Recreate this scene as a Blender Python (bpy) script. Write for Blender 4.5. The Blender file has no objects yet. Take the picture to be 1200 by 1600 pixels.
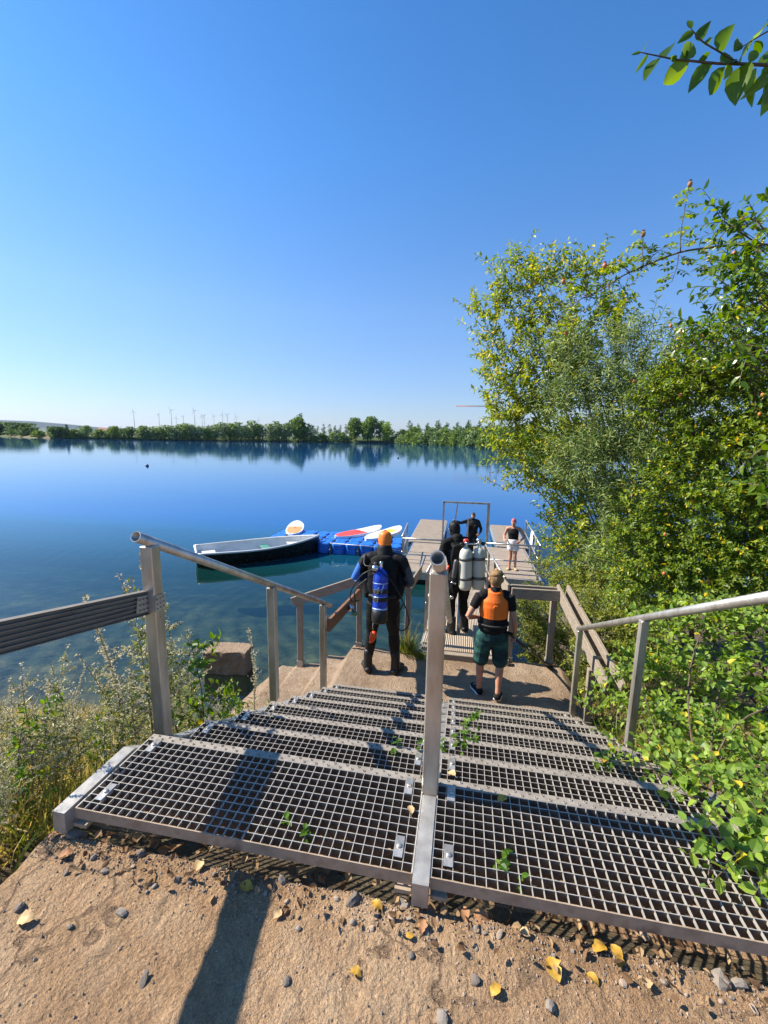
import bpy, math, random
import numpy as np
from mathutils import Vector, Matrix

random.seed(7)
rng = np.random.default_rng(11)
sc = bpy.context.scene
COL = sc.collection
PI = math.pi

# ---------------------------------------------------------------- camera, world, sun, exposure
CAM = np.array([1.29769, -1.12072, 1.30742])
F_PX = 677.64                                   # focal length for a picture 1200 px wide, 1600 px high
YAW, PITCH, ROLL = -0.180546, 0.167172, 0.0177728
_f = np.array([math.sin(YAW)*math.cos(PITCH), math.cos(YAW)*math.cos(PITCH), -math.sin(PITCH)])
_r0 = np.array([math.cos(YAW), -math.sin(YAW), 0.0]); _u0 = np.cross(_r0, _f)
_r = _r0*math.cos(ROLL) + _u0*math.sin(ROLL); _u = -_r0*math.sin(ROLL) + _u0*math.cos(ROLL)
cam_data = bpy.data.cameras.new('camera'); cam = bpy.data.objects.new('camera', cam_data); COL.objects.link(cam)
cam.matrix_world = Matrix(((_r[0], _u[0], -_f[0], CAM[0]), (_r[1], _u[1], -_f[1], CAM[1]), (_r[2], _u[2], -_f[2], CAM[2]), (0, 0, 0, 1)))
cam_data.sensor_fit = 'AUTO'; cam_data.sensor_width = 36.0; cam_data.lens = 36.0*F_PX/1600.0
cam_data.clip_start = 0.05; cam_data.clip_end = 30000.0
sc.camera = cam

SUN_DIR = Vector((-1.12, 0.04, 1.0)).normalized()       # towards the sun: high on the left, a little ahead
sun_el = math.asin(SUN_DIR.z); sun_rot = math.atan2(SUN_DIR.x, SUN_DIR.y)
world = bpy.data.worlds.new('World'); sc.world = world; world.use_nodes = True
wn = world.node_tree; wn.nodes.clear()
w_out = wn.nodes.new('ShaderNodeOutputWorld'); w_bg = wn.nodes.new('ShaderNodeBackground'); w_sky = wn.nodes.new('ShaderNodeTexSky')
w_sky.sky_type = 'NISHITA'; w_sky.sun_disc = False
w_sky.sun_elevation = sun_el; w_sky.sun_rotation = sun_rot
w_sky.altitude = 150.0; w_sky.air_density = 1.0; w_sky.dust_density = 0.4; w_sky.ozone_density = 3.0
w_bg.inputs['Strength'].default_value = 0.083
w_tc = wn.nodes.new('ShaderNodeTexCoord'); w_sep = wn.nodes.new('ShaderNodeSeparateXYZ'); w_rmp = wn.nodes.new('ShaderNodeValToRGB'); w_mul = wn.nodes.new('ShaderNodeMix')
w_mul.data_type = 'RGBA'; w_mul.blend_type = 'MULTIPLY'; w_mul.inputs[0].default_value = 1.0
for _k, (_p, _c) in enumerate([(0.0, (0.66, 0.70, 0.90)), (0.06, (0.71, 0.76, 0.94)), (0.26, (0.76, 0.97, 1.20)), (0.5, (0.52, 1.02, 1.42)), (0.75, (0.38, 0.92, 1.36))]):
    _e = w_rmp.color_ramp.elements[_k] if _k < 2 else w_rmp.color_ramp.elements.new(_p)
    _e.position = _p; _e.color = (*_c, 1)
wn.links.new(w_tc.outputs['Generated'], w_sep.inputs[0]); wn.links.new(w_sep.outputs['Z'], w_rmp.inputs[0]); wn.links.new(w_sky.outputs[0], w_mul.inputs[6]); wn.links.new(w_rmp.outputs[0], w_mul.inputs[7])
wn.links.new(w_mul.outputs[2], w_bg.inputs['Color']); wn.links.new(w_bg.outputs[0], w_out.inputs['Surface'])
sun_l = bpy.data.lights.new('sun', 'SUN'); sun_l.energy = 5.0; sun_l.angle = math.radians(0.53); sun_l.color = (1.0, 0.91, 0.77)
sun = bpy.data.objects.new('sun', sun_l); COL.objects.link(sun)
sun.rotation_euler = SUN_DIR.to_track_quat('Z', 'Y').to_euler(); sun.location = (-20, 0, 20)
sc.view_settings.view_transform = 'Standard'; sc.view_settings.look = 'None'
sc.view_settings.exposure = 0.95; sc.view_settings.gamma = 1.0; sc.view_settings.use_curve_mapping = False
sc.cycles.max_bounces = 8; sc.cycles.transparent_max_bounces = 12; sc.cycles.caustics_reflective = False; sc.cycles.caustics_refractive = False
sc.cycles.volume_bounces = 0

# ---------------------------------------------------------------- survey helper: where a sight line of the photograph meets the place
def _ray(px, py): return _f + (px-600.0)/F_PX*_r - (py-800.0)/F_PX*_u
def atz(px, py, z): d = _ray(px, py); return CAM + d*(z-CAM[2])/d[2]
def atd(px, py, dep): return CAM + _ray(px, py)*dep
def aty(px, py, y): d = _ray(px, py); return CAM + d*(y-CAM[1])/d[1]

# ---------------------------------------------------------------- value noise
_NT = rng.random((64, 64, 64))
def noise(p, scale=1.0, octaves=4, seed=0.0):
    p = np.asarray(p, float)*scale + seed*7.31 + 100.0
    out = np.zeros(len(p)); a = 1.0; tot = 0.0
    for _ in range(octaves):
        i = np.floor(p).astype(int); f = p - i; f = f*f*(3-2*f); acc = 0
        for dx in (0, 1):
            for dy in (0, 1):
                for dz in (0, 1):
                    w = (f[:, 0] if dx else 1-f[:, 0])*(f[:, 1] if dy else 1-f[:, 1])*(f[:, 2] if dz else 1-f[:, 2])
                    acc = acc + w*_NT[(i[:, 0]+dx) & 63, (i[:, 1]+dy) & 63, (i[:, 2]+dz) & 63]
        out += a*(acc-0.5); tot += a; a *= 0.5; p = p*2.03 + 13.7
    return out/tot
def sstep(a, b, x):
    t = np.clip((np.asarray(x, float)-a)/(b-a), 0, 1); return t*t*(3-2*t)

# ---------------------------------------------------------------- materials
MATS = {}
class NT:
    """small wrapper to write node trees shortly"""
    def __init__(s, name):
        s.m = bpy.data.materials.new(name); s.m.use_nodes = True; s.t = s.m.node_tree; s.t.nodes.clear()
        s.out = s.n('ShaderNodeOutputMaterial'); MATS[name] = s.m
    def n(s, typ, **kw):
        nd = s.t.nodes.new(typ)
        for k, v in kw.items():
            if k.startswith('i_'):
                key = k[2:]; key = int(key) if key.isdigit() else key.replace('_', ' ')
                nd.inputs[key].default_value = v
            else: setattr(nd, k, v)
        return nd
    def l(s, a, b): s.t.links.new(a, b)
    def ramp(s, fac, stops, interp='LINEAR'):
        r = s.n('ShaderNodeValToRGB'); e = r.color_ramp.elements; r.color_ramp.interpolation = interp
        while len(e) < len(stops): e.new(0.5)
        for k, (p, c) in enumerate(stops): e[k].position = p; e[k].color = (c[0], c[1], c[2], 1) if hasattr(c, '__len__') else (c, c, c, 1)
        if fac is not None: s.l(fac, r.inputs[0])
        return r.outputs[0]
    def coords(s, kind='Object'): return s.n('ShaderNodeTexCoord').outputs[kind]
    def scaled(s, v, sx, sy, sz):
        m = s.n('ShaderNodeMapping'); m.inputs['Scale'].default_value = (sx, sy, sz); s.l(v, m.inputs['Vector']); return m.outputs[0]
    def noise(s, v, scale, detail=5, rough=0.6):
        t = s.n('ShaderNodeTexNoise'); t.inputs['Scale'].default_value = scale; t.inputs['Detail'].default_value = detail; t.inputs['Roughness'].default_value = rough
        s.l(v, t.inputs['Vector']); return t.outputs[0]
    def mix(s, a, b, fac):
        m = s.n('ShaderNodeMix'); m.data_type = 'RGBA'
        for i, x in ((6, a), (7, b)):
            if hasattr(x, 'is_linked'): s.l(x, m.inputs[i])
            else: m.inputs[i].default_value = (*x, 1)
        if hasattr(fac, 'is_linked'): s.l(fac, m.inputs[0])
        else: m.inputs[0].default_value = fac
        return m.outputs[2]
    def math(s, op, a, b=None):
        m = s.n('ShaderNodeMath'); m.operation = op
        for i, x in enumerate((a, b)):
            if x is None: continue
            if hasattr(x, 'is_linked'): s.l(x, m.inputs[i])
            else: m.inputs[i].default_value = x
        return m.outputs[0]
    def bump(s, h, strength, dist=0.01, normal=None):
        b = s.n('ShaderNodeBump'); b.inputs['Strength'].default_value = strength; b.inputs['Distance'].default_value = dist; s.l(h, b.inputs['Height'])
        if normal is not None: s.l(normal, b.inputs['Normal'])
        return b.outputs[0]
    def bsdf(s, color, rough=0.6, metal=0.0, normal=None, spec=None, **kw):
        b = s.n('ShaderNodeBsdfPrincipled')
        for key, x in (('Base Color', color), ('Roughness', rough), ('Metallic', metal)):
            if hasattr(x, 'is_linked'): s.l(x, b.inputs[key])
            else: b.inputs[key].default_value = (*x, 1) if hasattr(x, '__len__') else x
        if spec is not None: b.inputs['Specular IOR Level'].default_value = spec
        if normal is not None: s.l(normal, b.inputs['Normal'])
        for k, v in kw.items(): b.inputs[k.replace('_', ' ')].default_value = v
        s.l(b.outputs[0], s.out.inputs['Surface']); return b

def varied(name, c1, c2, scale=8, rough=0.6, metal=0.0, bump=0.0, bscale=60, stretch=(1, 1, 1), spec=None, c3=None, bdist=0.004, **kw):
    """a surface of one stuff: two or three tones broken up by noise, uneven gloss, fine relief"""
    t = NT(name); co = t.scaled(t.coords(), *stretch)
    n1 = t.noise(co, scale, 6); stops = [(0.3, c1), (0.7, c2)]
    if c3 is not None: stops = [(0.3, c1), (0.55, c2), (0.72, c3)]
    col = t.ramp(n1, stops)
    n2 = t.noise(co, scale*3.1, 4)
    rg = t.ramp(n2, [(0.25, max(rough-0.12, 0.02)), (0.75, min(rough+0.12, 1))])
    nm = t.bump(t.noise(co, bscale, 5, 0.65), bump, bdist) if bump else None
    t.bsdf(col, rg, metal, nm, spec, **kw); return t.m

def leafmat(name, stops, trans=0.4, gloss=0.42):
    """foliage: every leaf its own tone, thin enough to let sunlight through"""
    t = NT(name); g = t.n('ShaderNodeNewGeometry')
    col = t.ramp(g.outputs['Random Per Island'], stops)
    b = t.bsdf(col, gloss, 0.0, spec=0.35)
    tr = t.n('ShaderNodeBsdfTranslucent')
    hs = t.n('ShaderNodeHueSaturation'); hs.inputs['Hue'].default_value = 0.485; hs.inputs['Saturation'].default_value = 1.15; hs.inputs['Value'].default_value = 1.7
    t.l(col, hs.inputs['Color']); t.l(hs.outputs[0], tr.inputs['Color'])
    mx = t.n('ShaderNodeMixShader'); mx.inputs[0].default_value = trans
    t.l(b.outputs[0], mx.inputs[1]); t.l(tr.outputs[0], mx.inputs[2]); t.l(mx.outputs[0], t.out.inputs['Surface'])
    return t.m

# metals, woods, plastics, cloth, skin
varied('galvanised', (0.30, 0.28, 0.25), (0.54, 0.52, 0.48), 11, 0.45, 0.5, 0.12, 90)
varied('aluminium', (0.34, 0.30, 0.25), (0.56, 0.525, 0.47), 9, 0.38, 0.7, 0.12, 70, (1, 1, 0.3), None, (0.64, 0.61, 0.56))
varied('grating_metal', (0.38, 0.345, 0.30), (0.58, 0.54, 0.48), 30, 0.5, 0.3, 0.1, 120)
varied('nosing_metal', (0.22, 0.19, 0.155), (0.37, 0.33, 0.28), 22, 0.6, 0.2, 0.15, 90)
varied('bar_side', (0.10, 0.07, 0.047), (0.20, 0.145, 0.10), 18, 0.85, 0.0, 0.2, 80)  # dirty brown, with the shade between the bars darkened into the colour
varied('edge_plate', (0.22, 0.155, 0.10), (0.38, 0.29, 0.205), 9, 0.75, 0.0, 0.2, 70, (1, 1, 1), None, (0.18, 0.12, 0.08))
varied('dark_metal', (0.09, 0.09, 0.09), (0.16, 0.16, 0.16), 20, 0.5, 0.5)
varied('tube_shade', (0.015, 0.015, 0.015), (0.03, 0.028, 0.025), 10, 0.7)
varied('weathered_wood', (0.17, 0.13, 0.095), (0.31, 0.26, 0.205), 7, 0.8, 0, 0.6, 30, (14, 14, 1.2), None, (0.24, 0.19, 0.14))
varied('weathered_wood_along', (0.17, 0.13, 0.095), (0.31, 0.26, 0.205), 7, 0.8, 0, 0.6, 30, (14, 1.2, 14), None, (0.24, 0.19, 0.14))
varied('weathered_wood_cross', (0.17, 0.13, 0.095), (0.31, 0.26, 0.205), 7, 0.8, 0, 0.6, 30, (1.2, 14, 14), None, (0.24, 0.19, 0.14))
varied('decking_grey', (0.13, 0.115, 0.095), (0.22, 0.195, 0.16), 5, 0.7, 0, 0.12, 120, (10, 1.0, 10))
varied('brown_wood', (0.16, 0.07, 0.03), (0.27, 0.13, 0.06), 6, 0.6, 0, 0.4, 30, (12, 1.2, 12))
varied('black_neoprene', (0.0035, 0.0035, 0.004), (0.0075, 0.007, 0.008), 9, 0.6, 0, 0.45, 16, bdist=0.014, spec=0.3)
varied('grey_neoprene', (0.035, 0.042, 0.055), (0.055, 0.062, 0.08), 9, 0.6, 0, 0.35, 18, bdist=0.01)
varied('blue_neoprene', (0.02, 0.11, 0.42), (0.035, 0.17, 0.55), 6, 0.55, 0, 0.3, 18, bdist=0.01)
varied('black_webbing', (0.012, 0.012, 0.012), (0.03, 0.03, 0.032), 20, 0.7, 0, 0.3, 60)
varied('rubber', (0.007, 0.007, 0.007), (0.014, 0.0135, 0.013), 12, 0.5, 0, 0.2, 50)
varied('orange_hood', (0.72, 0.16, 0.015), (0.85, 0.22, 0.02), 8, 0.5, 0, 0.2, 40)
varied('orange_vest', (0.80, 0.135, 0.008), (0.93, 0.18, 0.012), 5, 0.6, 0, 0.35, 14, bdist=0.01)
varied('orange_plastic', (0.85, 0.07, 0.01), (0.9, 0.12, 0.015), 9, 0.35)
varied('skin', (0.46, 0.235, 0.15), (0.56, 0.30, 0.20), 9, 0.5, 0, 0.08, 60, Subsurface_Weight=0.06)
varied('skin_tanned', (0.44, 0.21, 0.13), (0.54, 0.28, 0.18), 9, 0.48, 0, 0.08, 60, Subsurface_Weight=0.06)
varied('blond_hair', (0.13, 0.07, 0.025), (0.34, 0.20, 0.08), 40, 0.55, 0, 0.9, 90, (1, 1, 0.3), bdist=0.01)
varied('red_cap', (0.42, 0.05, 0.07), (0.58, 0.12, 0.13), 12, 0.5, 0, 0.3, 30)
varied('white_cloth', (0.66, 0.66, 0.66), (0.80, 0.80, 0.80), 8, 0.85, 0, 0.5, 18, bdist=0.01)
varied('black_cloth', (0.0045, 0.0045, 0.005), (0.010, 0.010, 0.011), 9, 0.8, 0, 0.5, 18, bdist=0.012, spec=0.25)
varied('eye_white', (0.7, 0.7, 0.7), (0.8, 0.8, 0.8), 5, 0.2)
varied('lip', (0.36, 0.12, 0.1), (0.42, 0.16, 0.13), 9, 0.5)
varied('cream_paint', (0.47, 0.475, 0.39), (0.60, 0.60, 0.51), 6, 0.35, 0, 0.1, 40)
varied('chrome', (0.6, 0.6, 0.6), (0.75, 0.75, 0.75), 9, 0.2, 1.0)
varied('blue_paint', (0.015, 0.05, 0.42), (0.03, 0.10, 0.62), 5, 0.25, 0.1, 0.05, 40)
varied('cyan_print', (0.35, 0.5, 0.75), (0.5, 0.65, 0.9), 9, 0.3)
varied('red_paint', (0.55, 0.03, 0.02), (0.7, 0.06, 0.04), 9, 0.35)
varied('green_rubber', (0.10, 0.28, 0.12), (0.16, 0.4, 0.18), 9, 0.4)
varied('blue_plastic', (0.012, 0.12, 0.52), (0.025, 0.20, 0.68), 3, 0.42, 0, 0.15, 30)
varied('grp_white', (0.58, 0.58, 0.55), (0.74, 0.74, 0.71), 4, 0.4, 0, 0.08, 20)
varied('hull_black', (0.010, 0.014, 0.014), (0.02, 0.026, 0.026), 4, 0.3)
varied('green_seat', (0.05, 0.20, 0.15), (0.08, 0.28, 0.21), 5, 0.6)
varied('board_white', (0.72, 0.72, 0.72), (0.82, 0.82, 0.81), 4, 0.35)
varied('board_red', (0.72, 0.04, 0.035), (0.8, 0.07, 0.05), 5, 0.6, 0, 0.2, 90)
varied('board_orange', (0.80, 0.24, 0.07), (0.86, 0.32, 0.12), 5, 0.6, 0, 0.2, 90)
varied('board_yellow', (0.85, 0.62, 0.02), (0.9, 0.7, 0.04), 5, 0.6)
varied('towel', (0.62, 0.64, 0.72), (0.78, 0.79, 0.84), 8, 0.95, 0, 0.8, 50, bdist=0.006)
varied('buoy_dark', (0.012, 0.014, 0.02), (0.03, 0.03, 0.04), 8, 0.4)
varied('turbine_white', (0.22, 0.24, 0.27), (0.28, 0.30, 0.33), 2, 0.5)
varied('crane_metal', (0.42, 0.18, 0.12), (0.5, 0.26, 0.2), 2, 0.6)
varied('bark', (0.055, 0.04, 0.028), (0.12, 0.095, 0.07), 14, 0.9, 0, 0.8, 50, (2, 2, 0.4))
varied('twig_bark', (0.075, 0.05, 0.03), (0.15, 0.11, 0.07), 30, 0.8)
varied('dry_stalk', (0.20, 0.16, 0.085), (0.33, 0.27, 0.16), 20, 0.85)
varied('rose_hip', (0.42, 0.09, 0.03), (0.52, 0.2, 0.06), 6, 0.4)
varied('house_wall', (0.38, 0.30, 0.24), (0.46, 0.36, 0.3), 2, 0.8)
varied('house_roof', (0.26, 0.11, 0.08), (0.34, 0.15, 0.11), 2, 0.8)
varied('stone_grey', (0.20, 0.17, 0.14), (0.34, 0.29, 0.24), 25, 0.85, 0, 0.5, 80)
varied('stone_tan', (0.30, 0.22, 0.16), (0.42, 0.33, 0.25), 25, 0.85, 0, 0.5, 80)
varied('stone_dark', (0.13, 0.105, 0.085), (0.22, 0.185, 0.155), 25, 0.85, 0, 0.5, 80)
varied('leaf_yellow', (0.34, 0.16, 0.02), (0.62, 0.40, 0.05), 45, 0.6, 0, 0.4, 90)
varied('leaf_tan', (0.45, 0.29, 0.13), (0.60, 0.42, 0.22), 30, 0.7, 0, 0.4, 90)
varied('leaf_brown', (0.26, 0.12, 0.05), (0.40, 0.20, 0.09), 30, 0.75, 0, 0.4, 90)

G = lambda *s: [(p, c) for p, c in s]
leafmat('leaves_oval', G((0.0, (0.101, 0.160, 0.021)), (0.35, (0.190, 0.273, 0.031)), (0.75, (0.314, 0.377, 0.048)), (0.94, (0.448, 0.434, 0.061)), (0.985, (0.750, 0.566, 0.034))))
leafmat('leaves_willow', G((0.0, (0.094, 0.154, 0.048)), (0.5, (0.188, 0.263, 0.089)), (0.9, (0.319, 0.390, 0.145)), (1.0, (0.450, 0.490, 0.209))), 0.35)
leafmat('leaves_rose', G((0.0, (0.064, 0.124, 0.017)), (0.5, (0.162, 0.249, 0.028)), (0.94, (0.283, 0.363, 0.044)), (0.985, (0.750, 0.554, 0.034)), (1.0, (0.750, 0.651, 0.034))))
leafmat('leaves_vine', G((0.0, (0.081, 0.154, 0.023)), (0.5, (0.172, 0.284, 0.039)), (0.965, (0.304, 0.412, 0.056)), (0.995, (0.750, 0.566, 0.048))))
leafmat('leaves_branch', G((0.0, (0.039, 0.088, 0.014)), (0.5, (0.078, 0.150, 0.019)), (1.0, (0.169, 0.250, 0.024))), 0.5, 0.25)
leafmat('leaves_low', G((0.0, (0.101, 0.149, 0.025)), (0.5, (0.203, 0.250, 0.040)), (0.9, (0.321, 0.344, 0.064)), (1.0, (0.541, 0.453, 0.100))))
leafmat('leaves_weed', G((0.0, (0.091, 0.139, 0.032)), (0.5, (0.182, 0.227, 0.057)), (0.9, (0.328, 0.325, 0.108)), (1.0, (0.655, 0.488, 0.100))), 0.3)
leafmat('leaves_bright', G((0.0, (0.05, 0.12, 0.012)), (0.5, (0.10, 0.20, 0.02)), (0.92, (0.18, 0.27, 0.03)), (1.0, (0.45, 0.33, 0.03))), 0.4)
leafmat('weed_flower', G((0.0, (0.276, 0.268, 0.162)), (0.5, (0.454, 0.430, 0.292)), (1.0, (0.680, 0.632, 0.470))), 0.25, 0.8)
leafmat('dry_grass', G((0.0, (0.194, 0.195, 0.051)), (0.5, (0.369, 0.309, 0.086)), (1.0, (0.702, 0.536, 0.200))), 0.3, 0.6)
leafmat('green_grass', G((0.0, (0.078, 0.132, 0.018)), (0.6, (0.169, 0.228, 0.036)), (1.0, (0.416, 0.360, 0.096))), 0.35, 0.5)
leafmat('leaf_litter', G((0.0, (0.09, 0.05, 0.025)), (0.5, (0.20, 0.115, 0.055)), (1.0, (0.40, 0.27, 0.14))), 0.15, 0.8)
leafmat('crown_green', G((0.0, (0.078, 0.134, 0.026)), (0.5, (0.146, 0.224, 0.043)), (1.0, (0.246, 0.336, 0.066))), 0.2, 0.7)
leafmat('crown_silver', G((0.0, (0.103, 0.162, 0.055)), (0.5, (0.196, 0.277, 0.092)), (1.0, (0.321, 0.405, 0.147))), 0.2, 0.7)
leafmat('crown_dark', G((0.0, (0.052, 0.103, 0.030)), (0.5, (0.095, 0.168, 0.044)), (1.0, (0.167, 0.246, 0.067))), 0.2, 0.7)
leafmat('crown_bright', G((0.0, (0.137, 0.215, 0.024)), (0.5, (0.234, 0.351, 0.040)), (1.0, (0.370, 0.488, 0.062))), 0.25, 0.7)

def m_concrete(name, c1, c2, c3, crack=True):
    t = NT(name); co = t.coords()
    a = t.noise(co, 1.3, 6); b = t.noise(co, 9, 8, 0.7); c = t.noise(co, 70, 6, 0.75)
    col = t.ramp(t.math('ADD', t.math('MULTIPLY', a, 0.6), t.math('MULTIPLY', b, 0.4)), [(0.36, c1), (0.50, c2), (0.64, c3)])
    grit = t.ramp(t.noise(co, 160, 3, 0.6), [(0.35, 0.62), (0.6, 1.0), (0.72, 1.18)])
    mm = t.n('ShaderNodeMix'); mm.data_type = 'RGBA'; mm.blend_type = 'MULTIPLY'; mm.inputs[0].default_value = 0.8
    t.l(col, mm.inputs[6]); t.l(grit, mm.inputs[7])
    pit = t.n('ShaderNodeTexVoronoi'); pit.feature = 'F1'; pit.inputs['Scale'].default_value = 55; t.l(t.scaled(co, 1, 1, 1), pit.inputs['Vector'])
    h = t.math('ADD', t.math('MULTIPLY', b, 1.2), t.math('ADD', t.math('MULTIPLY', c, 0.55), t.math('MULTIPLY', pit.outputs[0], 0.25)))
    rd = t.math('ABSOLUTE', t.math('SUBTRACT', t.noise(co, 17, 6, 0.7), 0.5)); h = t.math('SUBTRACT', h, t.math('MULTIPLY', rd, 2.2))
    nm = t.bump(h, 1.0, 0.03)
    if crack:
        v = t.n('ShaderNodeTexVoronoi'); v.feature = 'DISTANCE_TO_EDGE'; v.inputs['Scale'].default_value = 1.1
        warp = t.n('ShaderNodeVectorMath'); warp.operation = 'ADD'
        ns = t.n('ShaderNodeTexNoise'); ns.inputs['Scale'].default_value = 4; ns.inputs['Detail'].default_value = 6; t.l(co, ns.inputs['Vector'])
        sc_ = t.n('ShaderNodeVectorMath'); sc_.operation = 'SCALE'; sc_.inputs['Scale'].default_value = 0.5
        t.l(ns.outputs['Color'], sc_.inputs[0]); t.l(co, warp.inputs[0]); t.l(sc_.outputs[0], warp.inputs[1]); t.l(warp.outputs[0], v.inputs['Vector'])
        edge = t.ramp(v.outputs['Distance'], [(0.0, 0.0), (0.012, 1.0)])
        msk = t.ramp(a, [(0.45, 1.0), (0.56, 0.0)])
        e2 = t.math('MAXIMUM', edge, msk)
        nm = t.bump(e2, 0.6, 0.012, nm)
        dk = t.mix((0.22, 0.145, 0.09), mm.outputs[2], e2)
    else: dk = mm.outputs[2]
    t.bsdf(dk, 0.9, 0, nm, 0.25); return t.m
m_concrete('concrete_tan', (0.33, 0.195, 0.102), (0.51, 0.325, 0.182), (0.62, 0.435, 0.27))
m_concrete('concrete_shore', (0.27, 0.18, 0.115), (0.40, 0.285, 0.19), (0.49, 0.375, 0.27), False)
m_concrete('soil', (0.075, 0.05, 0.033), (0.13, 0.09, 0.06), (0.20, 0.15, 0.10), False)

def m_terrain():
    t = NT('bank_ground'); co = t.coords(); sep = t.n('ShaderNodeSeparateXYZ'); t.l(co, sep.inputs[0])
    a = t.noise(co, 1.1, 8, 0.65); b = t.noise(co, 14, 8, 0.7)
    land = t.ramp(b, [(0.3, (0.06, 0.045, 0.028)), (0.55, (0.13, 0.10, 0.06)), (0.75, (0.21, 0.175, 0.10))])
    bed = t.ramp(a, [(0.34, (0.05, 0.065, 0.045)), (0.47, (0.13, 0.14, 0.085)), (0.57, (0.23, 0.20, 0.11)), (0.66, (0.46, 0.38, 0.19))])
    wet = t.ramp(sep.outputs[2], [(0.0, 0.0), (1.0, 1.0)])
    mr = t.n('ShaderNodeMapRange'); mr.inputs['From Min'].default_value = -2.85; mr.inputs['From Max'].default_value = -2.55; t.l(sep.outputs[2], mr.inputs['Value'])
    v = t.n('ShaderNodeTexVoronoi'); v.inputs['Scale'].default_value = 5; t.l(co, v.inputs['Vector'])
    st = t.mix(bed, (0.16, 0.15, 0.115), t.ramp(v.outputs['Distance'], [(0.12, 0.45), (0.4, 0.0)]))
    col = t.mix(st, land, mr.outputs[0])
    t.bsdf(col, 0.9, 0, t.bump(t.math('ADD', a, b), 0.8, 0.06), 0.2)
m_terrain()

def m_far_land():
    t = NT('far_land'); co = t.coords()
    v = t.n('ShaderNodeTexVoronoi'); v.inputs['Scale'].default_value = 0.0016; v.feature = 'F1'; t.l(t.scaled(co, 1, 0.6, 1), v.inputs['Vector'])
    fields = t.ramp(v.outputs['Color'], [(0.2, (0.07, 0.10, 0.04)), (0.4, (0.20, 0.165, 0.09)), (0.6, (0.095, 0.13, 0.05)), (0.8, (0.25, 0.2, 0.12))], 'CONSTANT')
    n = t.noise(co, 0.02, 6)
    col = t.mix(fields, (0.06, 0.085, 0.03), t.ramp(n, [(0.45, 0.0), (0.62, 0.85)]))
    sepn = t.n('ShaderNodeSeparateXYZ'); t.l(co, sepn.inputs[0])
    hi = t.ramp(t.math('DIVIDE', sepn.outputs[2], 200.0), [(0.30, 0.0), (0.48, 1.0)])
    col = t.mix(col, (0.018, 0.03, 0.016), hi)
    t.bsdf(col, 0.95, 0, None, 0.1)
m_far_land()

def m_water():
    t = NT('lake_water'); co = t.coords()
    geo = t.n('ShaderNodeAttribute'); geo.attribute_name = 'depth'
    # small wind ripples, patches of calm, rings where the diver stirs the water
    n1 = t.noise(t.scaled(co, 1.0, 1.6, 1), 2.6, 4, 0.55); n2 = t.noise(t.scaled(co, 0.10, 0.22, 1), 1.0, 3, 0.5)
    wv = t.n('ShaderNodeTexWave'); wv.wave_type = 'RINGS'; wv.rings_direction = 'SPHERICAL'; wv.inputs['Scale'].default_value = 0.62; wv.inputs['Distortion'].default_value = 1.2; wv.inputs['Detail'].default_value = 2; wv.inputs['Detail Scale'].default_value = 0.4
    mp = t.n('ShaderNodeMapping'); mp.inputs['Location'].default_value = (-1.7, -15.2, 0); t.l(co, mp.inputs['Vector']); t.l(mp.outputs[0], wv.inputs['Vector'])
    ln = t.n('ShaderNodeVectorMath'); ln.operation = 'LENGTH'; t.l(mp.outputs[0], ln.inputs[0])
    fall = t.ramp(t.math('DIVIDE', ln.outputs['Value'], 30.0), [(0.0, 1.0), (0.25, 0.5), (0.9, 0.0)])
    h = t.math('ADD', t.math('ADD', t.math('MULTIPLY', n1, 0.010), t.math('MULTIPLY', n2, 0.05)), t.math('MULTIPLY', t.math('MULTIPLY', wv.outputs['Fac'], fall), 0.012))
    b = t.n('ShaderNodeBump'); b.inputs['Strength'].default_value = 0.21; b.inputs['Distance'].default_value = 1.0; t.l(h, b.inputs['Height'])
    gl = t.n('ShaderNodeBsdfGlossy'); t.l(t.ramp(t.noise(t.scaled(co, 0.012, 0.05, 1), 1.0, 3, 0.5), [(0.42, 0.008), (0.58, 0.02), (0.66, 0.07)]), gl.inputs['Roughness']); gl.inputs['Color'].default_value = (0.76, 0.89, 1, 1); t.l(b.outputs[0], gl.inputs['Normal'])
    tint = t.ramp(t.math('DIVIDE', geo.outputs['Fac'], 8.0), [(0.0, (0.92, 0.96, 0.94)), (0.10, (0.72, 0.88, 0.84)), (0.3, (0.36, 0.66, 0.62)), (1.0, (0.02, 0.14, 0.2))])
    tr = t.n('ShaderNodeBsdfTransparent'); t.l(tint, tr.inputs['Color'])
    deep = t.n('ShaderNodeBsdfDiffuse')
    dc = t.ramp(t.math('DIVIDE', geo.outputs['Fac'], 9.0), [(0.0, (0.02, 0.05, 0.042)), (0.14, (0.008, 0.058, 0.054)), (0.22, (0.004, 0.075, 0.145)), (0.45, (0.002, 0.075, 0.25))]); t.l(dc, deep.inputs['Color'])
    murk = t.ramp(t.math('DIVIDE', geo.outputs['Fac'], 6.5), [(0.0, 0.0), (0.08, 0.08), (0.16, 0.26), (0.26, 0.70), (0.42, 0.97)])
    body = t.n('ShaderNodeMixShader'); t.l(murk, body.inputs[0]); t.l(tr.outputs[0], body.inputs[1]); t.l(deep.outputs[0], body.inputs[2])
    fr = t.n('ShaderNodeFresnel'); fr.inputs['IOR'].default_value = 1.33; t.l(b.outputs[0], fr.inputs['Normal'])
    mx = t.n('ShaderNodeMixShader'); t.l(fr.outputs[0], mx.inputs[0]); t.l(body.outputs[0], mx.inputs[1]); t.l(gl.outputs[0], mx.inputs[2])
    t.l(mx.outputs[0], t.out.inputs['Surface'])
m_water()

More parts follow.
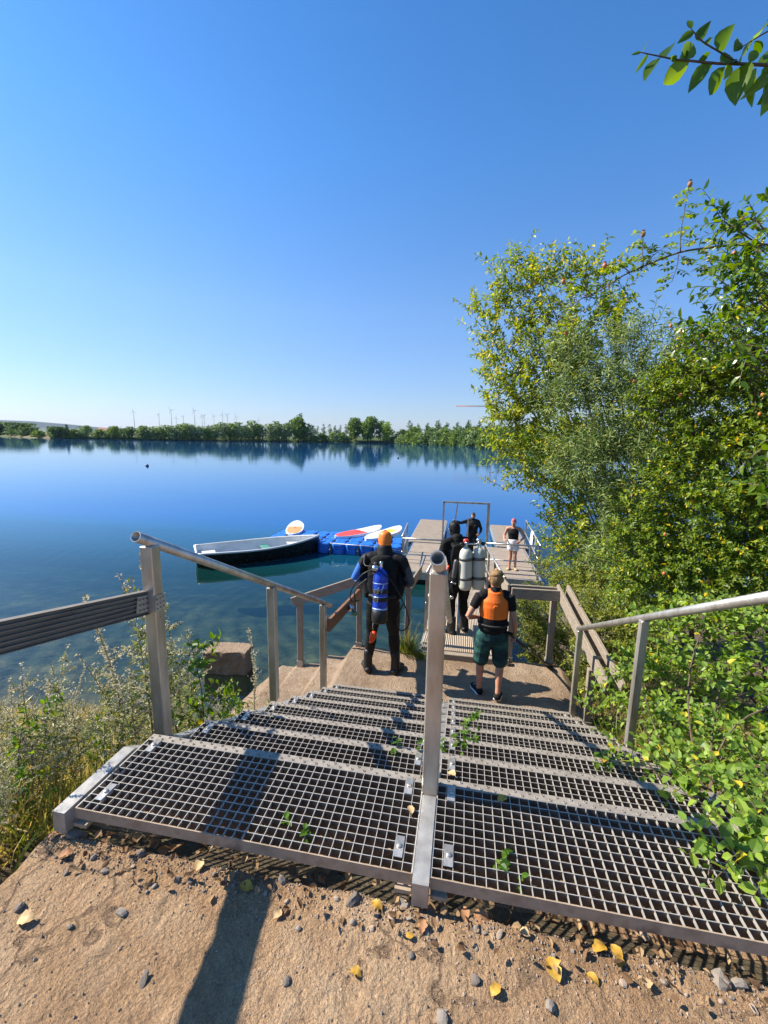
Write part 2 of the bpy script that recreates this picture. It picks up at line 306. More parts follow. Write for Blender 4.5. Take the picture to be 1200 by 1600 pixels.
def m_deck(name, axis):
    t = NT(name); co = t.coords()
    w = t.n('ShaderNodeTexWave'); w.wave_type = 'BANDS'; w.bands_direction = axis; w.wave_profile = 'SIN'; w.inputs['Scale'].default_value = 12.0; t.l(co, w.inputs['Vector'])
    n = t.noise(co, 3, 6); n2 = t.noise(co, 40, 4)
    col = t.ramp(t.math('ADD', t.math('MULTIPLY', n, 0.7), t.math('MULTIPLY', n2, 0.3)), [(0.3, (0.33, 0.265, 0.20)), (0.55, (0.45, 0.37, 0.285)), (0.75, (0.53, 0.45, 0.36))])
    nm = t.bump(t.math('ADD', w.outputs['Fac'], t.math('MULTIPLY', n2, 0.3)), 0.9, 0.012)
    groove = t.ramp(w.outputs['Fac'], [(0.05, 0.0), (0.3, 1.0)])
    t.bsdf(t.mix((0.24, 0.185, 0.14), col, groove), 0.8, 0, nm, 0.2)
m_deck('deck_boards', 'X'); m_deck('deck_boards_across', 'Y')

def m_shorts():
    t = NT('green_shorts'); co = t.coords(); n = t.n('ShaderNodeTexNoise'); n.inputs['Scale'].default_value = 6; n.inputs['Detail'].default_value = 3; t.l(t.scaled(co, 0.7, 0.7, 2.2), n.inputs['Vector'])
    col = t.ramp(n.outputs[0], [(0.36, (0.012, 0.03, 0.035)), (0.5, (0.018, 0.062, 0.062)), (0.66, (0.035, 0.12, 0.095))])
    t.bsdf(col, 0.8, 0, t.bump(t.noise(co, 14, 4), 0.5, 0.012), 0.2)
m_shorts()

# ---------------------------------------------------------------- mesh helpers
def tag(o, label=None, cat=None, group=None, kind=None):
    if label: o['label'] = label
    if cat: o['category'] = cat
    if group: o['group'] = group
    if kind: o['kind'] = kind
    return o
def empty(name, loc=(0, 0, 0), rz=0.0, label=None, cat=None, group=None):
    o = bpy.data.objects.new(name, None); COL.objects.link(o); o.location = loc; o.rotation_euler = (0, 0, rz); o.empty_display_size = 0.1
    return tag(o, label, cat, group)
def link(name, me, parent=None):
    o = bpy.data.objects.new(name, me); COL.objects.link(o)
    if parent is not None: o.parent = parent
    return o
def np_mesh(name, verts, faces, mats, smooth=True, mat_idx=None):
    """verts (n,3); faces: list of index arrays of shape (k,3) or (k,4)"""
    verts = np.asarray(verts, np.float32); me = bpy.data.meshes.new(name)
    if not isinstance(faces, list): faces = [faces]
    faces = [np.asarray(f, np.int32) for f in faces if len(f)]
    loops = np.concatenate([f.ravel() for f in faces]); totals = np.concatenate([np.full(len(f), f.shape[1], np.int32) for f in faces])
    starts = np.concatenate([[0], np.cumsum(totals)[:-1]]).astype(np.int32)
    me.vertices.add(len(verts)); me.vertices.foreach_set('co', verts.ravel())
    me.loops.add(len(loops)); me.loops.foreach_set('vertex_index', loops)
    me.polygons.add(len(totals)); me.polygons.foreach_set('loop_start', starts); me.polygons.foreach_set('loop_total', totals)
    for m in (mats if isinstance(mats, (list, tuple)) else [mats]): me.materials.append(MATS[m])
    if mat_idx is not None: me.polygons.foreach_set('material_index', np.asarray(mat_idx, np.int32))
    me.polygons.foreach_set('use_smooth', np.full(len(totals), bool(smooth)))
    me.update(calc_edges=True); me.validate(); return me

class MB:
    """collects shapes and links them as one mesh object"""
    def __init__(s): s.v = []; s.f = []; s.sm = []
    def add(s, vs, fs, smooth=False):
        o = len(s.v); s.v += [tuple(map(float, v)) for v in vs]; s.f += [tuple(i+o for i in f) for f in fs]; s.sm += [smooth]*len(fs); return s
    def box(s, x0, x1, y0, y1, z0, z1, c=0.0):
        if c <= 0:
            vs = [(x, y, z) for z in (z0, z1) for y in (y0, y1) for x in (x0, x1)]
            return s.add(vs, [(0, 2, 3, 1), (4, 5, 7, 6), (0, 1, 5, 4), (2, 6, 7, 3), (0, 4, 6, 2), (1, 3, 7, 5)])
        # chamfered along all edges
        vs = []; idx = {}
        for sx in (0, 1):
            for sy in (0, 1):
                for sz in (0, 1):
                    X, Y, Z = (x0, x1)[sx], (y0, y1)[sy], (z0, z1)[sz]; dx, dy, dz = (c, -c)[sx], (c, -c)[sy], (c, -c)[sz]
                    for k, p in enumerate(((X, Y+dy, Z+dz), (X+dx, Y, Z+dz), (X+dx, Y+dy, Z))): idx[(sx, sy, sz, k)] = len(vs); vs.append(p)
        I = lambda a, b, d, k: idx[(a, b, d, k)]; fs = []
        for q in (0, 1):
            o = [(0, 0), (1, 0), (1, 1), (0, 1)]; 
            fs.append([I(q, a, b, 0) for a, b in (o if q else o[::-1])]); fs.append([I(a, q, b, 1) for a, b in (o[::-1] if q else o)]); fs.append([I(a, b, q, 2) for a, b in (o if q else o[::-1])])
        for a in (0, 1):
            for b in (0, 1):
                fs.append((I(a, b, 0, 0), I(a, b, 0, 1), I(a, b, 1, 1), I(a, b, 1, 0)) if a == b else (I(a, b, 0, 1), I(a, b, 0, 0), I(a, b, 1, 0), I(a, b, 1, 1)))
                fs.append((I(a, 0, b, 2), I(a, 0, b, 0), I(a, 1, b, 0), I(a, 1, b, 2)) if a == b else (I(a, 0, b, 0), I(a, 0, b, 2), I(a, 1, b, 2), I(a, 1, b, 0)))
                fs.append((I(0, a, b, 1), I(0, a, b, 2), I(1, a, b, 2), I(1, a, b, 1)) if a == b else (I(0, a, b, 2), I(0, a, b, 1), I(1, a, b, 1), I(1, a, b, 2)))
                for d in (0, 1): fs.append((I(a, b, d, 0), I(a, b, d, 1), I(a, b, d, 2)) if (a+b+d) % 2 else (I(a, b, d, 2), I(a, b, d, 1), I(a, b, d, 0)))
        return s.add(vs, fs)
    def bar(s, p, q, w, h, up=(0, 0, 1), c=0.0):
        """rectangular bar from p to q, w wide, h high"""
        p = Vector(p); q = Vector(q); d = (q-p); L = d.length; d.normalize(); up = Vector(up)
        x = d.cross(up); x = x.normalized() if x.length > 1e-6 else Vector((1, 0, 0)); z = x.cross(d)
        m = MB(); m.box(-w/2, w/2, 0, L, -h/2, h/2, c)
        return s.add([p + x*a + d*b + z*e for a, b, e in m.v], m.f)
    def tube(s, pts, r, seg=12, caps=True, closed=False, smooth=True):
        pts = [Vector(p) for p in pts]; n = len(pts); rr = list(r) if hasattr(r, '__len__') else [r]*n; vs = []; prev = None
        for i, p in enumerate(pts):
            if closed: t = pts[(i+1) % n]-pts[i-1]
            else: t = pts[min(i+1, n-1)]-pts[max(i-1, 0)]
            t.normalize()
            if prev is None: a = t.orthogonal().normalized()
            else: a = (prev - t*prev.dot(t)).normalized()
            prev = a; b = t.cross(a)
            vs += [p + (a*math.cos(2*PI*k/seg) + b*math.sin(2*PI*k/seg))*rr[i] for k in range(seg)]
        fs = []
        for i in range(n if closed else n-1):
            j = (i+1) % n
            fs += [(i*seg+k, i*seg+(k+1) % seg, j*seg+(k+1) % seg, j*seg+k) for k in range(seg)]
        s.add(vs, fs, smooth)
        if caps and not closed: o = len(s.v)-len(vs); s.f += [tuple(o+k for k in range(seg))[::-1], tuple(o+(n-1)*seg+k for k in range(seg))]; s.sm += [False, False]
        return s
    def pipe(s, p, q, ro, ri, seg=24):
        """open pipe with a wall you can look into"""
        p = Vector(p); q = Vector(q); t = (q-p).normalized(); a = t.orthogonal().normalized(); b = t.cross(a); vs = []
        for c_, r_ in ((p, ri), (p, ro), (q, ro), (q, ri)): vs += [c_ + (a*math.cos(2*PI*k/seg)+b*math.sin(2*PI*k/seg))*r_ for k in range(seg)]
        fs = []; sm = []
        for i in range(4):
            j = (i+1) % 4; fs += [(i*seg+k, i*seg+(k+1) % seg, j*seg+(k+1) % seg, j*seg+k) for k in range(seg)]; sm += [i in (1, 3)]*seg
        s.add(vs, fs); s.sm[-len(sm):] = sm; return s
    def lathe(s, prof, seg=20, base=(0, 0, 0), axis=(0, 0, 1), smooth=True):
        ax = Vector(axis).normalized(); a = ax.orthogonal().normalized(); b = ax.cross(a); base = Vector(base); vs = []
        for r, z in prof: vs += [base + ax*z + (a*math.cos(2*PI*k/seg)+b*math.sin(2*PI*k/seg))*r for k in range(seg)]
        fs = []
        for i in range(len(prof)-1): fs += [(i*seg+k, i*seg+(k+1) % seg, (i+1)*seg+(k+1) % seg, (i+1)*seg+k) for k in range(seg)]
        return s.add(vs, fs, smooth)
    def prism(s, poly, axis, a0, a1):
        """polygon in the two other axes, run along axis from a0 to a1"""
        def P(u, v, w): return {'x': (w, u, v), 'y': (u, w, v), 'z': (u, v, w)}[axis]
        n = len(poly); vs = [P(u, v, a0) for u, v in poly] + [P(u, v, a1) for u, v in poly]
        fs = [tuple(range(n)), tuple(range(2*n-1, n-1, -1))] + [(i, i+n, (i+1) % n + n, (i+1) % n) for i in range(n)]
        return s.add(vs, fs)
    def ball(s, c, r, seg=12, rings=8, sc=(1, 1, 1)):
        vs = []; fs = []
        for i in range(rings+1):
            th = PI*i/rings
            for k in range(seg): vs.append((c[0]+r*sc[0]*math.sin(th)*math.cos(2*PI*k/seg), c[1]+r*sc[1]*math.sin(th)*math.sin(2*PI*k/seg), c[2]+r*sc[2]*math.cos(th)))
        for i in range(rings): fs += [(i*seg+k, (i+1)*seg+k, (i+1)*seg+(k+1) % seg, i*seg+(k+1) % seg) for k in range(seg)]
        return s.add(vs, fs, True)
    def mesh(s, name, mat):
        import bmesh
        me = bpy.data.meshes.new(name); me.from_pydata(s.v, [], s.f)
        me.polygons.foreach_set('use_smooth', s.sm)
        me.materials.append(MATS[mat]); me.update()
        bm = bmesh.new(); bm.from_mesh(me); bmesh.ops.remove_doubles(bm, verts=bm.verts, dist=1e-6); bmesh.ops.recalc_face_normals(bm, faces=bm.faces); bm.to_mesh(me); bm.free()
        return me
    def build(s, name, mat, parent=None): return link(name, s.mesh(name, mat), parent)

def copy_tree(o, parent=None):
    c = o.copy(); COL.objects.link(c)
    if parent is not None: c.parent = parent
    for ch in [x for x in bpy.data.objects if x.parent == o]: copy_tree(ch, c)
    return c
# ================================================================ THE SETTING
WATER_Z = -2.75
def ground_z(x, y):
    """height of the bank, the shore and the lake bed"""
    x = np.asarray(x, float); y = np.asarray(y, float)
    yy = np.maximum(y-0.05, 0)
    mid = -0.22 - 0.5*np.minimum(yy, 2.85) - 0.75*np.maximum(yy-2.85, 0)
    left = -0.2 - 0.66*yy - 0.03*np.clip(-x-1, 0, 6)
    right = -0.16 - 0.44*np.minimum(yy, 3.4) - 0.2*np.maximum(yy-3.4, 0) + 0.10*np.clip(x-3.2, 0, 3)
    a = sstep(-0.55, -0.05, x); b = sstep(2.5, 2.8, x)
    z = left*(1-a) + mid*a*(1-b) + right*b
    z = np.where(y < 0.05, -0.2, z)
    under = np.minimum(z+2.75, 0)                       # below the water the bed flattens out
    z = np.where(z < -2.75, -2.75 + np.maximum(under*0.75, -0.45-0.15*np.maximum(y-4.5, 0)-0.5*np.maximum(y-15, 0)), z)
    z = np.maximum(z, -10.0)
    p = np.stack([x, y, np.zeros_like(x)], -1).reshape(-1, 3)
    n = (noise(p, 0.9, 3, 1)*0.25 + noise(p, 4.0, 3, 2)*0.07).reshape(x.shape)
    return z + n*np.clip((y+0.2)/0.6, 0.0, 1)
def steps(*segs):
    o = [segs[0][0]]
    for a, b, d in segs: n = max(1, int(round((b-a)/d))); o += list(np.linspace(a, b, n+1)[1:])
    return np.array(o)
def grid_mesh(name, xs, ys, zf, mat, kind='structure', smooth=True, attr=None):
    X, Y = np.meshgrid(xs, ys); Z = zf(X, Y); V = np.stack([X, Y, Z], -1).reshape(-1, 3); nx, ny = len(xs), len(ys)
    i = (np.arange(ny-1)[:, None]*nx + np.arange(nx-1)[None, :]).ravel()
    me = np_mesh(name, V, np.stack([i, i+1, i+nx+1, i+nx], -1), mat, smooth)
    if attr is not None:
        a = me.attributes.new('depth', 'FLOAT', 'POINT'); a.data.foreach_set('value', attr(X, Y).astype(np.float32).ravel())
    return tag(link(name, me), kind=kind)
gx = steps((-400, -40, 40), (-40, -10, 3), (-10, -4, 0.25), (-4, 5, 0.1), (5, 12, 0.35), (12, 60, 6), (60, 400, 40))
gy = steps((-200, -20, 30), (-20, -2, 1.5), (-2, 7, 0.1), (7, 20, 0.5), (20, 60, 8), (60, 180, 40))
grid_mesh('ground', gx, gy, lambda X, Y: ground_z(X, Y), 'bank_ground')

wx = steps((-900, -60, 60), (-60, -12, 4), (-12, 8, 0.4), (8, 60, 4), (60, 700, 64)); wy = steps((2.4, 22, 0.3), (22, 60, 4), (60, 520, 40))
grid_mesh('lake', wx, wy, lambda X, Y: np.full_like(X, WATER_Z), 'lake_water', attr=lambda X, Y: np.where(Y > 20, 9.0, np.clip(WATER_Z - ground_z(X, Y), 0, 10)))

# the rough concrete pad the photographer stands on
def pad_z(X, Y):
    p = np.stack([X, Y, np.zeros_like(X)], -1).reshape(-1, 3)
    n = (noise(p, 1.6, 3, 3)*0.05 + noise(p, 7, 4, 4)*0.026 - np.abs(noise(p, 12, 3, 14))*0.022 + noise(p, 38, 3, 5)*0.010).reshape(X.shape)
    edge = noise(p, 3.0, 3, 8).reshape(X.shape)*0.12
    drop = sstep(-0.10, -0.24, X + edge*0.6 + np.clip(Y, -0.4, 0.3)*0.10) + sstep(-0.02, 0.08, Y + edge*0.6)
    return -0.105 + n - 0.22*np.clip(drop, 0, 1)
px_ = steps((-0.45, 3.2, 0.014), (3.2, 6, 0.2)); py_ = steps((-6, -1.1, 0.25), (-1.1, 0.32, 0.014))
grid_mesh('concrete_path', px_, py_, pad_z, 'concrete_tan')

# concrete landing at the water with its terraced left flank
prof = [(-2.15, -2.95), (-1.85, -2.66), (-1.25, -2.05), (-1.19, -2.0), (-1.0, -1.985), (-0.93, -1.925), (-0.60, -1.90), (-0.48, -1.745), (-0.23, -1.725), (-0.10, -1.555), (0.2, -1.548), (1.2, -1.55), (2.35, -1.55), (2.62, -1.56), (2.72, -1.63), (2.76, -2.0)]
def landing(name):
    px0 = np.array([p[0] for p in prof]); pz0 = np.array([p[1] for p in prof])
    xs = np.unique(np.concatenate([np.arange(-2.15, 2.76, 0.035), px0])); ys = np.concatenate([np.arange(1.2, 4.42, 0.035), [4.42, 4.45, 4.46]])
    X, Y = np.meshgrid(xs, ys); Z = np.interp(X, px0, pz0)
    p = np.stack([X, Y, np.zeros_like(X)], -1).reshape(-1, 3); n = noise(p, 3, 4, 6).reshape(X.shape)
    Z = Z + n*0.06 + noise(p, 16, 4, 7).reshape(X.shape)*0.022
    Z = np.where((X > -0.05) & (Y < 3.0), np.minimum(Z, -0.30-0.5*Y), Z)
    Z = np.where(Y > 4.455, -3.1, np.where(Y > 4.43, Z-0.02, Z)); Yj = Y + n*0.04*(Y > 4.3)
    V = np.stack([X, Yj, Z], -1).reshape(-1, 3); nx, ny = len(xs), len(ys)
    i = (np.arange(ny-1)[:, None]*nx + np.arange(nx-1)[None, :]).ravel()
    return tag(link(name, np_mesh(name, V, np.stack([i, i+1, i+nx+1, i+nx], -1), 'concrete_shore')), 'tan concrete landing with terraced flank at the foot of the metal stairs', 'landing')
landing('concrete_landing')

# ================================================================ METAL STAIRS
GO, RISE, W1 = 0.388, 0.195, 1.2
stairs = empty('metal_staircase', (1.228, 0, -0.1), 0, 'grey metal staircase of open grating treads with tube handrails', 'staircase')
def at_stairs(o): o.parent = stairs; o.matrix_parent_inverse = Matrix.Translation((-1.228, 0, 0.1)); return o
def tread_mesh():
    m = MB(); D = 0.40
    n = 36; pitch = W1/n
    for i in range(n+1):
        x = min(max(i*pitch, 0.0012), W1-0.0012); t = 0.0022 if i in (0, n) else 0.0010
        m.box(x-t, x+t, 0.004, D-0.036, -0.011, 0.0)
    for j in range(1, 12):
        y = j*0.0331; m.box(0.004, W1-0.004, y-0.0011, y+0.0011, -0.0012, 0.0005)
    return m.mesh('tread_grid', 'grating_metal')
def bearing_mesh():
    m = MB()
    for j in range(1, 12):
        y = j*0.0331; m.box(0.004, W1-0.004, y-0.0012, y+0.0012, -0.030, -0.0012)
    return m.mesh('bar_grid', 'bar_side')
def nosing_mesh():
    m = MB(); D = 0.40
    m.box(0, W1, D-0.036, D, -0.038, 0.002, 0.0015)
    for i in range(48):
        x = 0.0125+i*0.025; y = D-0.018+(0.008 if i % 2 else -0.008)
        m.lathe([(0.0066, 0.0019), (0.0052, 0.0048), (0.0034, 0.0048), (0.0026, 0.0022), (0.0, 0.0022)], 10, (x, y, 0), smooth=False)
    return m.mesh('nosing', 'nosing_metal')
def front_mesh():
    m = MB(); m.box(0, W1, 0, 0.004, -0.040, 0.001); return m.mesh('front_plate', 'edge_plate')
def clip_mesh():
    m = MB(); m.box(-0.015, 0.015, -0.038, 0.038, 0.001, 0.004, 0.001); m.lathe([(0.0, 0.010), (0.006, 0.010), (0.009, 0.008), (0.009, 0.004)], 8); return m.mesh('clip', 'aluminium')
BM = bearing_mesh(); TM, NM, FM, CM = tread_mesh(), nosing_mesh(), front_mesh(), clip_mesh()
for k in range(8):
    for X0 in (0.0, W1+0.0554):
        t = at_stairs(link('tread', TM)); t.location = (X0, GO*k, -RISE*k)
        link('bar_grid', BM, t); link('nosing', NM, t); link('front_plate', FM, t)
        for cx in (0.052, W1-0.052):
            for cy in (0.082, 0.335): c = link('clip', CM, t); c.location = (cx, cy, 0)
# bright worn front of the top landing and the under-supports
for X0 in (-0.062, W1+0.003, 2*W1+0.0604):
    m = MB(); w = 0.050
    m.prism([(-0.03, -0.075), (-0.03, 0.004), (0.30, 0.004), (0.39, -0.055), (3.14, -1.432), (3.14, -1.555), (3.02, -1.555), (0.36, -0.165), (0.30, -0.075)], 'x', X0, X0+w)
    at_stairs(m.build('stringer', 'galvanised'))
for X0 in (0.0, W1+0.0554):
    for xb in (X0+0.002, X0+W1-0.052):
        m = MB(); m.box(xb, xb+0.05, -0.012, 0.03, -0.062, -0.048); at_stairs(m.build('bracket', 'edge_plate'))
def handrail(x, y0, z0, y1, posts, px_off, w=0.06):
    sl = -0.5015; z = lambda y: z0+sl*(y-y0)
    m = MB(); m.pipe((x, y0, z0), (x, y1, z(y1)), 0.0242, 0.0205)
    r = at_stairs(m.build('handrail', 'aluminium'))
    e = MB(); e.lathe([(0.0, 0), (0.0204, 0)], 20, (x, y0+0.35, z(y0+0.35)), (0, 1, sl)); at_stairs(e.build('tube_shade_disc', 'tube_shade'))  # near-black disc added across the pipe, painting in the shade inside it
    for y, zb in posts:
        p = MB(); xx = x+px_off; p.box(xx-w/2, xx+w/2, y-w/2, y+w/2, zb, z(y)-0.018, 0.004)
        o = at_stairs(p.build('rail_post', 'aluminium')); 
        b = MB(); b.bar((xx, y, z(y)-0.03), (x, y+0.02, z(y)-0.024), 0.03, 0.02); 
handrail(-0.085, 0.485, 0.872, 3.26, [(0.565, -0.16), (1.80, -0.73), (3.0, -1.54)], 0.0)
handrail(1.228, 0.215, 0.940, 3.10, [(0.345, -0.10)], 0.0)
handrail(2.52, 0.42, 0.895, 3.33, [(1.87, -0.78), (3.28, -1.52)], 0.0, 0.05)

# ================================================================ TIMBER RAILS
def tbar(m, p, q, w, h, up=(0, 0, 1), c=0.004): return m.bar(p, q, w, h, up, c)
board = empty('handrail_board', (-0.1, 0.6, 0.54), 0, 'grooved grey deck board rail bracketed to the tall left handrail post', 'handrail board')
def under(par, o): o.parent = par; o.matrix_parent_inverse = Matrix.Translation(-Vector(par.location)); return o
sl = -0.172
m = MB(); bx0, bx1 = -0.118, -0.088
ya, yb = 0.59, -2.4; za = lambda y: 0.540 + sl*(y-0.6); xa = lambda y: 0.085*(y-0.55)
h = 0.112; n = 6
# grooved section swept along the board
poly = [(bx0, -h/2), (bx1, -h/2)]
for i in range(n):
    z0 = -h/2 + h*(i+0.5)/n
    poly += [(bx1, z0-0.0065), (bx1-0.010, z0-0.0045), (bx1-0.010, z0+0.0045), (bx1, z0+0.0065)]
poly += [(bx1, h/2), (bx0, h/2)]
N = len(poly); vs = [(u+xa(y), y, za(y)+v) for y in (yb, ya) for u, v in poly]
m.add(vs, [tuple(range(N)), tuple(range(2*N-1, N-1, -1))] + [(i, i+N, (i+1) % N+N, (i+1) % N) for i in range(N)])
under(board, m.build('board', 'decking_grey'))
m = MB(); m.bar((-0.0935, 0.47, za(0.47)), (-0.0880, 0.535, za(0.535)), 0.002, 0.075); m.bar((-0.052, 0.532, 0.548), (-0.052, 0.600, 0.541), 0.003, 0.075)
m.bar((-0.0865, 0.5335, 0.553), (-0.0505, 0.5335, 0.548), 0.002, 0.075)
under(board, m.build('bracket_plate', 'galvanised'))
m = MB()
for i in range(3):
    for j in range(3): m.lathe([(0.0, 0.0022), (0.0042, 0.0018), (0.0042, 0)], 8, (-0.0855, 0.48+i*0.022, za(0.48+i*0.022)-0.024+j*0.024), (1, 0, 0))
    for j in range(3): m.lathe([(0.0, 0.0022), (0.0042, 0.0018), (0.0042, 0)], 8, (-0.0505, 0.545+i*0.02, 0.523+j*0.022), (1, 0, 0))
under(board, m.build('nail_hole', 'dark_metal'))['kind'] = 'stuff'

def post(parent, x, y, z0, z1, w=0.07, name='post', foot=True):
    m = MB(); m.box(x-w/2, x+w/2, y-w/2, y+w/2, z0+0.03, z1, 0.005); o = under(parent, m.build(name, 'weathered_wood'))
    if foot:
        f = MB(); f.box(x-w/2-0.008, x+w/2+0.008, y-w/2-0.008, y+w/2+0.008, z0-0.02, z0+0.075); under2(o, f.build('post_shoe', 'galvanised'))
    return o
def under2(par, o):
    o.parent = par; o.matrix_parent_inverse = Matrix.Identity(4); return o
lr = empty('timber_railing', (-0.9, 4.37, -1.9), 0, 'weathered timber railing with brown diagonal board left of the landing', 'timber railing')
post(lr, -0.885, 4.37, -1.92, -0.90); post(lr, -0.03, 4.40, -1.56, -0.62)
m = MB(); tbar(m, (-0.98, 4.325, -0.965), (0.02, 4.355, -0.565), 0.03, 0.125); under(lr, m.build('rail_board', 'weathered_wood_cross'))
m = MB(); tbar(m, (-0.02, 2.98, -0.63), (-0.02, 4.36, -0.765), 0.04, 0.13); under(lr, m.build('handrail_board', 'brown_wood'))
cr = empty('timber_barrier', (0.62, 4.6, -1.6), 0, 'short weathered post and boards left of the gangway behind a grass tuft', 'timber barrier')
post(cr, 0.62, 4.58, -2.4, -0.64); 
m = MB(); tbar(m, (0.02, 4.53, -0.67), (0.60, 4.54, -0.66), 0.03, 0.12); under(cr, m.build('rail_board', 'weathered_wood_cross'))
m = MB(); tbar(m, (0.675, 4.52, -0.63), (0.68, 5.75, -0.80), 0.03, 0.14); under(cr, m.build('handrail_board', 'weathered_wood_along'))
rr_ = empty('timber_fence', (2.0, 4.45, -1.55), 0, 'weathered grey timber fence with doubled top boards right of the landing', 'timber fence')
post(rr_, 1.99, 4.42, -1.56, -0.66, 0.075); post(rr_, 2.50, 4.46, -1.56, -0.62, 0.075); post(rr_, 2.69, 3.36, -1.66, -1.0, 0.07)
m = MB(); tbar(m, (1.965, 4.372, -0.60), (2.56, 4.41, -0.605), 0.035, 0.14); under(rr_, m.build('rail_board', 'weathered_wood_cross'))
m = MB(); tbar(m, (1.965, 4.505, -0.60), (2.56, 4.535, -0.605), 0.035, 0.14); under(rr_, m.build('rail_board', 'weathered_wood_cross'))
m = MB(); tbar(m, (1.93, 4.40, -0.58), (1.86, 5.5, -0.72), 0.03, 0.15); under(rr_, m.build('handrail_board', 'weathered_wood_along'))
for dx in (0.0, 0.12):
    m = MB(); tbar(m, (2.555+dx, 4.56, -0.565), (2.725+dx*1.15, 2.98, -0.985), 0.035, 0.15); under(rr_, m.build('handrail_board', 'weathered_wood_along'))
m = MB(); tbar(m, (2.66, 3.40, -0.92), (2.84, 3.42, -0.92), 0.05, 0.07); under(rr_, m.build('spacer_block', 'weathered_wood_cross'))

# ================================================================ GANGWAY AND FLOATING DOCK
gang = empty('gangway', (1.4, 4.6, -1.5), 0, 'boarded gangway sloping from the concrete landing down to the floating dock', 'gangway')
m = MB(); m.bar((1.39, 4.36, -1.50), (1.39, 10.75, -2.43), 1.10, 0.07); under(gang, m.build('walkway', 'deck_boards'))
m = MB(); m.bar((0.83, 4.40, -1.58), (0.83, 10.75, -2.50), 0.05, 0.14); under(gang, m.build('side_beam', 'galvanised'))
m = MB(); m.bar((1.95, 4.40, -1.58), (1.95, 10.75, -2.50), 0.05, 0.14); under(gang, m.build('side_beam', 'galvanised'))
m = MB(); m.box(0.80, 1.98, 4.27, 4.355, -1.60, -1.475, 0.006); under(gang, m.build('threshold_beam', 'weathered_wood_cross'))
for gxx in (0.83, 1.95):
    gz = lambda y: -1.55-0.1456*(y-4.6)
    rl = MB(); rl.tube([(gxx, 5.1, gz(5.1)+0.98), (gxx, 10.6, gz(10.6)+0.98)], 0.021); ro = under(gang, rl.build('railing', 'aluminium'))
    ml = MB(); ml.tube([(gxx, 5.1, gz(5.1)+0.50), (gxx, 10.6, gz(10.6)+0.50)], 0.016); under2(ro, ml.build('middle_rail', 'aluminium'))
    for y in (5.15, 6.95, 8.75, 10.5):
        p = MB(); p.box(gxx-0.022, gxx+0.022, y-0.022, y+0.022, gz(y)-0.10, gz(y)+0.98); under2(ro, p.build('post', 'aluminium'))

DZ = -2.4
dock = empty('floating_dock', (1.6, 10.8, DZ), 0, 'U shaped floating dock of grooved brown boards with metal railings', 'dock')
def deck(x0, x1, y0, y1, mat='deck_boards', z=DZ):
    m = MB(); m.box(x0, x1, y0, y1, z-0.045, z, 0.004); return under(dock, m.build('deck_panel', mat))
deck(-0.30, 0.66, 10.70, 11.94); deck(0.70, 1.98, 10.70, 11.94); deck(2.02, 3.42, 10.70, 11.94)
deck(-0.36, 0.66, 11.98, 14.24); deck(0.70, 1.98, 11.98, 14.24); deck(2.02, 3.46, 11.98, 14.24)
deck(-0.55, 0.60, 14.30, 18.9, 'deck_boards_across', DZ+0.02); deck(2.60, 3.60, 14.30, 18.4, 'deck_boards_across', DZ+0.02)
m = MB(); m.box(-0.32, 3.44, 10.66, 10.70, DZ-0.2, DZ+0.01); m.box(-0.40, -0.36, 10.7, 14.26, DZ-0.2, DZ-0.002); m.box(3.47, 3.51, 10.7, 14.26, DZ-0.2, DZ-0.002); m.box(0.665, 0.695, 10.70, 14.24, DZ-0.2, DZ+0.004)
m.box(-0.36, 3.47, 14.245, 14.285, DZ-0.2, DZ-0.004); m.box(-0.60, -0.555, 14.30, 18.9, DZ-0.2, DZ+0.01); m.box(0.605, 0.645, 14.30, 18.9, DZ-0.2, DZ+0.01); m.box(2.55, 2.595, 14.30, 18.4, DZ-0.2, DZ+0.01); m.box(3.605, 3.65, 14.3, 18.4, DZ-0.2, DZ+0.01)
under(dock, m.build('frame', 'galvanised'))
for fx0, fx1, fy0, fy1 in ((-0.2, 1.0, 10.9, 14.1), (1.5, 3.3, 10.9, 14.1), (-0.45, 0.5, 14.6, 18.6), (2.65, 3.55, 14.6, 18.2)):
    m = MB(); m.box(fx0, fx1, fy0, fy1, WATER_Z-0.2, DZ-0.06, 0.03); under(dock, m.build('float', 'rubber'))
m = MB(); m.bar((0.17, 10.75, DZ+0.012), (0.17, 12.6, DZ+0.012), 0.05, 0.02); under(dock, m.build('seam_strip', 'galvanised'))
def rail(pts, zs, posts, mid=True):
    """dock railing: top tube, knee tube, square posts"""
    t = MB(); t.tube([(x, y, z+0.94) for (x, y), z in zip(pts, zs)], 0.023); ro = under(dock, t.build('railing', 'aluminium'))
    k = MB(); k.tube([(x, y, z+0.48) for (x, y), z in zip(pts, zs)], 0.018); under2(ro, k.build('knee_rail', 'aluminium'))
    for x, y in posts:
        p = MB(); p.box(x-0.024, x+0.024, y-0.024, y+0.024, DZ-0.1, DZ+0.94); under2(ro, p.build('post', 'aluminium'))
rail([(-0.33, 10.78), (0.80, 10.78)], (DZ, DZ), [(-0.31, 10.78), (0.78, 10.78)])
rail([(1.99, 10.78), (3.40, 10.78)], (DZ, DZ), [(3.385, 10.78)])
rail([(3.42, 10.78), (3.55, 14.7)], (DZ, DZ), [(3.50, 13.0), (3.54, 14.6)])
rail([(-0.36, 10.95), (-0.47, 13.0)], (DZ, DZ), [(-0.40, 11.6), (-0.46, 12.9)])
gate = empty('gate_frame', (1.4, 11.2, DZ), 0, 'slim upright metal gate frame standing on the floating dock', 'gate frame')
for gx_, w_ in ((0.78, 0.05), (2.02, 0.075)):
    m = MB(); m.box(gx_-w_/2, gx_+w_/2, 11.2-w_/2, 11.2+w_/2, DZ, -0.44); under(gate, m.build('post', 'aluminium'))
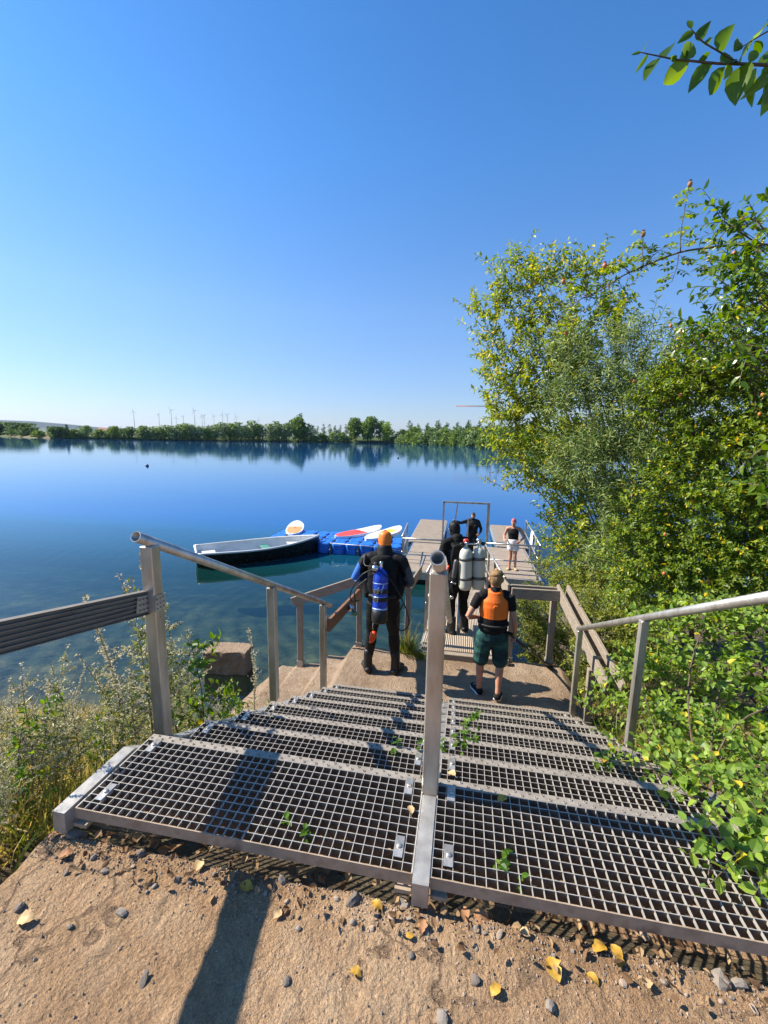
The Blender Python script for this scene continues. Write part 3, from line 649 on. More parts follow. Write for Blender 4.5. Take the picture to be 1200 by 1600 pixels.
m = MB(); m.box(0.755, 2.06, 11.175, 11.225, -0.455, -0.405); under(gate, m.build('crossbar', 'aluminium'))
lad = empty('swim_ladder', (1.1, 14.2, DZ), 0, 'grey swim ladder rising above the dock edge under the diver\'s hand', 'ladder')
for lx in (1.08, 1.52):
    m = MB(); m.bar((lx, 14.34, -3.6), (lx, 14.34, -1.40), 0.05, 0.11, (0, 1, 0)); m.bar((lx, 14.34, -1.42), (lx+0.06, 14.33, -0.85) if lx < 1.2 else (lx, 14.34, -1.45), 0.045, 0.09, (0, 1, 0)); under(lad, m.build('stile', 'galvanised'))
for rz_ in (-3.4, -3.1, -2.8, -2.5):
    m = MB(); m.bar((1.08, 14.34, rz_), (1.52, 14.34, rz_), 0.05, 0.03); under(lad, m.build('rung', 'galvanised'))
# the towel over the right rail
def towel():
    m = MB(); nx, ny = 9, 22; V = []
    for j in range(ny):
        s = j/(ny-1); d = -0.42+s*0.98                       # runs up one side, over the tube and down the other
        for i in range(nx):
            u = i/(nx-1); y = 12.30+u*0.42
            xr = 3.42+(y-10.78)*0.0332
            fold = 0.018*math.sin(u*11+s*3)*min(1, abs(d)*4)
            if d < 0: x = xr-0.034+fold-0.01*abs(d); z = DZ+0.94+0.024+d
            else: x = xr+0.034+fold; z = DZ+0.94+0.024-d
            if abs(d) < 0.04: x = xr+d*0.85; z = DZ+0.94+0.028
            V.append((x, y+0.02*math.sin(s*5), z))
    m.add(V, [(j*nx+i, j*nx+i+1, (j+1)*nx+i+1, (j+1)*nx+i) for j in range(ny-1) for i in range(nx-1)], True)
    o = m.build('towel', 'towel'); md = o.modifiers.new('s', 'SOLIDIFY'); md.thickness = 0.008
    return tag(o, 'white towel hung over the right railing of the floating dock', 'towel')
towel()

# ================================================================ BOAT, PONTOON, BOARDS, BUOYS
def boat():
    L, B = 4.1, 1.56
    root = empty('rowing_boat', (0, 0, 0), 0, 'open rowing boat, black outside and white inside, on the still water', 'rowing boat')
    def half(t):           # half breadth at the gunwale, t from stern 0 to bow 1
        return B/2*(0.80+0.20*math.sin(min(t/0.45, 1)*PI/2))*(1-max(0, (t-0.42)/0.58)**2.3)
    def sheer(t): return 0.42+0.16*max(0, t-0.35)**1.6*2+0.03*(1-t)
    ns, nr = 28, 11
    def hull(ins, name, mat, parent):
        V = []; Fs = []
        for i in range(ns+1):
            t = i/ns; x = L*(t-0.5); b = max(half(t)-ins, 0.004); top = sheer(t)-(0.0 if ins == 0 else 0.012); keel = (-0.16+0.45*max(0, t-0.72)**1.7*2.5) + ins*1.6
            xx = x-ins*(1.6*(t-0.5))
            for k in range(nr+1):
                a = -1+2*k/nr; q = abs(a)
                V.append((xx + 0.10*(1-q)*max(0, t-0.8)*-2.2, b*math.copysign(min(1, q**0.55*(0.86+0.14*q)), a), keel+(top-keel)*q**2.4))
        w = nr+1
        for i in range(ns): Fs += [(i*w+k, (i+1)*w+k, (i+1)*w+k+1, i*w+k+1) for k in range(nr)]
        Fs.append(tuple(range(w)))
        m = MB(); m.add(V, Fs, True); return m.build(name, mat, parent)
    hull(0.0, 'hull', 'hull_black', root); hull(0.05, 'interior', 'grp_white', root)
    m = MB()
    for side in (1, -1):
        pts = [(L*(i/ns-0.5), side*max(half(i/ns)-0.02, 0.0), sheer(i/ns)+0.005) for i in range(ns+1)]
        m.tube(pts, 0.036, 8)
    m.tube([(-L/2, half(0)-0.02, sheer(0)+0.005), (-L/2, -half(0)+0.02, sheer(0)+0.005)], 0.036, 8)
    m.build('gunwale', 'grp_white', root)
    m = MB(); m.box(-L/2+0.05, -L/2+0.62, -0.46, 0.46, 0.14, 0.29, 0.02); m.build('seat', 'grp_white', root)
    m = MB(); m.box(0.05, 0.33, -0.60, 0.60, 0.25, 0.285, 0.008); m.build('seat', 'green_seat', root)
    m = MB(); m.prism([(0.95, -0.42), (1.40, -0.24), (1.58, -0.06), (1.58, 0.06), (1.40, 0.24), (0.95, 0.42)], 'z', 0.33, 0.36); m.build('seat', 'grp_white', root)
    m = MB(); m.tube([(2.0, 0, 0.58), (2.25, 0.03, 0.45), (2.5, 0.08, 0.40)], 0.010, 6); m.build('rope', 'dry_stalk', root)
    a = Vector((-6.98, 11.02)); b = Vector((-3.74, 13.46)); c = (a+b)/2
    root.location = (c.x, c.y, WATER_Z); root.rotation_euler = (0, 0, math.atan2(b.y-a.y, b.x-a.x)); return root
boat()

# pontoon of blue floating cubes
def cube_mesh():
    m = MB(); h = 0.25; c = 0.045; ch = 0.10
    def ring(z, ins, cor): return [(x, y, z) for x, y in ((-h+ins+cor, -h+ins), (h-ins-cor, -h+ins), (h-ins, -h+ins+cor), (h-ins, h-ins-cor), (h-ins-cor, h-ins), (-h+ins+cor, h-ins), (-h+ins, h-ins-cor), (-h+ins, -h+ins+cor))]
    lev = [(-0.2, 0.03, ch), (-0.16, 0.006, ch), (-0.02, 0.006, ch), (0.0, 0.016, ch), (0.02, 0.006, ch), (0.155, 0.006, ch), (0.188, 0.022, ch*0.9), (0.2, 0.06, ch*0.75)]
    V = []; F_ = []
    for z, i, c_ in lev: V += ring(z, i, c_)
    for a in range(len(lev)-1): F_ += [(a*8+k, a*8+(k+1) % 8, (a+1)*8+(k+1) % 8, (a+1)*8+k) for k in range(8)]
    F_ += [tuple(range(8))[::-1], tuple((len(lev)-1)*8+k for k in range(8))]
    m.add(V, F_, False)
    for s in (-1, 1):
        for y in (-0.1, 0.1): m.box(s*0.10-0.06, s*0.10+0.06, y-0.045, y+0.045, 0.198, 0.206, 0.003)
    return m.mesh('float_cube', 'blue_plastic')
CUBE = cube_mesh()
pin = MB(); pin.lathe([(0.0, 0.235), (0.035, 0.235), (0.05, 0.222), (0.05, 0.20), (0.02, 0.19), (0.02, 0.0)], 12); PIN = pin.mesh('pin', 'rubber')
pont = empty('cube_pontoon', (0, 0, 0), 0, 'pontoon of blue plastic floating cubes beside the dock', 'pontoon')
ax = Vector((0.996, 0.030)).normalized(); ay = Vector((-ax.y, ax.x)); o0 = Vector((-5.72, 13.15))
rows = [(0, 4, 10), (1, 0, 10), (2, 0, 10), (3, 0, 9)]
for j, i0, i1 in rows:
    for i in range(i0, i1):
        p = o0 + ax*(0.5*i+0.25) + ay*(0.5*j+0.25)
        c = link('float_cube', CUBE, pont); c.location = (p.x, p.y, WATER_Z+0.175+0.012*math.sin(i*2.1+j*1.7)); c.rotation_euler = (0.02*math.sin(i*3.1+j), 0.02*math.cos(i*1.9+j*2), math.atan2(ax.y, ax.x))
for j in range(1, 4):
    for i in range(1, 10):
        if j == 1 and i < 4: continue
        p = o0 + ax*(0.5*i) + ay*(0.5*j); q = link('pin', PIN, pont); q.location = (p.x, p.y, WATER_Z+0.155)
for i in (5, 7, 9):
    p = o0 + ax*0.5*i - ay*0.03; m = MB(); m.box(p.x-0.03, p.x+0.03, p.y-0.02, p.y+0.02, WATER_Z-0.1, WATER_Z+0.40); m.ball((p.x, p.y-0.03, WATER_Z+0.16), 0.04, 10, 6); m.build('mooring_post', 'dark_metal', pont)
p0 = o0 + ax*2.5; p1 = o0+ax*5.0; m = MB(); m.tube([(p0.x, p0.y-0.05, WATER_Z+0.40), ((p0.x+p1.x)/2, p0.y-0.02, WATER_Z+0.37), (-0.36, 12.95, DZ-0.03)], 0.014, 6); m.build('mooring_line', 'galvanised', pont)

def sup(name, label, pad, L, Wd, nose, tail, group=None, parts=()):
    """paddle board lying from tail to nose"""
    nose = Vector(nose); tail = Vector(tail); mid = (nose+tail)/2; d = nose-tail
    root = empty(name, mid, 0, label, 'paddle board'); L = d.length
    yaw = math.atan2(d.y, d.x); pit = -math.asin(d.z/L); root.rotation_euler = (0, pit, yaw)
    n = 26
    def half(t): return Wd/2*max(0.0, 1-abs(2*t-1)**3.0)**0.62
    def shape(mb, t0, t1, ins, z0, z1, rock=0.10):
        V = []; w = []
        for i in range(n+1):
            t = t0+(t1-t0)*i/n; b = max(half(t)*ins, 0.002); x = L*(t-0.5); r = rock*max(0, (t-0.62)/0.38)**2
            for s, zz in ((-1, z1), (-1, z0), (1, z0), (1, z1)): V.append((x, s*b*(1.0 if zz == z1 else 0.985), zz+r))
        Fs = []
        for i in range(n): Fs += [(i*4+k, (i+1)*4+k, (i+1)*4+(k+1) % 4, i*4+(k+1) % 4) for k in range(4)]
        Fs += [(0, 1, 2, 3), (n*4+3, n*4+2, n*4+1, n*4)]
        mb.add(V, Fs)
    m = MB(); shape(m, 0, 1, 1.0, -0.06, 0.06); b = m.build('board', 'board_white', root); bv = b.modifiers.new('b', 'BEVEL'); bv.width = 0.03; bv.segments = 3; bv.limit_method = 'ANGLE'
    for pm, t0, t1, ins in pad:
        m = MB(); shape(m, t0, t1, ins, 0.0605, 0.066); m.build('deck_pad', pm, root)
    m = MB(); m.tube([(-0.07, 0, 0.062), (-0.05, 0, 0.085), (0.05, 0, 0.085), (0.07, 0, 0.062)], 0.012, 8); m.build('handle', 'rubber', root)
    return root
T0 = WATER_Z+0.42
sup('paddle_board', 'white paddle board with orange pad at the far left of the pontoon', [('board_orange', 0.06, 0.62, 0.84)], 3.2, 0.68, (-5.62, 16.15, T0-0.02), (-5.00, 14.1, T0-0.04))
sup('paddle_board', 'red and white paddle board lying across the blue pontoon', [('board_red', 0.03, 0.56, 0.92)], 3.2, 0.76, (-1.95, 16.0, T0+0.0), (-3.30, 14.05, T0-0.02))
sup('paddle_board', 'white paddle board with yellow spot nearest the dock railing', [('board_yellow', 0.60, 0.78, 0.55)], 3.2, 0.72, (-1.15, 16.0, T0+0.02), (-2.1, 13.95, T0-0.02))

def buoy(x, y, r, label):
    root = empty('buoy', (x, y, WATER_Z), 0, label, 'buoy'); m = MB(); m.ball((0, 0, r*0.35), r, 16, 10, (1, 1, 0.95)); m.build('float', 'buoy_dark', root)
    m = MB(); m.tube([(0, 0, r*1.15), (0.06*r, 0, r*1.45), (0, 0, r*1.7)], r*0.14, 8); m.lathe([(r*0.3, r*1.2), (r*0.3, r*1.28), (0, r*1.3)], 10); m.build('ring', 'buoy_dark', root)
bp = atz(230, 728.5, WATER_Z); buoy(bp[0], bp[1], 0.20, 'dark round buoy alone on the open water at left')
bp = atz(622, 716.0, WATER_Z); buoy(bp[0], bp[1], 0.20, 'tiny dark buoy near the reflected trees in mid lake')

# concrete block in the shallows
def block():
    m = MB(); m.box(-0.375, 0.375, -0.19, 0.19, -0.5, 0.40, 0.012); me = m.mesh('concrete_block', 'concrete_shore')
    import bmesh; bm = bmesh.new(); bm.from_mesh(me); bmesh.ops.subdivide_edges(bm, edges=bm.edges, cuts=7, use_grid_fill=True)
    co = np.array([v.co for v in bm.verts]); n = noise(co, 5, 4, 9); n2 = noise(co, 5, 4, 10)
    for v, a, b in zip(bm.verts, n, n2): v.co.x += a*0.06; v.co.y += b*0.07*(1.4 if v.co.z < 0.4 else 0.5); v.co.z += a*0.03
    bm.to_mesh(me); bm.free()
    o = link('concrete_block', me); o.location = (-2.62, 5.38, WATER_Z); o.rotation_euler = (0, 0, 0.14); tag(o, 'rough concrete block standing in the shallow water by the bank', 'concrete block')
block()
# ================================================================ PEOPLE
def V3(*a): return Vector(a)
def loft(m, pts, rx, ry, side=None, seg=16, cap=1.0):
    """closed limb: elliptical rings along a path; rx is measured along the side direction"""
    pts = [Vector(p) for p in pts]; n = len(pts); V = []
    t0 = (pts[1]-pts[0]).normalized(); t1 = (pts[-1]-pts[-2]).normalized()
    P = [pts[0]-t0*min(rx[0], ry[0])*0.75*cap, pts[0]-t0*min(rx[0], ry[0])*0.5*cap] + pts + [pts[-1]+t1*min(rx[-1], ry[-1])*0.5*cap, pts[-1]+t1*min(rx[-1], ry[-1])*0.75*cap]
    RX = [rx[0]*0.45, rx[0]*0.8]+list(rx)+[rx[-1]*0.8, rx[-1]*0.45]; RY = [ry[0]*0.45, ry[0]*0.8]+list(ry)+[ry[-1]*0.8, ry[-1]*0.45]
    N = len(P)
    for i, p in enumerate(P):
        t = (P[min(i+1, N-1)]-P[max(i-1, 0)]).normalized()
        s = Vector(side) if side is not None else t.orthogonal()
        s = (s - t*s.dot(t)).normalized(); u = t.cross(s)
        V += [p + s*(RX[i]*math.cos(2*PI*k/seg)) + u*(RY[i]*math.sin(2*PI*k/seg)) for k in range(seg)]
    Fs = []
    for i in range(N-1): Fs += [(i*seg+k, i*seg+(k+1) % seg, (i+1)*seg+(k+1) % seg, (i+1)*seg+k) for k in range(seg)]
    Fs += [tuple(range(seg))[::-1], tuple((N-1)*seg+k for k in range(seg))]
    return m.add(V, Fs, True)
def dense(pts, r, n=5):
    """interpolates path and radii smoothly"""
    P = []; R = []
    for i in range(len(pts)-1):
        for k in range(n):
            t = k/n; P.append(Vector(pts[i]).lerp(Vector(pts[i+1]), t)); R.append(r[i]*(1-t)+r[i+1]*t)
    return P+[Vector(pts[-1])], R+[r[-1]]
def fuse(name, m, mats, parent, voxel=0.006, smooth=5, classify=None, wrinkle=0.0, wscale=9):
    """grows the separate lofts together into one continuous surface"""
    import bmesh
    me = bpy.data.meshes.new('tmp'); me.from_pydata(m.v, [], m.f); bm = bmesh.new(); bm.from_mesh(me); bmesh.ops.recalc_face_normals(bm, faces=bm.faces); bm.to_mesh(me); bm.free()
    o = bpy.data.objects.new('tmp', me); COL.objects.link(o)
    r = o.modifiers.new('r', 'REMESH'); r.mode = 'VOXEL'; r.voxel_size = voxel; s = o.modifiers.new('s', 'SMOOTH'); s.factor = 0.5; s.iterations = smooth
    dg = bpy.context.evaluated_depsgraph_get(); out = bpy.data.meshes.new_from_object(o.evaluated_get(dg)); bpy.data.objects.remove(o); bpy.data.meshes.remove(me)
    out.name = name; out.materials.clear()
    for q in mats: out.materials.append(MATS[q])
    nv = len(out.vertices); co = np.empty(nv*3, np.float32); out.vertices.foreach_get('co', co); co = co.reshape(-1, 3)
    if wrinkle:
        nn = np.empty(nv*3, np.float32); out.vertices.foreach_get('normal', nn); nn = nn.reshape(-1, 3)
        w = noise(co*np.array([1, 1, 1.8]), wscale, 3, 21)*wrinkle; co = co+nn*w[:, None]; out.vertices.foreach_set('co', co.astype(np.float32).ravel())
    nf = len(out.polygons); out.polygons.foreach_set('use_smooth', np.ones(nf, bool))
    if classify is not None:
        c = np.empty(nf*3, np.float32); out.polygons.foreach_get('center', c); out.polygons.foreach_set('material_index', np.asarray(classify(c.reshape(-1, 3)), np.int32))
    out.update(); return link(name, out, parent)
def seg_class(segs):
    """each face takes the stuff of the bone it lies nearest to"""
    def f(c):
        best = np.full(len(c), 1e9); idx = np.zeros(len(c), int)
        for p, q, r, mi in segs:
            p = np.array(p); q = np.array(q); d = q-p; L = max(d@d, 1e-9); t = np.clip(((c-p)@d)/L, 0, 1); dist = np.linalg.norm(c-(p+t[:, None]*d), axis=1)/r
            k = dist < best; best[k] = dist[k]; idx[k] = mi
        return idx
    return f
def hand(m, wrist, d, n, side, s=1.0, curl=0.5):
    """palm, four unequal bent fingers and a thumb leaving the side of the palm; n = the way the palm looks, side = the thumb's side"""
    w = Vector(wrist); d = Vector(d).normalized(); n = Vector(n); n = (n-d*n.dot(d)).normalized(); t = Vector(side); t = (t-d*t.dot(d)-n*t.dot(n)).normalized()
    loft(m, [w-d*0.02*s, w+d*0.025*s, w+d*0.06*s, w+d*0.088*s], [0.024*s, 0.034*s, 0.041*s, 0.039*s], [0.018*s, 0.017*s, 0.015*s, 0.012*s], t, 14)
    for k, (o, L) in enumerate(((0.030, 0.072), (0.0105, 0.080), (-0.010, 0.075), (-0.029, 0.058))):
        p = w+d*(0.084-0.003*abs(k-1))*s+t*o*s; a = 0.15+curl*0.35; dd = (d+t*o*1.6); pts = [p]
        for q, l in enumerate((0.42, 0.32, 0.26)):
            v = (dd*math.cos(a)+n*math.sin(a)).normalized(); p = p+v*L*l*s; pts.append(p); a += curl*(0.75+0.1*k)
        loft(m, pts, [0.0092*s, 0.0088*s, 0.008*s, 0.0066*s], [0.0092*s, 0.0088*s, 0.008*s, 0.0066*s], None, 8)
    p = w+d*0.022*s+t*0.03*s; v = (d*0.55+t*0.7+n*0.45).normalized(); pts = [p, p+v*0.034*s]; v2 = (d*0.8+t*0.25+n*(0.35+curl*0.5)).normalized(); pts.append(pts[-1]+v2*0.028*s); pts.append(pts[-1]+(v2+n*0.2).normalized()*0.02*s)
    loft(m, pts, [0.0135*s, 0.0105*s, 0.0095*s, 0.0078*s], [0.0135*s, 0.0105*s, 0.0095*s, 0.0078*s], None, 8)
def head_shape(m, c, s, fw, up):
    """skull, jaw, nose and ears; c is the middle of the head, fw where the face looks"""
    fw = Vector(fw).normalized(); up = Vector(up); up = (up-fw*up.dot(fw)).normalized(); rt = fw.cross(up); c = Vector(c)
    prof = [(-0.108, 0.030, 0.030, 0.052), (-0.095, 0.042, 0.046, 0.044), (-0.07, 0.054, 0.062, 0.03), (-0.04, 0.064, 0.078, 0.012), (0.0, 0.071, 0.092, 0.0), (0.04, 0.074, 0.096, -0.006), (0.075, 0.067, 0.086, -0.009), (0.10, 0.048, 0.062, -0.010), (0.113, 0.026, 0.034, -0.010)]
    P = [c+up*z*s+fw*o*s for z, a, b, o in prof]; loft(m, P, [a*s for _, a, b, _ in prof], [b*s for _, a, b, _ in prof], rt, 20)
    loft(m, [c+fw*0.086*s+up*0.018*s, c+fw*0.098*s-up*0.004*s, c+fw*0.108*s-up*0.026*s, c+fw*0.094*s-up*0.036*s], [0.008*s, 0.010*s, 0.015*s, 0.013*s], [0.010*s, 0.010*s, 0.010*s, 0.008*s], rt, 10)
    for e in (1, -1): loft(m, [c+rt*e*0.073*s+up*0.022*s-fw*0.012*s, c+rt*e*0.079*s-fw*0.016*s, c+rt*e*0.074*s-up*0.028*s-fw*0.008*s], [0.007*s, 0.008*s, 0.006*s], [0.018*s, 0.020*s, 0.011*s], up.cross(rt)+rt*0.6, 10)
    return fw, up, rt
def face_bits(root, c, s, fr):
    fw, up, rt = fr; c = Vector(c)
    for e in (1, -1):
        m = MB(); p = c+rt*e*0.031*s+fw*0.078*s+up*0.012*s; m.ball(p, 0.0125*s, 10, 8); o = m.build('eye', 'eye_white', root)
        k = MB(); k.ball(p+fw*0.0085*s, 0.0058*s, 8, 6); k.build('iris', 'dark_metal', o)
    m = MB(); loft(m, [c+fw*0.092*s-up*0.056*s-rt*0.020*s, c+fw*0.101*s-up*0.054*s, c+fw*0.092*s-up*0.056*s+rt*0.020*s], [0.004*s, 0.007*s, 0.004*s], [0.005*s, 0.008*s, 0.005*s], up, 8); m.build('mouth', 'lip', root)
def body_parts(m, J, H, bulk=1.0, female=False):
    b = bulk*H; X = V3(1, 0, 0)
    pel, chest, nk, hd = J['pelvis'], J['chest'], J['neck'], J['head']; sd = J.get('side', V3(1, 0, 0))
    pv = [pel+V3(0, 0, -0.055)*H, pel, pel.lerp(chest, 0.35), pel.lerp(chest, 0.68), chest, chest.lerp(nk, 0.5), nk-(nk-chest)*0.12]
    loft(m, pv, [0.082*b, 0.098*b, 0.085*b*(0.92 if female else 1), 0.094*b, 0.103*b, 0.098*b, 0.050*b], [0.062*b, 0.070*b, 0.060*b, 0.066*b, 0.070*b, 0.060*b, 0.040*b], sd, 22)
    loft(m, [nk-(nk-chest)*0.2, nk, hd-V3(0, 0, 0.03)*H], [0.040*b, 0.034*H*min(bulk, 1.08), 0.033*H], [0.040*b, 0.034*H*min(bulk, 1.08), 0.034*H], sd, 14)
    for s in ('l', 'r'):
        sh, el, wr = J[s+'sho'], J[s+'elb'], J[s+'wri']; hp, kn, an, to = J[s+'hip'], J[s+'kne'], J[s+'ank'], J[s+'toe']
        loft(m, [nk.lerp(sh, 0.25)-V3(0, 0, 0.012)*H, nk.lerp(sh, 0.7)-V3(0, 0, 0.004)*H, sh], [0.035*b, 0.036*b, 0.033*b], [0.036*b, 0.038*b, 0.034*b], None, 14)
        P, R = dense([sh, sh.lerp(el, 0.4), el, el.lerp(wr, 0.3), wr], [0.032*b, 0.030*b, 0.0225*b, 0.0245*b, 0.0155*b], 3); loft(m, P, R, R, None, 14)
        P, R = dense([hp, hp.lerp(kn, 0.45), kn, kn.lerp(an, 0.32), an.lerp(kn, 0.18), an], [0.056*b, 0.048*b, 0.034*b, 0.035*b, 0.022*b, 0.022*b], 3); loft(m, P, R, R, None, 16)
        f = (to-an); f.z = 0; f.normalize(); sole = min(an.z, to.z+0.045*H)
        loft(m, [an-f*0.018*H-V3(0, 0, 0.024)*H, an+f*0.03*H-V3(0, 0, 0.020)*H, an.lerp(to, 0.62)+V3(0, 0, 0.004)*H, to], [0.021*b, 0.024*b, 0.028*b, 0.020*b], [0.021*b, 0.024*b, 0.019*b, 0.011*b], f.cross(V3(0, 0, 1)), 12)
def joints(H, **kw):
    """upright stance facing +y; any joint can be overridden (fractions of the height)"""
    J = dict(pelvis=(0, 0, .53), chest=(0, -.005, .735), neck=(0, -.005, .845), head=(0, .012, .925), lsho=(-.112, -.005, .808), rsho=(.112, -.005, .808), lelb=(-.15, -.02, .635), relb=(.15, -.02, .635), lwri=(-.155, .03, .49), rwri=(.155, .03, .49),
             lhip=(-.052, 0, .50), rhip=(.052, 0, .50), lkne=(-.06, .012, .285), rkne=(.06, .012, .285), lank=(-.065, -.01, .045), rank=(.065, -.01, .045), ltoe=(-.075, .10, .012), rtoe=(.075, .10, .012))
    J.update(kw); return {k: Vector(v)*(1 if k == 'side' else H) for k, v in J.items()}
def scaled_head(H): return H*0.128/0.225

# ---- diver with the orange hood: stands with his back to us, hands busy at his belt
def diver_one():
    H = 1.80; loc = V3(0.41, 3.80, -1.553)
    root = empty('person', loc, math.radians(3), 'diver in black wetsuit and orange hood standing with his back turned', 'person')
    J = joints(H, pelvis=(0, .0, .535), chest=(-.005, .015, .735), neck=(0, .025, .84), head=(-.002, .05, .915), lelb=(-.195, -.005, .665), relb=(.185, -.01, .655), lwri=(-.125, .125, .615), rwri=(.115, .125, .60),
               lkne=(-.078, .012, .285), rkne=(.075, .012, .285), lank=(-.098, -.008, .045), rank=(.092, -.005, .045), ltoe=(-.135, .088, .012), rtoe=(.125, .092, .012), lsho=(-.122, .0, .80), rsho=(.122, .0, .80))
    m = MB(); body_parts(m, J, H, 1.13); hs = scaled_head(H)
    fr = head_shape(m, J['head'], hs, (-.12, 1, -.28), (0, 0, 1))
    hand(m, J['lwri'], (.75, .5, -.25), (0, -.6, -1), (.2, .8, .6), 1.02, 0.9); hand(m, J['rwri'], (-.75, .5, -.2), (0, -.6, -1), (-.2, .8, .6), 1.02, 0.9)
    e = 0.45; S = []
    for s in 'lr': S += [(J[s+'sho'].lerp(J[s+'elb'], .42)+V3(-.03 if s == 'l' else .03, -.01, 0), J[s+'elb']+V3(-.015 if s == 'l' else .015, -.02, 0), .06, 1), (J[s+'elb'], J[s+'elb'].lerp(J[s+'wri'], .86), .05, 1 if s == 'l' else 2), (J[s+'sho'], J[s+'sho'].lerp(J[s+'elb'], .55), .06, 0), (J[s+'hip'], J[s+'ank'], .08, 0), (J[s+'wri'], J[s+'wri']+(J[s+'wri']-J[s+'elb']).normalized()*.12, .05, 3)]
    S = [(p, q, r, (2 if (mi == 1 and p.x > 0) else mi)) for p, q, r, mi in S]
    S += [(J['pelvis'], J['chest'], .13, 0), (J['chest'], J['neck'], .1, 0), (J['neck'], J['head'], .06, 0), (J['head']+fr[0]*.05, J['head']+fr[0]*.11-fr[1]*.03, .045, 3), (J['head']-fr[0]*.04, J['head']-fr[0]*.04+fr[1]*.05, .08, 0)]
    fuse('body', m, ['black_neoprene', 'blue_neoprene', 'grey_neoprene', 'skin'], root, 0.0055, 5, seg_class(S), 0.006)
    face_bits(root, J['head'], hs, fr)
    c = J['head']; fw, up, rt = fr; m = MB()   # hood: open at the face
    prof = [(-0.085, .066, .068, -.012), (-0.05, .074, .079, -.014), (0.0, .080, .087, -.014), (0.04, .082, .090, -.012), (0.07, .079, .088, -.010), (0.095, .067, .076, -.010), (0.112, .048, .055, -.01), (0.121, .026, .03, -.01)]
    loft(m, [c+up*z*hs+fw*o*hs for z, a, b, o in prof], [a*hs for _, a, b, _ in prof], [b*hs for _, a, b, _ in prof], rt, 20, 0.2)
    fuse('hood', m, ['orange_hood'], root, 0.006, 4)
    m = MB(); loft(m, [J['neck']+V3(0, -.005, -.02)*H, J['neck'].lerp(c, .5)+V3(0, -.008, .0)], [.062*H, .050*H], [.058*H, .050*H], rt, 18); fuse('collar', m, ['black_neoprene'], root, 0.008, 3)
    m = MB()        # buoyancy vest: back panel, side wings, shoulder straps, cummerbund
    loft(m, [J['pelvis']+V3(0, -.05, .02)*H, J['pelvis'].lerp(J['chest'], .5)+V3(0, -.058, 0)*H, J['chest']+V3(0, -.056, .02)*H, J['chest']+V3(0, -.05, .085)*H], [.085*H, .098*H, .095*H, .07*H], [.034*H, .038*H, .036*H, .028*H], (1, 0, 0), 18)
    for s in (-1, 1):
        loft(m, [J['pelvis']+V3(s*.10, -.02, .03)*H, J['pelvis'].lerp(J['chest'], .5)+V3(s*.115, .0, 0)*H, J['chest']+V3(s*.105, .02, -.02)*H], [.032*H, .036*H, .03*H], [.05*H, .055*H, .045*H], (1, 0, 0), 14)
        loft(m, [J['chest']+V3(s*.06, -.05, .07)*H, J['neck']+V3(s*.062, .0, .0)*H, J['chest']+V3(s*.07, .075, .03)*H], [.024*H]*3, [.014*H]*3, (1, 0, 0), 10)
    fuse('buoyancy_vest', m, ['black_cloth'], root, 0.008, 4, None, 0.010, 7)
    m = MB(); m.tube([J['pelvis']+V3(math.cos(a)*.112*H, math.sin(a)*.086*H, .035*H) for a in np.linspace(0, 2*PI, 28)[:-1]], .022, 8, closed=True); m.build('waist_strap', 'black_webbing', root)
    for s in 'lr':
        m = MB(); an, to = J[s+'ank'], J[s+'toe']; f = (to-an); f.z = 0; f.normalize(); sd = f.cross(V3(0, 0, 1))
        loft(m, [an+V3(0, 0, .10)*H, an+V3(0, 0, .03)*H, an+V3(0, 0, -.01)*H], [.030*H, .031*H, .033*H], [.032*H, .034*H, .036*H], sd, 14)
        loft(m, [an-f*.028*H-V3(0, 0, .022)*H, an+f*.03*H-V3(0, 0, .020)*H, an.lerp(to, .7)-V3(0, 0, .0)*H, to+V3(0, 0, .004)*H], [.029*H, .032*H, .035*H, .026*H], [.024*H, .026*H, .022*H, .015*H], sd, 14)
        b = fuse('boot', m, ['rubber'], root, 0.006, 3)
    return root, J, H
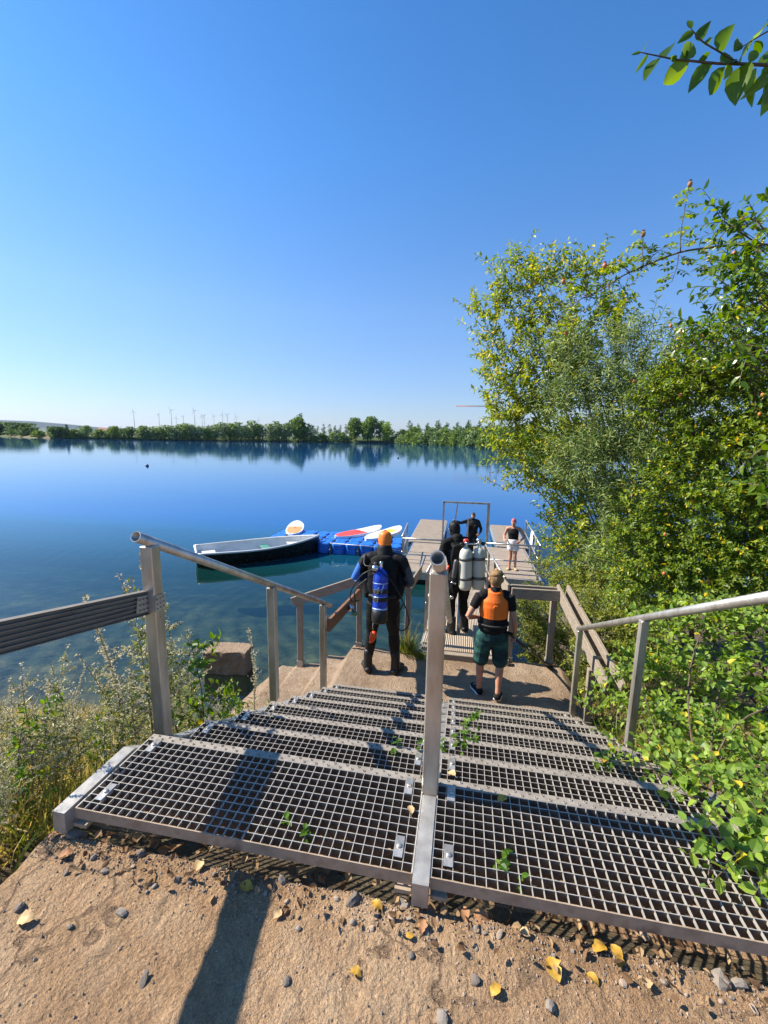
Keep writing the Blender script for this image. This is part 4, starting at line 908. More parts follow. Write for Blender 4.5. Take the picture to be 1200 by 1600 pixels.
def tank(name, loc, rz, tilt, R, L, body, label, two=False, knob='rubber', cat='scuba tank', group=None):
    root = empty(name, loc, rz, label, cat); root.rotation_euler = (tilt, 0, rz)
    offs = (-R*1.06, R*1.06) if two else (0,)
    for k, ox in enumerate(offs):
        m = MB(); m.lathe([(0, -L/2), (R*.8, -L/2+.004), (R*.97, -L/2+.03), (R, -L/2+.06), (R, L/2-.13), (R*.97, L/2-.09), (R*.84, L/2-.045), (R*.55, L/2-.012), (R*.30, L/2), (R*.28, L/2+.02), (0, L/2+.02)], 28, (ox, 0, 0)); c = m.build('cylinder', body, root)
        if not two:
            m = MB(); m.lathe([(0, -L/2-.008), (R*.9, -L/2-.006), (R*1.06, -L/2+.02), (R*1.07, -L/2+.145), (R*1.0, -L/2+.15)], 28, (ox, 0, 0)); m.build('boot', 'rubber', root)
            for z, h in ((L/2-.16, .01), (L/2-.335, .05), (-.045, .014), (-L/2+.165, .02)):
                m = MB(); m.lathe([(R*1.004, z-h/2), (R*1.012, z-h/2), (R*1.012, z+h/2), (R*1.004, z+h/2)], 28); m.build('print_stripe', 'cyan_print', root)
            m = MB(); m.bar((R*.2, -R*.985, L/2-.26), (R*.55, -R*.86, L/2-.17), .012, .008, (0, -1, 0)); m.bar((-R*.5, -R*.89, L/2-.30), (-R*.1, -R*1.0, L/2-.20), .02, .006, (0, -1, 0)); m.build('print_mark', 'cyan_print', root)
        m = MB(); m.lathe([(.022, L/2+.018), (.022, L/2+.075), (.017, L/2+.085), (0, L/2+.086)], 14, (ox, 0, 0)); m.box(ox-.02, ox+.02, -.02, .02, L/2+.03, L/2+.07, .004); v = m.build('valve', 'chrome', root)
        sx = (-1 if k == 0 else 1)
        m = MB(); m.tube([(ox, 0, L/2+.05), (ox+sx*.05, 0, L/2+.05)], .010, 10); m.lathe([(0, .045), (.024, .045), (.026, .055), (.026, .08), (.02, .088), (0, .088)], 12, (ox, 0, L/2+.05), (sx, 0, 0)); m.build('knob', 'rubber', v)
        if two:
            m = MB(); m.lathe([(0, L/2+.12), (.036, L/2+.118), (.042, L/2+.10), (.042, L/2+.075), (.03, L/2+.065), (0, L/2+.065)], 14, (ox+.012, .03, 0)); m.build('first_stage', knob if k == 0 else 'chrome', root)
    if two:
        m = MB(); m.tube([(offs[0], 0, L/2+.05), (offs[1], 0, L/2+.05)], .012, 10); m.build('manifold', 'chrome', root)
        for z in (L/2-.16, -L/2+.17):
            m = MB()
            for ox in offs: m.lathe([(R*1.0, z-.022), (R*1.035, z-.022), (R*1.035, z+.022), (R*1.0, z+.022)], 28, (ox, 0, 0))
            m.box(-.02, .02, R*.4, R*1.03, z-.022, z+.022); m.build('band', 'dark_metal', root)
    else:
        for z in (L/2-.25, -.03):
            m = MB(); m.lathe([(R*1.014, z-.025), (R*1.05, z-.025), (R*1.05, z+.025), (R*1.014, z+.025)], 28); s = m.build('cam_band', 'black_webbing', root)
            k = MB(); k.box(-.062, -.012, -R*1.16, -R*1.02, z-.028, z+.028, .006); k.build('buckle', 'chrome', s)
    return root
d1, J1, H1 = diver_one()
tank('scuba_tank', V3(0.415, 3.57, -0.475), math.radians(3), math.radians(-7), 0.088, 0.62, 'blue_paint', 'blue scuba tank with black boot on the back of the orange hooded diver')
reg = empty('regulator', V3(0.41, 3.57, -0.15), 0, 'black regulator hoses with gauges and orange mouthpiece around the orange hooded diver', 'regulator')
m = MB(); m.lathe([(0, -.03), (.03, -.03), (.034, -.01), (.034, .03), (.02, .04), (0, .04)], 14, (0.36, 3.555, -0.15), (-1, 0, .1)); under(reg, m.build('first_stage', 'chrome'))
def spl(pts, n=8):
    pts = [Vector(p) for p in pts]; P = [pts[0]*2-pts[1]]+pts+[pts[-1]*2-pts[-2]]; o = []
    for i in range(1, len(P)-2):
        for k in range(n):
            t = k/n; a, b, c, d = P[i-1:i+3]; o.append(0.5*((2*b)+(c-a)*t+(2*a-5*b+4*c-d)*t*t+(3*b-3*c+d-a)*t**3))
    return o+[pts[-1]]
for pts in ([(0.34, 3.56, -.16), (0.20, 3.54, -.24), (0.06, 3.60, -.46), (0.04, 3.70, -.62), (0.10, 3.84, -.66)], [(0.35, 3.55, -.13), (0.22, 3.60, -.13), (0.20, 3.78, -.05), (0.28, 3.96, -.10)], [(0.40, 3.55, -.17), (0.56, 3.54, -.30), (0.70, 3.62, -.60), (0.74, 3.70, -.86), (0.64, 3.68, -.93), (0.60, 3.70, -.78), (0.66, 3.80, -.64)], [(0.36, 3.55, -.19), (0.14, 3.52, -.40), (0.12, 3.55, -.56), (0.10, 3.62, -.72), (0.02, 3.70, -.70)]):
    m = MB(); m.tube(spl(pts), .0075, 8); under(reg, m.build('hose', 'rubber'))
m = MB(); m.lathe([(0, -.02), (.035, -.02), (.04, 0), (.035, .02), (0, .022)], 16, (0.03, 3.69, -.71), (-.3, -1, .2)); under(reg, m.build('gauge', 'chrome'))
m = MB(); m.lathe([(0, -.02), (.03, -.02), (.034, 0), (.03, .02), (0, .022)], 16, (0.09, 3.66, -.76), (.3, -1, .1)); under(reg, m.build('gauge', 'green_rubber'))
m = MB(); m.tube(spl([(0.335, 3.60, -.80), (0.33, 3.575, -.86), (0.335, 3.57, -.90)]), .006, 6); under(reg, m.build('lanyard', 'chrome'))
m = MB(); m.lathe([(0, -.03), (.030, -.03), (.040, -.01), (.040, .012), (.028, .028), (0, .03)], 16, (0.345, 3.555, -.955), (-.35, -1, .2)); m.box(.30, .34, 3.53, 3.57, -1.03, -.965, .008); m.tube(spl([(0.36, 3.56, -.99), (.335, 3.56, -1.04), (.30, 3.56, -1.06)]), .014, 8); under(reg, m.build('mouthpiece', 'orange_plastic'))

# ---- diver with the twin tanks walking down the gangway
def diver_two():
    H = 1.74; root = empty('person', V3(1.31, 5.22, -1.592), math.radians(30), 'diver in black hood and drysuit carrying twin cream tanks on the gangway', 'person')
    J = joints(H, pelvis=(0, 0, .52), chest=(0, .055, .725), neck=(0, .085, .825), head=(-.005, .125, .90), lsho=(-.118, .07, .795), rsho=(.118, .07, .795), lelb=(-.165, .06, .635), relb=(.15, .10, .635), lwri=(-.135, .16, .535), rwri=(.12, .22, .56),
               lkne=(-.06, .035, .285), rkne=(.062, .03, .285), lank=(-.068, -.015, .045), rank=(.075, .015, .045), ltoe=(-.085, .09, .012), rtoe=(.092, .115, .012))
    m = MB(); body_parts(m, J, H, 1.16); hs = scaled_head(H); fr = head_shape(m, J['head'], hs, (-.25, 1, -.25), (0, 0, 1))
    hand(m, J['lwri'], (.3, .8, -.5), (.6, 0, -.6), (.4, .4, .7), 1.02, 0.8); hand(m, J['rwri'], (-.4, .8, -.3), (-.6, 0, -.6), (-.3, .4, .8), 1.02, 0.8)
    S = [(J['pelvis'], J['neck'], .14, 0), (J['head']+fr[0]*.06, J['head']+fr[0]*.11-fr[1]*.03, .04, 1), (J['head']-fr[0]*.03, J['head']-fr[0]*.03+fr[1]*.06, .08, 0)]
    for s in 'lr': S += [(J[s+'sho'], J[s+'elb'], .06, 0), (J[s+'elb'], J[s+'wri'], .05, 0), (J[s+'hip'], J[s+'ank'], .08, 0), (J[s+'wri']+(J[s+'wri']-J[s+'elb']).normalized()*.03, J[s+'wri']+(J[s+'wri']-J[s+'elb']).normalized()*.14, .045, 1)]
    fuse('body', m, ['black_cloth', 'skin'], root, 0.0055, 5, seg_class(S), 0.014, 8)
    face_bits(root, J['head'], hs, fr); c = J['head']; fw, up, rt = fr; m = MB()
    prof = [(-0.10, .060, .062, -.012), (-0.05, .074, .080, -.014), (0.0, .081, .089, -.014), (0.04, .083, .092, -.012), (0.07, .079, .088, -.010), (0.095, .067, .076, -.010), (0.112, .048, .055, -.01), (0.121, .026, .03, -.01)]
    loft(m, [c+up*z*hs+fw*o*hs for z, a, b, o in prof], [a*hs for _, a, b, _ in prof], [b*hs for _, a, b, _ in prof], rt, 20, 0.2); fuse('hood', m, ['black_neoprene'], root, 0.006, 4)
    m = MB(); loft(m, [J['neck']+V3(0, -.01, -.04)*H, J['neck']+V3(0, -.012, .01)*H], [.075*H, .055*H], [.062*H, .05*H], rt, 18)
    for s in (-1, 1): loft(m, [J['chest']+V3(s*.06, -.06, .05)*H, J['neck']+V3(s*.068, -.005, .0)*H, J['chest']+V3(s*.07, .075, .03)*H], [.028*H]*3, [.016*H]*3, (1, 0, 0), 10)
    loft(m, [J['pelvis']+V3(0, -.04, .03)*H, J['chest']+V3(0, -.075, -.03)*H, J['chest']+V3(0, -.07, .06)*H], [.09*H, .11*H, .09*H], [.03*H, .03*H, .025*H], (1, 0, 0), 16)
    fuse('harness_vest', m, ['black_cloth'], root, 0.008, 3, None, 0.01)
    for s in 'lr':
        m = MB(); an, to = J[s+'ank'], J[s+'toe']; f = (to-an); f.z = 0; f.normalize(); sd = f.cross(V3(0, 0, 1))
        loft(m, [an+V3(0, 0, .10)*H, an+V3(0, 0, .03)*H, an+V3(0, 0, -.01)*H], [.036*H, .038*H, .038*H], [.038*H, .04*H, .04*H], sd, 14)
        loft(m, [an-f*.03*H-V3(0, 0, .020)*H, an+f*.03*H-V3(0, 0, .018)*H, an.lerp(to, .7)-V3(0, 0, .0)*H, to+V3(0, 0, .006)*H], [.034*H, .037*H, .041*H, .032*H], [.026*H, .028*H, .025*H, .018*H], sd, 14); fuse('boot', m, ['rubber'], root, 0.007, 3)
    return root
diver_two()
tank('twin_scuba_tanks', V3(1.475, 5.00, -0.50), math.radians(22), math.radians(-4), 0.092, 0.61, 'cream_paint', 'pair of cream scuba tanks banded together on the back of the black hooded diver', True, 'red_paint', 'scuba tanks')
lg = empty('light_canister', V3(1.16, 4.95, -0.72), 0, 'slim grey canister clipped at the left side of the twin tank diver', 'canister')
m = MB(); m.lathe([(0, -.14), (.028, -.14), (.03, -.12), (.03, .10), (.024, .13), (0, .135)], 14, (1.235, 4.93, -.50), (.1, 0, 1)); under(lg, m.build('tube', 'dark_metal'))
m = MB(); m.tube(spl([(1.22, 4.93, -.64), (1.20, 4.92, -.76), (1.22, 4.93, -.86)]), .012, 8); under(lg, m.build('hose', 'rubber'))
m = MB(); m.lathe([(0, 0), (.02, .005), (.03, .03), (.026, .05), (0, .055)], 12, (1.205, 4.93, -.90), (.1, -.2, -1)); m.tube([(1.19, 4.92, -.70), (1.26, 4.92, -.72)], .012, 8); under(lg, m.build('clip', 'chrome'))
oh = MB(); oh.tube(spl([(1.14, 5.08, -.50), (1.075, 5.02, -.78), (1.07, 5.02, -1.02), (1.11, 5.08, -1.20)]), .015, 8); ho = oh.build('orange_hose', 'orange_plastic'); tag(ho, 'long orange hose hanging at the left side of the twin tank diver', 'hose')

# ---- the boy in the orange swim vest
def boy():
    H = 1.50; root = empty('person', V3(1.69, 3.52, -1.553), math.radians(4), 'boy in orange and black swim vest and green shorts walking onto the landing', 'person')
    J = joints(H, pelvis=(0, 0, .525), chest=(0, .005, .73), neck=(0, .0, .832), head=(.004, .018, .918), lsho=(-.106, .0, .795), rsho=(.106, .0, .795), lelb=(-.188, -.035, .645), relb=(.145, -.035, .63), lwri=(-.105, .075, .60), rwri=(.165, .03, .50),
               lkne=(-.072, .035, .285), rkne=(.07, .015, .285), lank=(-.07, .04, .047), rank=(.055, -.055, .072), ltoe=(-.105, .135, .012), rtoe=(.08, .045, .013), lhip=(-.055, 0, .50), rhip=(.055, 0, .50))
    m = MB(); body_parts(m, J, H, 0.87); hs = scaled_head(H)*1.07; fr = head_shape(m, J['head'], hs, (.05, 1, -.15), (0, 0, 1))
    hand(m, J['lwri'], (.8, .55, -.1), (0, -.5, -1), (0, .7, .7), .86, 0.7); hand(m, J['rwri'], (.15, .35, -.95), (-1, .1, 0), (-.1, 1, .3), .86, 1.0)
    fuse('body', m, ['skin_tanned'], root, 0.005, 5); face_bits(root, J['head'], hs, fr)
    c = J['head']; fw, up, rt = fr; m = MB()
    prof = [(-0.062, .046, .030, -.062), (-0.03, .068, .060, -.046), (0.01, .079, .078, -.028), (0.045, .083, .094, -.014), (0.075, .080, .092, -.008), (0.10, .066, .077, -.008), (0.115, .046, .055, -.008), (0.123, .026, .03, -.008)]
    loft(m, [c+up*z*hs+fw*o*hs for z, a, b, o in prof], [a*hs for _, a, b, _ in prof], [b*hs for _, a, b, _ in prof], rt, 20, 0.2)
    fuse('hair', m, ['blond_hair'], root, 0.004, 3, None, 0.008, 45)
    m = MB()                                        # black T-shirt under the vest, short sleeves
    for s in 'lr':
        P, R = dense([J['neck'].lerp(J[s+'sho'], .6), J[s+'sho'], J[s+'sho'].lerp(J[s+'elb'], .46)], [.042*H, .040*H, .033*H], 3); loft(m, P, R, R, None, 14)
    loft(m, [J['chest']+V3(0, 0, .02)*H, J['neck']-V3(0, 0, .015)*H, J['neck']+V3(0, 0, .012)*H], [.10*H, .075*H, .04*H], [.066*H, .052*H, .042*H], (1, 0, 0), 18)
    fuse('t_shirt', m, ['black_cloth'], root, 0.007, 3, None, 0.006)
    pel, ch, nk = J['pelvis'], J['chest'], J['neck']
    m = MB(); loft(m, [pel+V3(0, 0, .035)*H, pel.lerp(ch, .38), pel.lerp(ch, .7), ch, ch.lerp(nk, .45), ch.lerp(nk, .75)], [.106*H, .101*H, .103*H, .107*H, .103*H, .078*H], [.088*H, .086*H, .087*H, .086*H, .078*H, .062*H], (1, 0, 0), 26)
    zc = pel.lerp(ch, .60).z
    fuse('swim_vest', m, ['orange_vest', 'black_cloth'], root, 0.006, 4, lambda c_: (c_[:, 2] < zc+0.004).astype(int), 0.008, 7)
    m = MB(); m.tube([V3(math.cos(a)*.107*H, math.sin(a)*.091*H, pel.lerp(ch, .36).z) for a in np.linspace(0, 2*PI, 30)[:-1]], .012, 6, closed=True); m.build('waist_strap', 'black_webbing', root)
    m = MB(); yb = -.0875*H; zz = ch.lerp(nk, .2).z; m.prism([(-.026, -.012), (.026, -.012), (.012, .008), (.004, -.002), (-.006, .014)], 'y', yb-.004, yb+.01); o = m.build('vest_emblem', 'orange_hood', root); o.location = (0, 0, zz)
    m = MB(); loft(m, [pel+V3(0, 0, .055)*H, pel, pel-V3(0, 0, .045)*H], [.094*H, .099*H, .099*H], [.074*H, .079*H, .076*H], (1, 0, 0), 20)
    for s in 'lr':
        e = J[s+'hip'].lerp(J[s+'kne'], .98); P, R = dense([J[s+'hip'], J[s+'hip'].lerp(J[s+'kne'], .5), e], [.061*H, .061*H, .058*H], 3); loft(m, P, R, R, None, 16)
    fuse('shorts', m, ['green_shorts'], root, 0.006, 4, None, 0.014, 9)
    for s in 'lr':
        an, to = J[s+'ank'], J[s+'toe']; f = (to-an).normalized(); fl = V3(f.x, f.y, 0).normalized(); sd = fl.cross(V3(0, 0, 1)); dn = f.cross(sd); dn = dn if dn.z < 0 else -dn
        h = an-fl*.022*H; h.z = an.z-.030*H+(.0 if s == 'l' else -.004)
        m = MB(); loft(m, [h+V3(0, 0, .010)*H, h.lerp(to, .35)+V3(0, 0, .014)*H, h.lerp(to, .72)+V3(0, 0, .010)*H, to+V3(0, 0, .008)*H], [.027*H, .029*H, .034*H, .026*H], [.024*H, .024*H, .019*H, .013*H], sd, 14); sh = fuse('shoe', m, ['black_cloth'], root, 0.005, 3)
        m = MB(); loft(m, [h-V3(0, 0, .009)*H, h.lerp(to, .4)-V3(0, 0, .006)*H, h.lerp(to, .72)-V3(0, 0, .004)*H, to-V3(0, 0, .001)*H], [.029*H, .030*H, .036*H, .028*H], [.008*H]*4, sd, 14); fuse('sole', m, ['white_cloth'], sh, 0.005, 2)
    return root
boy()
pd = empty('paddle', V3(1.94, 3.6, -0.9), 0, 'dark paddle held low in the boy\'s right hand', 'paddle')
a = V3(1.925, 3.57, -0.835); b = V3(2.46, 4.32, -1.50); dv = (b-a).normalized()
m = MB(); m.tube([a-dv*.16, b-dv*.10], .0135, 10); under(pd, m.build('shaft', 'rubber'))
m = MB(); m.tube([a-dv*.18+V3(-.05, .035, 0), a-dv*.18+V3(.05, -.035, 0)], .017, 10); under(pd, m.build('grip', 'black_cloth'))
m = MB(); loft(m, [b-dv*.14, b-dv*.06, b+dv*.04, b+dv*.09], [.02, .055, .075, .05], [.015, .012, .010, .008], (0.8, -.55, .1), 14); under(pd, m.build('blade', 'rubber'))
m = MB(); m.lathe([(.0135, -.03), (.019, -.028), (.019, .028), (.0135, .03)], 12, a.lerp(b, .42), dv); under(pd, m.build('collar', 'galvanised'))

# ---- the woman on the dock
def woman():
    H = 1.52; root = empty('person', V3(2.80, 11.62, DZ+0.002), math.radians(172), 'woman in black top, white shorts and red swim cap on the dock', 'person')
    J = joints(H, pelvis=(0, 0, .53), chest=(.012, .0, .73), neck=(.012, .0, .838), head=(.018, .015, .922), lsho=(-.098, 0, .805), rsho=(.122, 0, .80), lelb=(-.205, -.02, .665), relb=(.175, -.03, .645), lwri=(-.115, .075, .575), rwri=(.165, .11, .59),
               lkne=(-.045, .03, .285), rkne=(.035, .02, .285), lank=(-.065, -.01, .045), rank=(.045, -.005, .045), ltoe=(-.085, .09, .012), rtoe=(.075, .095, .012))
    m = MB(); body_parts(m, J, H, 0.94, True); hs = scaled_head(H)*1.04; fr = head_shape(m, J['head'], hs, (.2, 1, -.05), (0, 0, 1))
    hand(m, J['lwri'], (.75, .5, -.5), (.2, -.8, -.2), (.2, .3, .9), .9, .5); hand(m, J['rwri'], (-.4, .8, .2), (-.6, 0, -.7), (-.3, -.2, .9), .9, .9)
    fuse('body', m, ['skin_tanned'], root, 0.006, 5); face_bits(root, J['head'], hs, fr); c = J['head']; fw, up, rt = fr
    m = MB(); prof = [(-0.02, .074, .060, -.040), (0.02, .080, .088, -.014), (0.055, .081, .098, -.008), (0.09, .071, .086, -.008), (0.115, .049, .06, -.008), (0.127, .024, .03, -.008)]
    loft(m, [c+up*z*hs+fw*o*hs for z, a, b, o in prof], [a*hs for _, a, b, _ in prof], [b*hs for _, a, b, _ in prof], rt, 20); fuse('swim_cap', m, ['red_cap'], root, 0.006, 4)
    pel, ch, nk = J['pelvis'], J['chest'], J['neck']; m = MB()
    loft(m, [pel+V3(0, 0, .035)*H, pel.lerp(ch, .4), pel.lerp(ch, .75), ch+V3(0, .008, -.0)*H, ch+V3(0, .006, .03)*H], [.098*H, .090*H, .097*H, .104*H, .096*H], [.073*H, .066*H, .074*H, .082*H, .072*H], (1, 0, 0), 22)
    for s in (-1, 1): loft(m, [ch+V3(s*.06, .062, .02)*H, ch.lerp(nk, .8)+V3(s*.052, .012, .0)*H, ch+V3(s*.06, -.06, .03)*H], [.010*H]*3, [.006*H]*3, (1, 0, 0), 8)
    fuse('top', m, ['black_cloth'], root, 0.007, 3, None, .005)
    m = MB(); loft(m, [pel+V3(0, 0, .05)*H, pel, pel-V3(0, 0, .05)*H], [.099*H, .108*H, .108*H], [.076*H, .083*H, .08*H], (1, 0, 0), 20)
    for s in 'lr': P, R = dense([J[s+'hip'], J[s+'hip'].lerp(J[s+'kne'], .42)], [.064*H, .063*H], 3); loft(m, P, R, R, None, 16)
    fuse('shorts', m, ['white_cloth'], root, 0.007, 3, None, .008)
    for s in 'lr':
        an, to = J[s+'ank'], J[s+'toe']; f = V3(to.x-an.x, to.y-an.y, 0).normalized(); sd = f.cross(V3(0, 0, 1)); m = MB()
        loft(m, [an-f*.025*H-V3(0, 0, .030)*H, an+f*.03*H-V3(0, 0, .022)*H, an.lerp(to, .7), to+V3(0, 0, .004)*H], [.025*H, .027*H, .032*H, .025*H], [.016*H, .020*H, .020*H, .013*H], sd, 12); fuse('shoe', m, ['leaf_tan'], root, 0.007, 3)
woman()

# ---- the diver climbing out at the far edge
def diver_three():
    H = 1.72; root = empty('person', V3(1.70, 14.95, -3.02), math.radians(176), 'diver in black hood at the far dock edge gripping the ladder', 'person')
    J = joints(H, lsho=(-.118, 0, .80), rsho=(.118, .01, .80), relb=(.25, .10, .77), rwri=(.345, .24, .83), lelb=(-.19, .02, .64), lwri=(-.15, .12, .56), lkne=(-.065, .06, .30), rkne=(.065, .06, .30))
    m = MB(); body_parts(m, J, H, 1.3); hs = scaled_head(H)*1.05; fr = head_shape(m, J['head'], hs, (.1, 1, -.12), (0, 0, 1))
    hand(m, J['rwri'], (.75, .5, .35), (-.3, .9, 0), (-.3, .1, 1), 1.02, 1.0); hand(m, J['lwri'], (.3, .9, -.2), (.6, 0, -.6), (.3, .2, .9), 1.0, .7)
    S = [(J['pelvis'], J['neck'], .14, 0), (J['head']+fr[0]*.05, J['head']+fr[0]*.11-fr[1]*.03, .05, 1), (J['head']-fr[0]*.04, J['head']-fr[0]*.04+fr[1]*.06, .08, 0)]
    for s in 'lr': S += [(J[s+'sho'], J[s+'elb'], .06, 0), (J[s+'elb'], J[s+'wri'], .05, 0), (J[s+'hip'], J[s+'ank'], .08, 0), (J[s+'wri']+(J[s+'wri']-J[s+'elb']).normalized()*.03, J[s+'wri']+(J[s+'wri']-J[s+'elb']).normalized()*.14, .045, 1)]
    fuse('body', m, ['black_neoprene', 'skin'], root, 0.0065, 5, seg_class(S), 0.008); face_bits(root, J['head'], hs, fr); c = J['head']; fw, up, rt = fr; m = MB()
    prof = [(-0.10, .058, .058, -.020), (-0.05, .074, .074, -.026), (0.0, .081, .082, -.024), (0.04, .083, .088, -.018), (0.07, .079, .088, -.010), (0.095, .067, .076, -.010), (0.112, .048, .055, -.01), (0.121, .026, .03, -.01)]
    loft(m, [c+up*z*hs+fw*o*hs for z, a, b, o in prof], [a*hs for _, a, b, _ in prof], [b*hs for _, a, b, _ in prof], rt, 20, 0.2); fuse('hood', m, ['grey_neoprene'], root, 0.007, 4)
    m = MB(); pel, ch, nk = J['pelvis'], J['chest'], J['neck']
    for s in (-1, 1): loft(m, [pel+V3(s*.07, .06, .03)*H, ch+V3(s*.06, .08, -.02)*H, nk+V3(s*.06, .0, -.0)*H, ch+V3(s*.06, -.06, .0)*H], [.036*H, .04*H, .03*H, .03*H], [.022*H]*4, (1, 0, 0), 12)
    loft(m, [pel+V3(0, -.06, .03)*H, ch+V3(0, -.07, .04)*H], [.09*H, .09*H], [.04*H, .04*H], (1, 0, 0), 14); fuse('buoyancy_vest', m, ['black_cloth'], root, 0.009, 3, None, .01)
diver_three()
# ================================================================ VEGETATION NEAR THE CAMERA
def unit(a): return a/np.maximum(np.linalg.norm(a, axis=-1, keepdims=True), 1e-9)
T8 = dict(t=np.array([0, .3, .3, .3, .68, .68, .68, 1.0]), s=np.array([0, -1, 0, 1, -.82, 0, .82, 0]), tri=[(0, 2, 1), (0, 3, 2), (4, 5, 7), (5, 6, 7)], quad=[(1, 2, 5, 4), (2, 3, 6, 5)])
T4 = dict(t=np.array([0, .45, 1.0, .45]), s=np.array([0, -1, 0, 1]), tri=[(0, 2, 1), (0, 3, 2)], quad=[])
def leaf_arrays(P, D, N, L, W, tpl=T4, fold=0.35, droop=0.15):
    """a leaf blade at each point P, running along D, its upper side towards N; L long, W half wide"""
    D = unit(D); N = unit(N - D*np.sum(N*D, -1, keepdims=True)); S = np.cross(D, N); n = len(P); k = len(tpl['t'])
    t = tpl['t'][None, :, None]; s = tpl['s'][None, :, None]; L = np.broadcast_to(np.asarray(L, float), (n,))[:, None, None]; W = np.broadcast_to(np.asarray(W, float), (n,))[:, None, None]
    dr = np.asarray(droop); dr = dr[:, None, None] if dr.ndim else dr
    V = P[:, None, :] + D[:, None, :]*(t*L) + S[:, None, :]*(s*W) + N[:, None, :]*(np.abs(s)*W*fold - dr*L*t*t)
    base = (np.arange(n)*k)[:, None, None]
    F_ = []
    if tpl['quad']: F_.append((np.array(tpl['quad'])[None]+base).reshape(-1, 4))
    F_.append((np.array(tpl['tri'])[None]+base).reshape(-1, 3)); return V.reshape(-1, 3), F_
class LeafBag:
    def __init__(s): s.a = []
    def add(s, V, F_): s.a.append((V, F_)); return s
    def build(s, name, mat, parent=None, smooth=False):
        if not s.a: return None
        o = 0; VV = []; T = []; Q = []
        for V, F_ in s.a:
            for f in F_: (Q if f.shape[1] == 4 else T).append(f+o)
            VV.append(V); o += len(V)
        fs = []
        if Q: fs.append(np.concatenate(Q))
        if T: fs.append(np.concatenate(T))
        return link(name, np_mesh(name, np.concatenate(VV), fs, mat, smooth), parent)
def rdir(n): return unit(rng.normal(size=(n, 3)))
def tubes_np(P, R, seg=3):
    """many thin stems at once; P (n,k,3), R (n,k)"""
    n, k, _ = P.shape; T = np.gradient(P, axis=1); T = unit(T); ref = np.where(np.abs(T[:, :, 2:3]) > .9, np.array([1., 0, 0]), np.array([0, 0, 1.])); A = unit(np.cross(T, ref)); B = np.cross(T, A)
    ang = 2*PI*np.arange(seg)/seg; V = P[:, :, None, :] + (A[:, :, None, :]*np.cos(ang)[None, None, :, None] + B[:, :, None, :]*np.sin(ang)[None, None, :, None])*R[:, :, None, None]
    i = np.arange(n)[:, None, None]*k*seg + np.arange(k-1)[None, :, None]*seg; j = np.arange(seg)[None, None, :]; j2 = (j+1) % seg
    F_ = np.stack([i+j, i+j2, i+seg+j2, i+seg+j], -1).reshape(-1, 4); return V.reshape(-1, 3), [F_]
def keep_clear(p):
    """the stairs, the landing, the people and the dock stay free of twigs"""
    x, y, z = p[..., 0], p[..., 1], p[..., 2]
    walk = (x < 2.66) & (y < 4.7) & (z < np.maximum(-0.5*y, -1.55)+2.3)
    dck = (x < 3.55) & (y > 9.6) & (z < 0.1); gw = (x < 2.1) & (y < 11) & (y >= 4.7) & (z < 0.6)
    return ~(walk | dck | gw)
